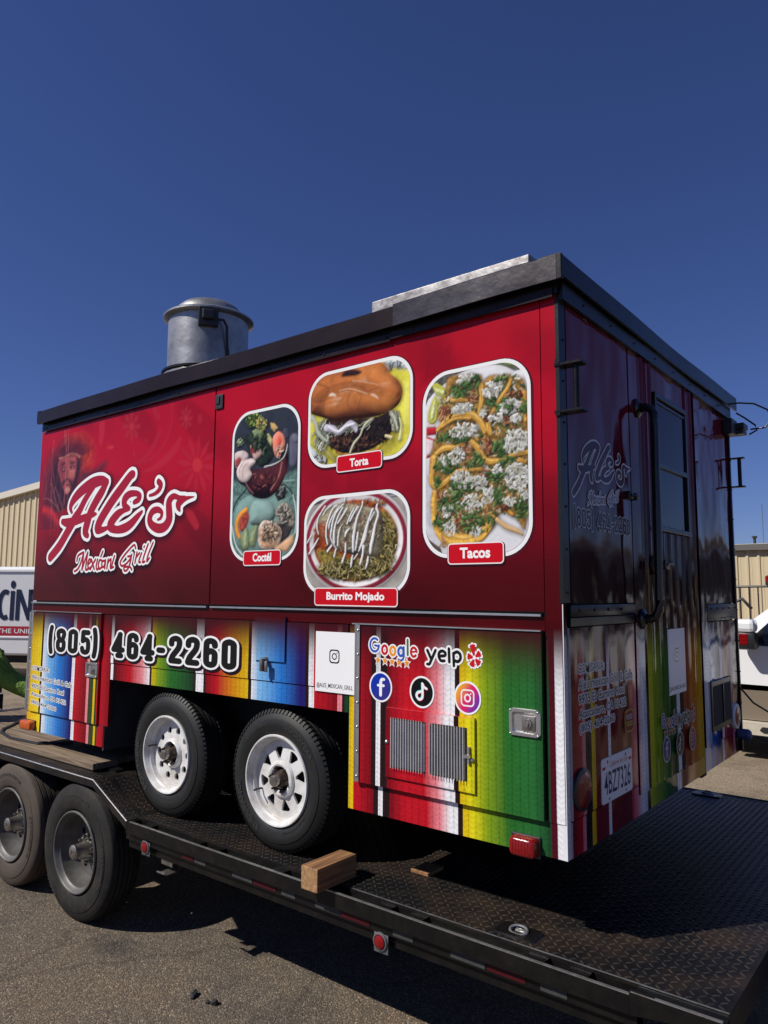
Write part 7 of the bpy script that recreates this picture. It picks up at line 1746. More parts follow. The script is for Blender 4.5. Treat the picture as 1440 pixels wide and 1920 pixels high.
# wood deck boards
rb = random.Random(8)
y = -.048; i = 0
while y < Y1 - .1:
    wd = .185; x1 = -3.20 - (.05 if i % 3 == 1 else 0) + rb.uniform(-.01, .01)
    mb = MB(); mb.box(-5.75, x1, y, y + wd - .008, -.140, -.100 + rb.uniform(-.003, .002), bev=.004); part(mb, 'deck_board', M['plank'], FB)
    y += wd; i += 1
mb = MB(); mb.box(-5.8, -3.1, .05, .15, -.26, -.142); mb.box(-5.8, -3.1, 2.3, 2.4, -.26, -.142); mb.box(-5.86, -5.76, -.1, 2.6, -.26, -.10); mb.box(-5.9, .45, .35, .50, -.50, -.33) ; mb.box(-5.9, .45, 2.1, 2.25, -.50, -.33)
for x in [-5.4 + .6 * i for i in range(10)]: mb.box(x, x + .06, -.07, 2.6, -.40, -.325)
mb.box(.45, XR - .005, -.07, 2.64, -.42, -.322); mb.box(-5.9, -3.2, 2.64, 2.66, -.26, -.1)
mb.box(-2.6, XR, 2.651, 2.662, -.42, -.305)
part(mb, 'deck_frame', M['frame'], FB)
mb = MB(); mb.tube([(-5.86, .9, -.3), (-7.4, 1.35, -.45)], .05, 8); mb.tube([(-5.86, 1.8, -.3), (-7.4, 1.35, -.45)], .05, 8); part(mb, 'drawbar', M['frame'], FB)
# tie-down rings let into the deck
for yy in (-.003, 2.575):
    mb = MB(); c = (-.207, yy)
    o_ = [(c[0] + p[0], c[1] + p[1]) for p in ((-.085, -.038), (-.068, -.052), (.068, -.052), (.085, -.038), (.085, .038), (.068, .052), (-.068, .052), (-.085, .038))]
    i_ = [(c[0] + .046 * math.cos(2 * PI * k / 16), c[1] + .030 * math.sin(2 * PI * k / 16)) for k in range(16)]
    bm = bmesh.new()
    for lp_ in (o_, i_):
        vs_ = [bm.verts.new((p[0], p[1], DZ + .008)) for p in lp_]
        for k in range(len(vs_)): bm.edges.new((vs_[k], vs_[(k + 1) % len(vs_)]))
    bmesh.ops.triangle_fill(bm, use_beauty=True, edges=bm.edges[:]); mb.bm(bm); bm.free()
    n = 8; mb.add([(p[0], p[1], DZ + .008) for p in o_] + [(c[0] + (p[0] - c[0]) * 1.05, c[1] + (p[1] - c[1]) * 1.05, DZ + .0005) for p in o_], [(k, (k + 1) % n, n + (k + 1) % n, n + k) for k in range(n)])
    mb.lathe([(DZ + .008, .0), (DZ + .002, .0)], 4, 'z', (c[0], c[1], 0))
    d = part(mb, 'tie_down_pan', M['frame'], FB)
    mb = MB(); mb.prism(i_, DZ + .0006, DZ + .0016, 'z'); part(mb, 'pan_recess', M['cavity'], FB)
    mb = MB(); mb.tube([(c[0] + .036 * math.cos(t), c[1] + .024 * math.sin(t), DZ + .010 + .008 * math.sin(t)) for t in [2 * PI * k / 16 for k in range(17)]], .0055, 8); mb.box(c[0] - .012, c[0] + .03, c[1] - .006, c[1] + .008, DZ + .004, DZ + .016, bev=.002); part(mb, 'tie_down_ring', M['scratch'], FB)
# big wheels
GZ = -.598
def big_wheel(x, mats, label):
    w = tyre(.402, .245, .225, M[mats], 'wheel', FB, (x, -.172, GZ), texts=[('CONQUEROR', .315, 118, 62, .026, -.0045), ('ST235/80R16', .315, 20, -28, .022, -.0045), ('RADIAL', .330, 238, 212, .024, -.0045)], blocks=False, grooves=4, label=label)
    m_ = rim_mesh(.238, .225, .130, .182, round_holes(8, .140, .021, .2), .085)
    m_.lathe([(.130, .085), (.118, .090), (.122, .10), (.130, .102)], 32, 'y'); m_.build('rim', M['wheelgrey'], w)
    mb = MB(); mb.lathe([(.14, .085), (.112, .083), (.105, .060), (.070, .050), (.040, .044), (.020, .040), (.012, .044), (-.004, .043), (-.010, .034), (-.012, .012), (-.006, .010), (-.006, .0001)], 28, 'y')
    for i in range(8):
        t = 2 * PI * i / 8 + .2; c = (.076 * math.cos(t), 0, .076 * math.sin(t)); mb.lathe([(.13, .013), (.092, .013), (.088, .009), (.068, .008), (.067, .0001)], 6, 'y', c, smooth=False)
    mb.build('hub', M['steel'], w)
    mb = MB(); mb.lathe([(.148, .001), (.148, .172), (.20, .172)], 36, 'y'); mb.build('brake_drum', M['cavity'], w)
    return w
b1 = big_wheel(-3.17, 'dustyrubber', 'rear flatbed wheel with a dusty black tyre')
M['browntyre'] = mat('mud_stained_tyre', (.07, .05, .036), .8, 0, 0, noise=(8, .8, (.035, .03, .027)), bump=(60, .4, .002))
b2 = big_wheel(-4.03, 'browntyre', 'front flatbed wheel with a brown dusty tyre')
for b in (b1, b2):
    c = copy_tree(b, FB); c.location = (b.location.x, 2.67 - FB.location.y, b.location.z); c.rotation_euler = (0, 0, PI)
mb = MB()
for x in (-3.17, -4.03): mb.tube([(x, 0, GZ), (x, 2.5, GZ)], .055, 12)
mb.box(-4.3, -2.7, .16, .24, -.42, -.36); mb.box(-4.3, -2.7, 2.2, 2.28, -.42, -.36); part(mb, 'axles', M['cavity'], FB)

# ================================================================ LOOSE THINGS ON THE DECK
mb = MB(); mb.box(-1.162, -1.062, -.232, .03, -.3085, -.208, bev=.004)
tb = mb.build('timber_block', [M['timber'], M['endgrain']], None, label='square timber wedged behind the rear food trailer wheel', cat='timber')
for p in tb.data.polygons:
    if abs(p.normal.y) > .9: p.material_index = 1
mb = MB(); mb.box(-.90, -.80, .232, .36, -.308, -.292, bev=.003)
mb.build('plank', M['timber'], None, label='flat board lying in the shade under the food trailer, only its tip sunlit', cat='plank')
mb = MB(); mb.tube([(-5.6, .75, -.092), (-5.2, .47, -.092), (-4.93, .24, -.092), (-4.82, .12, -.092), (-4.68, .045, -.09), (-4.4, -.012, -.09), (-4.05, .02, -.092), (-3.9, .2, -.092)], .011, 8)
mb.build('hose', M['cable'], None, label='thin black hose lying on the wooden deck at the trailer front', cat='hose')
# ================================================================ METAL BUILDINGS
def siding_mesh(w, h0, h1, name, pitch=.46):
    """one sheet of ribbed cladding, w wide, sloping top h0 -> h1, looking to -y"""
    mb = MB(); xs = [(0, 0)]
    n = int(round(w / pitch))
    for i in range(n):
        c = (i + .5) * pitch
        xs += [(c - .085, 0), (c - .045, -.05), (c + .045, -.05), (c + .085, 0)]
        xs += [(c + .16, 0), (c + .17, -.010), (c + .19, 0)]
    xs += [(w, 0)]
    for (xa, ya), (xb, yb) in zip(xs, xs[1:]):
        ha = h0 + (h1 - h0) * xa / w; hb = h0 + (h1 - h0) * xb / w
        mb.add([(xa, ya, 0), (xb, yb, 0), (xb, yb, hb), (xa, ya, ha)], [(0, 1, 2, 3)])
    me = bpy.data.meshes.new(name); me.from_pydata(mb.v, [], mb.f); me.materials.append(M['siding']); return me
def building(name, x0, x1, y, zl, zr, depth, label):
    B = root(name, ((x0 + x1) / 2, y + depth / 2, -1), label=label, cat='building')
    W = 1.84; n = int((x1 - x0) / W); same = abs(zl - zr) < 1e-3
    me = siding_mesh(W, zl + 1, zl + 1, 'siding_panel') if same else None
    for i in range(n):
        xa = x0 + i * W
        if not same:
            ha = zl + (zr - zl) * i / n; hb = zl + (zr - zl) * (i + 1) / n; me = siding_mesh(W - .004, ha + 1, hb + 1, 'siding_panel')
        o = bpy.data.objects.new('siding_panel', me); COL.objects.link(o); o.parent = B; o.location = (xa - B.location.x, y - B.location.y, 0)
    mb = MB(); mb.prism([(x0, -1), (x1, -1), (x1, zr - .05), (x0, zl - .05)], y + .06, y + depth); part(mb, 'building_shell', M['siding'], B)
    mb = MB(); mb.prism([(x0 - .3, zl - .12), (x1 + .3, zr - .12), (x1 + .3, zr + .14), (x0 - .3, zl + .14)], y - .25, y - .055)
    part(mb, 'eave_trim', M['eave' if not same else 'gutter'], B)
    mb = MB(); mb.prism([(x0 - .3, zl + .10), (x1 + .3, zr + .10), (x1 + .3, zr + .17), (x0 - .3, zl + .17)], y - .054, y + depth); part(mb, 'roof', M['eave'], B)
    return B
bL = building('metal_building', -50, -10, 11.5, 4.72 - .9, 4.72 + 1.35, 14, 'tan ribbed metal building with a sloping roof edge behind the white box truck')
bR = building('metal_building', -16, 46, 33.0, 3.12, 3.12, 18, 'tan ribbed metal building with a dark gutter behind the white pickup')
mb = MB()
for x in (-6.3, -5.0, 1.2): mb.lathe([(3.2, .06), (3.55, .06), (3.56, .11), (3.64, .11), (3.66, .001)], 12, 'z', (x, 33.3, 0))
part(mb, 'roof_vent', M['white_tape'], bR)
mb = MB(); mb.tube([(-6.0, 33.6, 3.2), (-6.0, 33.6, 5.1)], .012, 6); part(mb, 'antenna', M['grey_plastic'], bR)
mb = MB(); mb.box(-5.35, -5.05, 32.86, 32.94, 1.1, 1.4, bev=.02); part(mb, 'wall_light', M['whiteprint'], bR)
for x in (3.0, 10.5, 19.0):
    mb = MB(); mb.box(x, x + 3.6, 32.90, 32.945, -1, 2.2); dr = part(mb, 'roller_door', M['gutter'], bR)

# ================================================================ VEHICLES
def arch(cx, r, zc, z0, n=10, rev=False):
    t0 = math.asin((z0 - zc) / r)
    pts = [(cx + r * math.cos(t), zc + r * math.sin(t)) for t in [PI - t0 - (PI - 2 * t0) * k / n for k in range(n + 1)]]
    return pts
def pickup(name, loc, rz, paint, lower, label, board=True, mirror=True, xflip=1, copylen=5.9):
    """local: front towards -x, near side towards -y, ground z = 0"""
    V = empty(name, loc, rz, label=label, cat='pickup truck')
    w = .98
    def add(mb, nm, mt, **k):
        return mb.build(nm, mt, V, **k)
    s0 = .46
    # lower body outline with wheel arches (x, z)
    low = [(-2.85, .52), (-2.85, .80), (-2.78, .84), (2.95, .84), (2.95, .56)]
    r_arch = arch(1.85, .46, .42, s0, 10)[::-1]; f_arch = arch(-1.85, .46, .42, s0, 10)[::-1]
    poly = low + [(2.60, s0)] + r_arch + f_arch + [(-2.55, s0)]
    mb = MB(); mb.prism(poly, -w, w, 'y'); add(mb, 'lower_body', lower)
    mb = MB()
    up = [(-2.80, .842), (-2.86, .95), (-2.84, 1.16), (-2.70, 1.24), (-1.30, 1.31), (-1.22, 1.335), (1.02, 1.335), (1.02, .842)]
    mb.prism(up, -w + .004, w - .004, 'y'); add(mb, 'upper_body', paint)
    mb = MB(); mb.box(1.06, 2.95, -w + .004, w - .004, .842, 1.335, bev=.03); add(mb, 'cargo_bed', paint)
    mb = MB(); mb.box(1.14, 2.87, -w + .09, w - .09, 1.337, 1.345); add(mb, 'bed_cover', M['black_plastic'])
    # cab greenhouse as tapering loft
    mb = MB()
    base = [(-1.25, -w + .03), (1.0, -w + .03), (1.0, w - .03), (-1.25, w - .03)]; top = [(-.50, -w + .20), (.86, -w + .20), (.86, w - .20), (-.50, w - .20)]
    pts = [(x, y, 1.336) for x, y in base] + [(x, y, 1.93) for x, y in top]
    mb.add(pts, [(0, 1, 5, 4), (1, 2, 6, 5), (2, 3, 7, 6), (3, 0, 4, 7), (4, 5, 6, 7)])
    mb.box(-.46, .84, -w + .24, w - .24, 1.93, 1.955, bev=.02)
    add(mb, 'cab', paint)
    def side_pt(x, z, sgn, off=.006):
        t = (z - 1.336) / (1.93 - 1.336); return (x, sgn * (w - .03 - .17 * t + off), z)
    for sgn in (-1, 1):
        for quad in (((-.93, 1.365), (-.07, 1.365), (-.07, 1.86), (-.44, 1.86)), ((.0, 1.365), (.84, 1.365), (.76, 1.86), (.0, 1.86))):
            mb = MB(); a = [side_pt(x, z, sgn) for x, z in quad]; b = [side_pt(x, z, sgn, -.01) for x, z in quad]
            mb.add(a + b, [(0, 1, 2, 3), (0, 4, 5, 1), (1, 5, 6, 2), (2, 6, 7, 3), (3, 7, 4, 0)]); add(mb, 'side_window', M['glass'])
        mb = MB(); mb.tube([side_pt(-1.02, 1.352, sgn, .004), side_pt(.92, 1.352, sgn, .004)], .012, 6); add(mb, 'window_sill_trim', M['black_plastic'])
        for x in (-1.02, -.035, .93):
            mb = MB(); mb.box(x, x + .008, sgn * (w - .0035), sgn * (w - .006), .86, 1.33); add(mb, 'door_seam', M['black_plastic'])
        for x in (-.20, .72):
            mb = MB(); mb.box(x - .09, x + .09, sgn * (w - .004), sgn * (w + .03), 1.15, 1.18, bev=.008); add(mb, 'door_handle', paint)
        if mirror:
            # tall tow mirror: white cap, black lower shell, amber-red repeater
            yo = sgn * (w + .16)
            mb = MB(); mb.box(-.98, -.76, yo - .11, yo + .11, 1.50, 1.66, bev=.05); add(mb, 'mirror_cap', paint)
            mb = MB(); mb.box(-.97, -.755, yo - .105, yo + .105, 1.30, 1.51, bev=.04); mb.tube([(-.86, sgn * (w - .05), 1.40), (-.86, yo, 1.42)], .035, 8); add(mb, 'side_mirror', M['black_plastic'])
            mb = MB(); mb.box(-.945, -.835, yo - .112 if sgn < 0 else yo + .100, yo - .100 if sgn < 0 else yo + .112, 1.36, 1.49, bev=.006)
            for i in range(3): mb.box(-.94, -.84, yo - .115 if sgn < 0 else yo + .112, yo - .112 if sgn < 0 else yo + .115, 1.375 + .04 * i, 1.39 + .04 * i)
            add(mb, 'turn_lamp', M['red_lens'])
        if board:
            mb = MB(); mb.prism([(-1.26, .36), (-1.15, .31), (1.15, .31), (1.26, .36), (1.18, .435), (-1.05, .45), (-1.2, .44)], sgn * (w - .02), sgn * (w + .14), 'y'); add(mb, 'running_board', M['beige_plastic'])
            mb = MB(); mb.prism([(-.78, .37), (-.74, .345), (-.69, .345), (-.665, .37), (-.69, .41), (-.75, .41)], sgn * (w + .1405), sgn * (w + .150), 'y'); add(mb, 'step_pad', M['black_plastic'])
    mb = MB(); a = [(-1.235, -w + .13, 1.365), (-1.235, w - .13, 1.365), (-.53, w - .27, 1.90), (-.53, -w + .27, 1.90)]
    nn = Vector((-.6, 0, .8)).normalized() * .008; mb.add([tuple(Vector(p) + nn) for p in a] + [tuple(Vector(p) - nn) for p in a], [(0, 1, 2, 3), (0, 4, 5, 1), (1, 5, 6, 2), (2, 6, 7, 3), (3, 7, 4, 0)]); add(mb, 'windscreen', M['glass'])
    mb = MB(); mb.box(-2.98, -2.84, -w + .02, w - .02, .50, .74, bev=.04); add(mb, 'front_bumper', M['chrome'])
    mb = MB(); mb.box(-2.885, -2.84, -.55, .55, .84, 1.14, bev=.02); add(mb, 'grille', M['black_plastic'])
    for sgn in (-1, 1):
        mb = MB(); mb.box(-2.88, -2.70, sgn * .60, sgn * .93, .93, 1.14, bev=.03); add(mb, 'headlight', M['glass'])
        mb = MB(); mb.box(2.90, 2.97, sgn * .86, sgn * .97, .95, 1.28, bev=.015); add(mb, 'tail_light', M['red_lens'])
    mb = MB(); mb.box(2.95, 3.08, -w + .05, w - .05, .52, .70, bev=.04); add(mb, 'rear_bumper', M['chrome'])
    mb = MB(); mb.box(-2.5, 2.6, -w + .15, w - .15, .34, .47); add(mb, 'underbody', M['cavity'])
    for x in (-1.85, 1.85):
        for sgn in (-1, 1):
            mb = MB(); mb.lathe([(.02, .22), (.0, .25), (.0, .35), (.02, .395), (.05, .405), (.20, .405), (.24, .38), (.25, .25)], 40, 'y')
            tw_ = mb.build('wheel', M['rubber'], V); tw_.location = (x, -w + .03 if sgn < 0 else w - .03, .405)
            if sgn > 0: tw_.rotation_euler = (0, 0, PI)
            m_ = MB(); m_.lathe([(.02, .225), (.01, .215), (.05, .19), (.06, .06), (.03, .05), (.028, .001)], 32, 'y')
            for k in range(5):
                t = 2 * PI * k / 5; m_.tube([(.05 * math.cos(t), .035, .05 * math.sin(t)), (.205 * math.cos(t), .02, .205 * math.sin(t))], .022, 6)
            m_.build('rim', M['wheelgrey'], tw_)
    return V
TT = -1.0
p1 = pickup('parked_pickup', (-.08, 8.45, TT), 0, M['carwhite'], M['cartan'], 'white pickup with tan lower body and tall mirror, behind the food trailer at the right')
p1.scale = (1.03, 1.03, 1.03)
p2 = pickup('parked_pickup', (-10.35, .32, TT), R(0), M['carblack'], M['carblack'], 'black pickup at the left edge, behind the person in the lime green sleeve', board=False)
p3 = pickup('parked_pickup', (3.6, 13.4, TT), R(8), M['carwhite'], M['carwhite'], 'all-white pickup parked right of the frame, mirrored in the trailer rear', board=False)
p4 = pickup('parked_pickup', (8.2, 12.2, TT), R(62), M['carwhite'], M['carblack'], 'white over black pickup mirrored in the glossy rear of the food trailer', board=False)

# white box truck with the uniform firm's lettering
def box_truck():
    bx, by = -15.3, 4.75
    V = empty('box_truck', (bx, by, -1), math.atan2(.52, .85), label='white box truck with large navy letters and a red stripe, behind the left end', cat='box truck')
    mb = MB(); mb.box(-5.2, 3.4, .0, 2.2, .62, 2.52, bev=.05); mb.build('box_body', M['vanwhite'], V)
    mb = MB(); mb.box(-5.22, 3.42, -.025, 2.22, 2.40, 2.455, bev=.01); mb.box(-5.22, 3.42, -.02, 2.22, .985, 1.02, bev=.006); mb.build('body_rail', M['vanwhite'], V)
    mb = MB(); mb.box(-5.19, 3.39, -.004, -.001, 1.04, 1.24); mb.build('stripe', M['crimson'], V)
    mb = MB(); mb.box(3.4, 5.1, .1, 2.1, .5, 2.1, bev=.12); mb.build('cab', M['vanwhite'], V)
    mb = MB(); mb.box(3.8, 4.6, .09, .102, 1.25, 1.9, bev=.005); mb.build('side_window', M['glass'], V)
    # letters, laid on the side (local x from the letter C)
    mb = MB()
    def bar(x0, x1, z0, z1): mb.box(x0, x1, -.009, -.0045, z0, z1)
    def Z(v): return 1.37 + v * .66
    def cshape(cx, w, h, t, a0, a1):
        n = 20; o = []; i_ = []
        for k in range(n + 1):
            a = a0 + (a1 - a0) * k / n; o.append((cx + w * math.cos(a), Z(.5) + h * math.sin(a))); i_.append((cx + (w - t) * math.cos(a), Z(.5) + (h - t * 1.0) * math.sin(a)))
        for k in range(n): mb.prism([o[k], o[k + 1], i_[k + 1], i_[k]], -.009, -.0045)
    cshape(.125, .185, .33, .10, R(62), R(298))
    bar(.245, .335, Z(0), Z(.95)); 
    e = [(.29 + .055 * math.cos(2 * PI * k / 16), Z(1.16) + .085 * math.sin(2 * PI * k / 16)) for k in range(16)]; mb.prism(e, -.009, -.0045)
    bar(.375, .465, Z(0), Z(1)); bar(.66, .75, Z(0), Z(1)); mb.prism([(.375, Z(1)), (.475, Z(1)), (.75, Z(0)), (.65, Z(0))], -.0092, -.0047)
    bar(.70, 1.10, Z(.84), Z(1.0)); bar(.86, .955, Z(0), Z(.86))
    mb.prism([(1.12, Z(0)), (1.22, Z(0)), (1.35, Z(1)), (1.25, Z(1))], -.009, -.0045); mb.prism([(1.48, Z(0)), (1.38, Z(0)), (1.25, Z(1)), (1.35, Z(1))], -.0092, -.0047); bar(1.22, 1.38, Z(.2), Z(.32))
    cshape(1.70, .15, .17, .09, R(30), R(290))
    mb.build('lettering', M['navy'], V)
    Vt, Ft = glyphs('THE UNIFORM PEOPLE', .01)
    mb = MB(); mb.add([(-.02 + u * 1.85, -.006, 1.09 + v * .10) for u, v in Vt], Ft); mb.build('lettering', M['whiteprint'], V, fixn=False)
    for x in (-3.6, 3.9):
        for yy in (.02, 2.18):
            m_ = MB(); m_.lathe([(.02, .2), (.0, .24), (.0, .36), (.03, .42), (.2, .42), (.22, .24)], 32, 'y'); w_ = m_.build('wheel', M['rubber'], V); w_.location = (x, yy, .42)
            if yy > 1: w_.rotation_euler = (0, 0, PI)
            m_ = MB(); m_.lathe([(.02, .215), (.06, .2), (.07, .001)], 24, 'y'); m_.build('rim', M['wheelgrey'], w_)
    mb = MB(); mb.box(-5.0, 4.8, .2, 2.0, .45, .62); mb.build('underbody', M['cavity'], V)
    return V
box_truck()

def cargo_trailer():
    V = empty('cargo_trailer', (8.5, 17.6, -1), R(4), label='tall black enclosed cargo trailer mirrored in the glossy rear of the food trailer', cat='trailer')
    mb = MB(); mb.box(-7.5, 7.5, 0, 2.4, .5, 3.0, bev=.06); mb.build('box_body', M['carblack'], V)
    mb = MB(); mb.box(-7.52, 7.52, -.02, 2.42, 2.9, 2.98, bev=.01); mb.box(-7.52, 7.52, -.02, 2.42, .5, .6, bev=.01); mb.build('body_rail', M['chrome'], V)
    for x in (-.5, .45):
        for yy in (-.03, 2.43):
            m_ = MB(); m_.lathe([(.02, .18), (.0, .2), (.0, .32), (.03, .36), (.2, .36), (.22, .2)], 32, 'y'); w_ = m_.build('wheel', M['rubber'], V); w_.location = (x, yy, .36)
            if yy > 1: w_.rotation_euler = (0, 0, PI)
            m_ = MB(); m_.lathe([(.02, .19), (.05, .17), (.06, .001)], 24, 'y'); m_.build('rim', M['wheelgrey'], w_)
cargo_trailer()
# equipment rack with a beacon beyond the white pickup
V = root('equipment_rack', (-3.9, 22.0, -1), label='dark steel rack with a small red beacon in front of the right building', cat='rack')
mb = MB(); mb.tube([(-4.55, 22, 1.27), (-2.6, 22, 1.30)], .035, 8)
for x in (-4.4, -4.15, -3.9, -3.3, -2.7): mb.tube([(x, 22, -1), (x, 22, 1.27)], .022, 6)
mb.tube([(-4.7, 22, .75), (-4.35, 22, .9), (-4.1, 22, .6)], .05, 8); mb.box(-3.65, -2.8, 21.8, 22.3, 1.32, 1.42); part(mb, 'rack_frame', M['black_plastic'], V)
mb = MB(); mb.lathe([(1.42, .07), (1.58, .07), (1.62, .001)], 14, 'z', (-3.62, 22, 0)); part(mb, 'beacon', M['red_lens'], V)
mb = MB(); mb.lathe([(-.04, .17), (.04, .17), (.04, .12), (-.04, .12), (-.04, .17)], 24, 'y', (-4.72, 21.9, .62)); part(mb, 'white_wheel', M['whiteprint'], V)
mb = MB(); mb.box(-4.6, -2.5, 21.9, 23.4, -.75, -.2, bev=.05); part(mb, 'rack_base', M['black_plastic'], V)

# ================================================================ PERSON (only the sleeve enters the picture)
def skinned(name, joints, edges, rad, mt, parent=None, rootj=0, lv=2, **k):
    me = bpy.data.meshes.new(name); me.from_pydata(joints, edges, [])
    o = bpy.data.objects.new(name, me); COL.objects.link(o)
    if parent: o.parent = parent
    m = o.modifiers.new('skin', 'SKIN'); m.use_smooth_shade = True
    for i, v in enumerate(me.skin_vertices[0].data):
        v.radius = (rad[i], rad[i]) if not isinstance(rad[i], tuple) else rad[i]; v.use_root = (i == rootj)
    s = o.modifiers.new('sub', 'SUBSURF'); s.levels = lv; s.render_levels = lv
    dg = bpy.context.evaluated_depsgraph_get(); dg.update()
    m2 = bpy.data.meshes.new_from_object(o.evaluated_get(dg))
    for p in m2.polygons: p.use_smooth = True
    o.modifiers.clear(); o.data = m2; bpy.data.meshes.remove(me)
    m2.materials.clear(); m2.materials.append(mt)
    return tag(o, **k)
P = empty('person', (-5.72, .06, -1.0), 0, label='person in a lime green long-sleeved top at the left edge, reaching down', cat='person')
# local coordinates: ground z 0.  leans towards +x
J = [(0, 0, .98), (.06, .02, 1.15), (.16, .05, 1.34), (.22, .07, 1.46), (.26, .08, 1.56), (.28, .09, 1.66),        # pelvis .. head base
     (.18, .24, 1.43), (.34, .31, 1.25), (.56, .44, 1.14), (.64, .52, 1.09),                                   # reaching arm
     (.18, -.13, 1.42), (.22, -.20, 1.14), (.38, -.14, .95), (.44, -.10, .90),
     (.0, .10, .93), (.05, .12, .52), (-.02, .13, .09), (.12, .13, .04), (.0, -.10, .93), (-.08, -.12, .52), (-.16, -.13, .09), (-.02, -.13, .04)]
E_ = [(0, 1), (1, 2), (2, 3), (3, 4), (4, 5), (3, 6), (6, 7), (7, 8), (8, 9), (3, 10), (10, 11), (11, 12), (12, 13), (0, 14), (14, 15), (15, 16), (16, 17), (0, 18), (18, 19), (19, 20), (20, 21)]
rr = [.14, .135, .15, .12, .052, .055, .062, .046, .036, .028, .062, .046, .036, .028, .09, .06, .042, .04, .09, .06, .042, .04]
body = skinned('body', J, E_, rr, M['skin'], P)
# head with face
mb = MB(); hc = Vector((.30, .09, 1.73)); bm = bmesh.new(); bmesh.ops.create_uvsphere(bm, u_segments=28, v_segments=20, radius=1)
for v in bm.verts:
    x, y, z = v.co; fx = .098 * x * (1 + .08 * (z < 0)); 
    if x > 0 and abs(y) < .22 and -.25 < z < .1: fx += .016 * (1 - abs(y) / .22) * (1 - abs(z + .1) / .2) * (1 if abs(z + .1) < .2 else 0)
    if x > .5 and .05 < z < .3 and .2 < abs(y) < .5: fx -= .006
    v.co = hc + Vector((fx, .076 * y * (1 - .18 * max(0, -z)), .118 * z))
mb.bm(bm, 0, True); bm.free(); mb.build('head', M['skin'], P, fixn=True)
mb = MB()
for sy in (-1, 1): mb.lathe([(-.012, .001), (-.008, .009), (0, .013), (.008, .009), (.012, .001)], 10, 'x', (hc.x + .084, hc.y + sy * .030, hc.z + .018))
mb.box(hc.x + .088, hc.x + .096, hc.y - .024, hc.y + .024, hc.z - .060, hc.z - .052, bev=.002)
mb.build('eyes_and_mouth', M['hair'], P)
mb = MB()
for sy in (-1, 1): mb.lathe([(-.008, .001), (-.006, .016), (.004, .02), (.008, .001)], 12, 'y', (hc.x - .005, hc.y + sy * .078, hc.z - .002))
mb.build('ears', M['skin'], P)
mb = MB(); bm = bmesh.new(); bmesh.ops.create_uvsphere(bm, u_segments=24, v_segments=14, radius=1)
for v in list(bm.verts):
    if v.co.z < -.15 or (v.co.x > .55 and v.co.z < .55): bm.verts.remove(v)
for v in bm.verts: v.co = hc + Vector((.106 * v.co.x - .006, .085 * v.co.y, .125 * v.co.z + .004))
mb.bm(bm, 0, True); bm.free(); mb.build('hair', M['hair'], P)
# shirt over torso and arms
SJ = [(-.005, 0, .90), (.06, .02, 1.15), (.16, .05, 1.34), (.23, .07, 1.47), (.18, .24, 1.43), (.28, .285, 1.32), (.34, .31, 1.25), (.45, .375, 1.19), (.63, .50, 1.095), (.18, -.13, 1.42), (.22, -.20, 1.14), (.36, -.145, .965)]
SE = [(0, 1), (1, 2), (2, 3), (3, 4), (4, 5), (5, 6), (6, 7), (7, 8), (3, 9), (9, 10), (10, 11)]
shirt = skinned('shirt', SJ, SE, [.175, .165, .18, .13, .12, .105, .10, .088, .072, .09, .07, .05], M['lime'], P, 1)
TJ = [(0, 0, .99), (.0, .10, .90), (.05, .12, .52), (-.02, .13, .12), (.0, -.10, .90), (-.08, -.12, .52), (-.16, -.13, .12)]
skinned('trousers', TJ, [(0, 1), (1, 2), (2, 3), (0, 4), (4, 5), (5, 6)], [.165, .115, .08, .062, .115, .08, .062], M['denim'], P)
for yy, xx in ((.13, -.02), (-.13, -.16)):
    skinned('shoe', [(xx - .04, yy, .05), (xx + .06, yy, .05), (xx + .20, yy, .035)], [(0, 1), (1, 2)], [.052, .055, .040], M['black_plastic'], P)
# hands: palm, four fingers and a thumb each, curled
def hand(px, d, side):
    p = Vector(px); d = Vector(d).normalized(); s_ = d.cross(Vector((0, 0, 1))).normalized() * side; n = s_.cross(d).normalized()
    joints = [tuple(p), tuple(p + d * .05), tuple(p + d * .085)]; edges = [(0, 1), (1, 2)]; rad = [.024, (.034), .030]
    o = skinned('hand', joints, edges, rad, M['skin'], P)
    for i, L in enumerate((.070, .078, .073, .058)):
        b = p + d * .08 + s_ * (.027 - .018 * i)
        skinned('finger', [tuple(b), tuple(b + d * L * .45 - Vector((0, 0, .008))), tuple(b + d * L * .75 - Vector((0, 0, .026))), tuple(b + d * L * .85 - Vector((0, 0, .046)))], [(0, 1), (1, 2), (2, 3)], [.0095, .009, .008, .007], M['skin'], P, lv=1)
    b = p + d * .03 + s_ * .028
    skinned('thumb', [tuple(b), tuple(b + d * .025 + s_ * .02), tuple(b + d * .05 + s_ * .022 - Vector((0, 0, .015)))], [(0, 1), (1, 2)], [.012, .011, .009], M['skin'], P, lv=1)
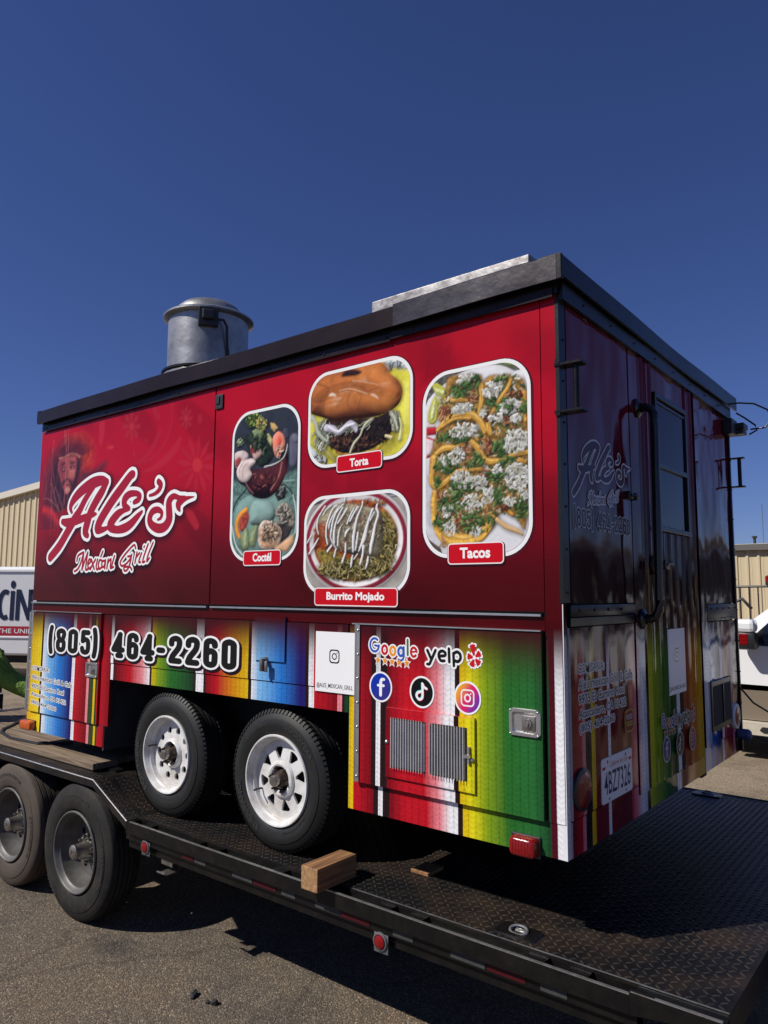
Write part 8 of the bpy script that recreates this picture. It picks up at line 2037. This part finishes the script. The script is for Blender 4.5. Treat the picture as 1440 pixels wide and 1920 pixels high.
hand(J[9], Vector(J[9]) - Vector(J[8]), 1); hand(J[13], Vector(J[13]) - Vector(J[12]), -1)

# ================================================================ CRUMBS ON THE ASPHALT
rc = random.Random(21)
def crumb(x, y, lx, ly, lz, label, group=None, rot=0.0):
    bm = bmesh.new(); bmesh.ops.create_icosphere(bm, subdivisions=2, radius=1)
    for v in bm.verts:
        v.co = Vector((v.co.x * lx, v.co.y * ly, v.co.z * lz)) * (1 + rc.uniform(-.22, .22))
    mb = MB(); mb.bm(bm); bm.free()
    o = mb.build('asphalt_crumb', M['carcoal'], None, label=label, cat='stone', group=group); o.location = (x, y, -1 + lz * .7); o.rotation_euler = (0, 0, rot)
    return o
M['carcoal'] = mat('black_asphalt_lump', (.022, .021, .021), .8, 0, 0, bump=(60, .5, .004))
crumb(-1.905, -.215, .036, .016, .014, 'longest black asphalt crumb on the ground, leftmost of three', rot=R(125))
crumb(-1.800, -.215, .012, .011, .009, 'tiniest black asphalt crumb, in the middle of three on the ground')
crumb(-1.765, -.200, .020, .018, .014, 'round black asphalt crumb, rightmost of three on the ground')
crumb(-1.632, .933, .030, .022, .012, 'dark asphalt crumb at the shadow edge under the rail')
# loose grit: nobody could count it
g = MB(); base = [(1, 0, 0), (-.5, .87, 0), (-.5, -.87, 0), (0, 0, .9)]
for _ in range(9000):
    x = rc.uniform(-4.6, .3); yv = rc.uniform(-1.2, 1.2)
    if rc.random() < .35: x = rc.uniform(-3, 1.5); yv = rc.uniform(4.5, 10)
    s_ = rc.choice((.002, .003, .003, .004, .006)); a = rc.uniform(0, 6.28); ca, sa = math.cos(a) * s_, math.sin(a) * s_
    g.add([(x + p[0] * ca - p[1] * sa, yv + p[0] * sa + p[1] * ca, -1.0 + p[2] * s_) for p in base], [(0, 1, 3), (1, 2, 3), (2, 0, 3)])
M['grit'] = mat('loose_grit', (.14, .115, .085), .9, 0, 0, noise=(60, .9, (.32, .28, .22)))
g.build('grit', M['grit'], None, kind='stuff', fixn=False)
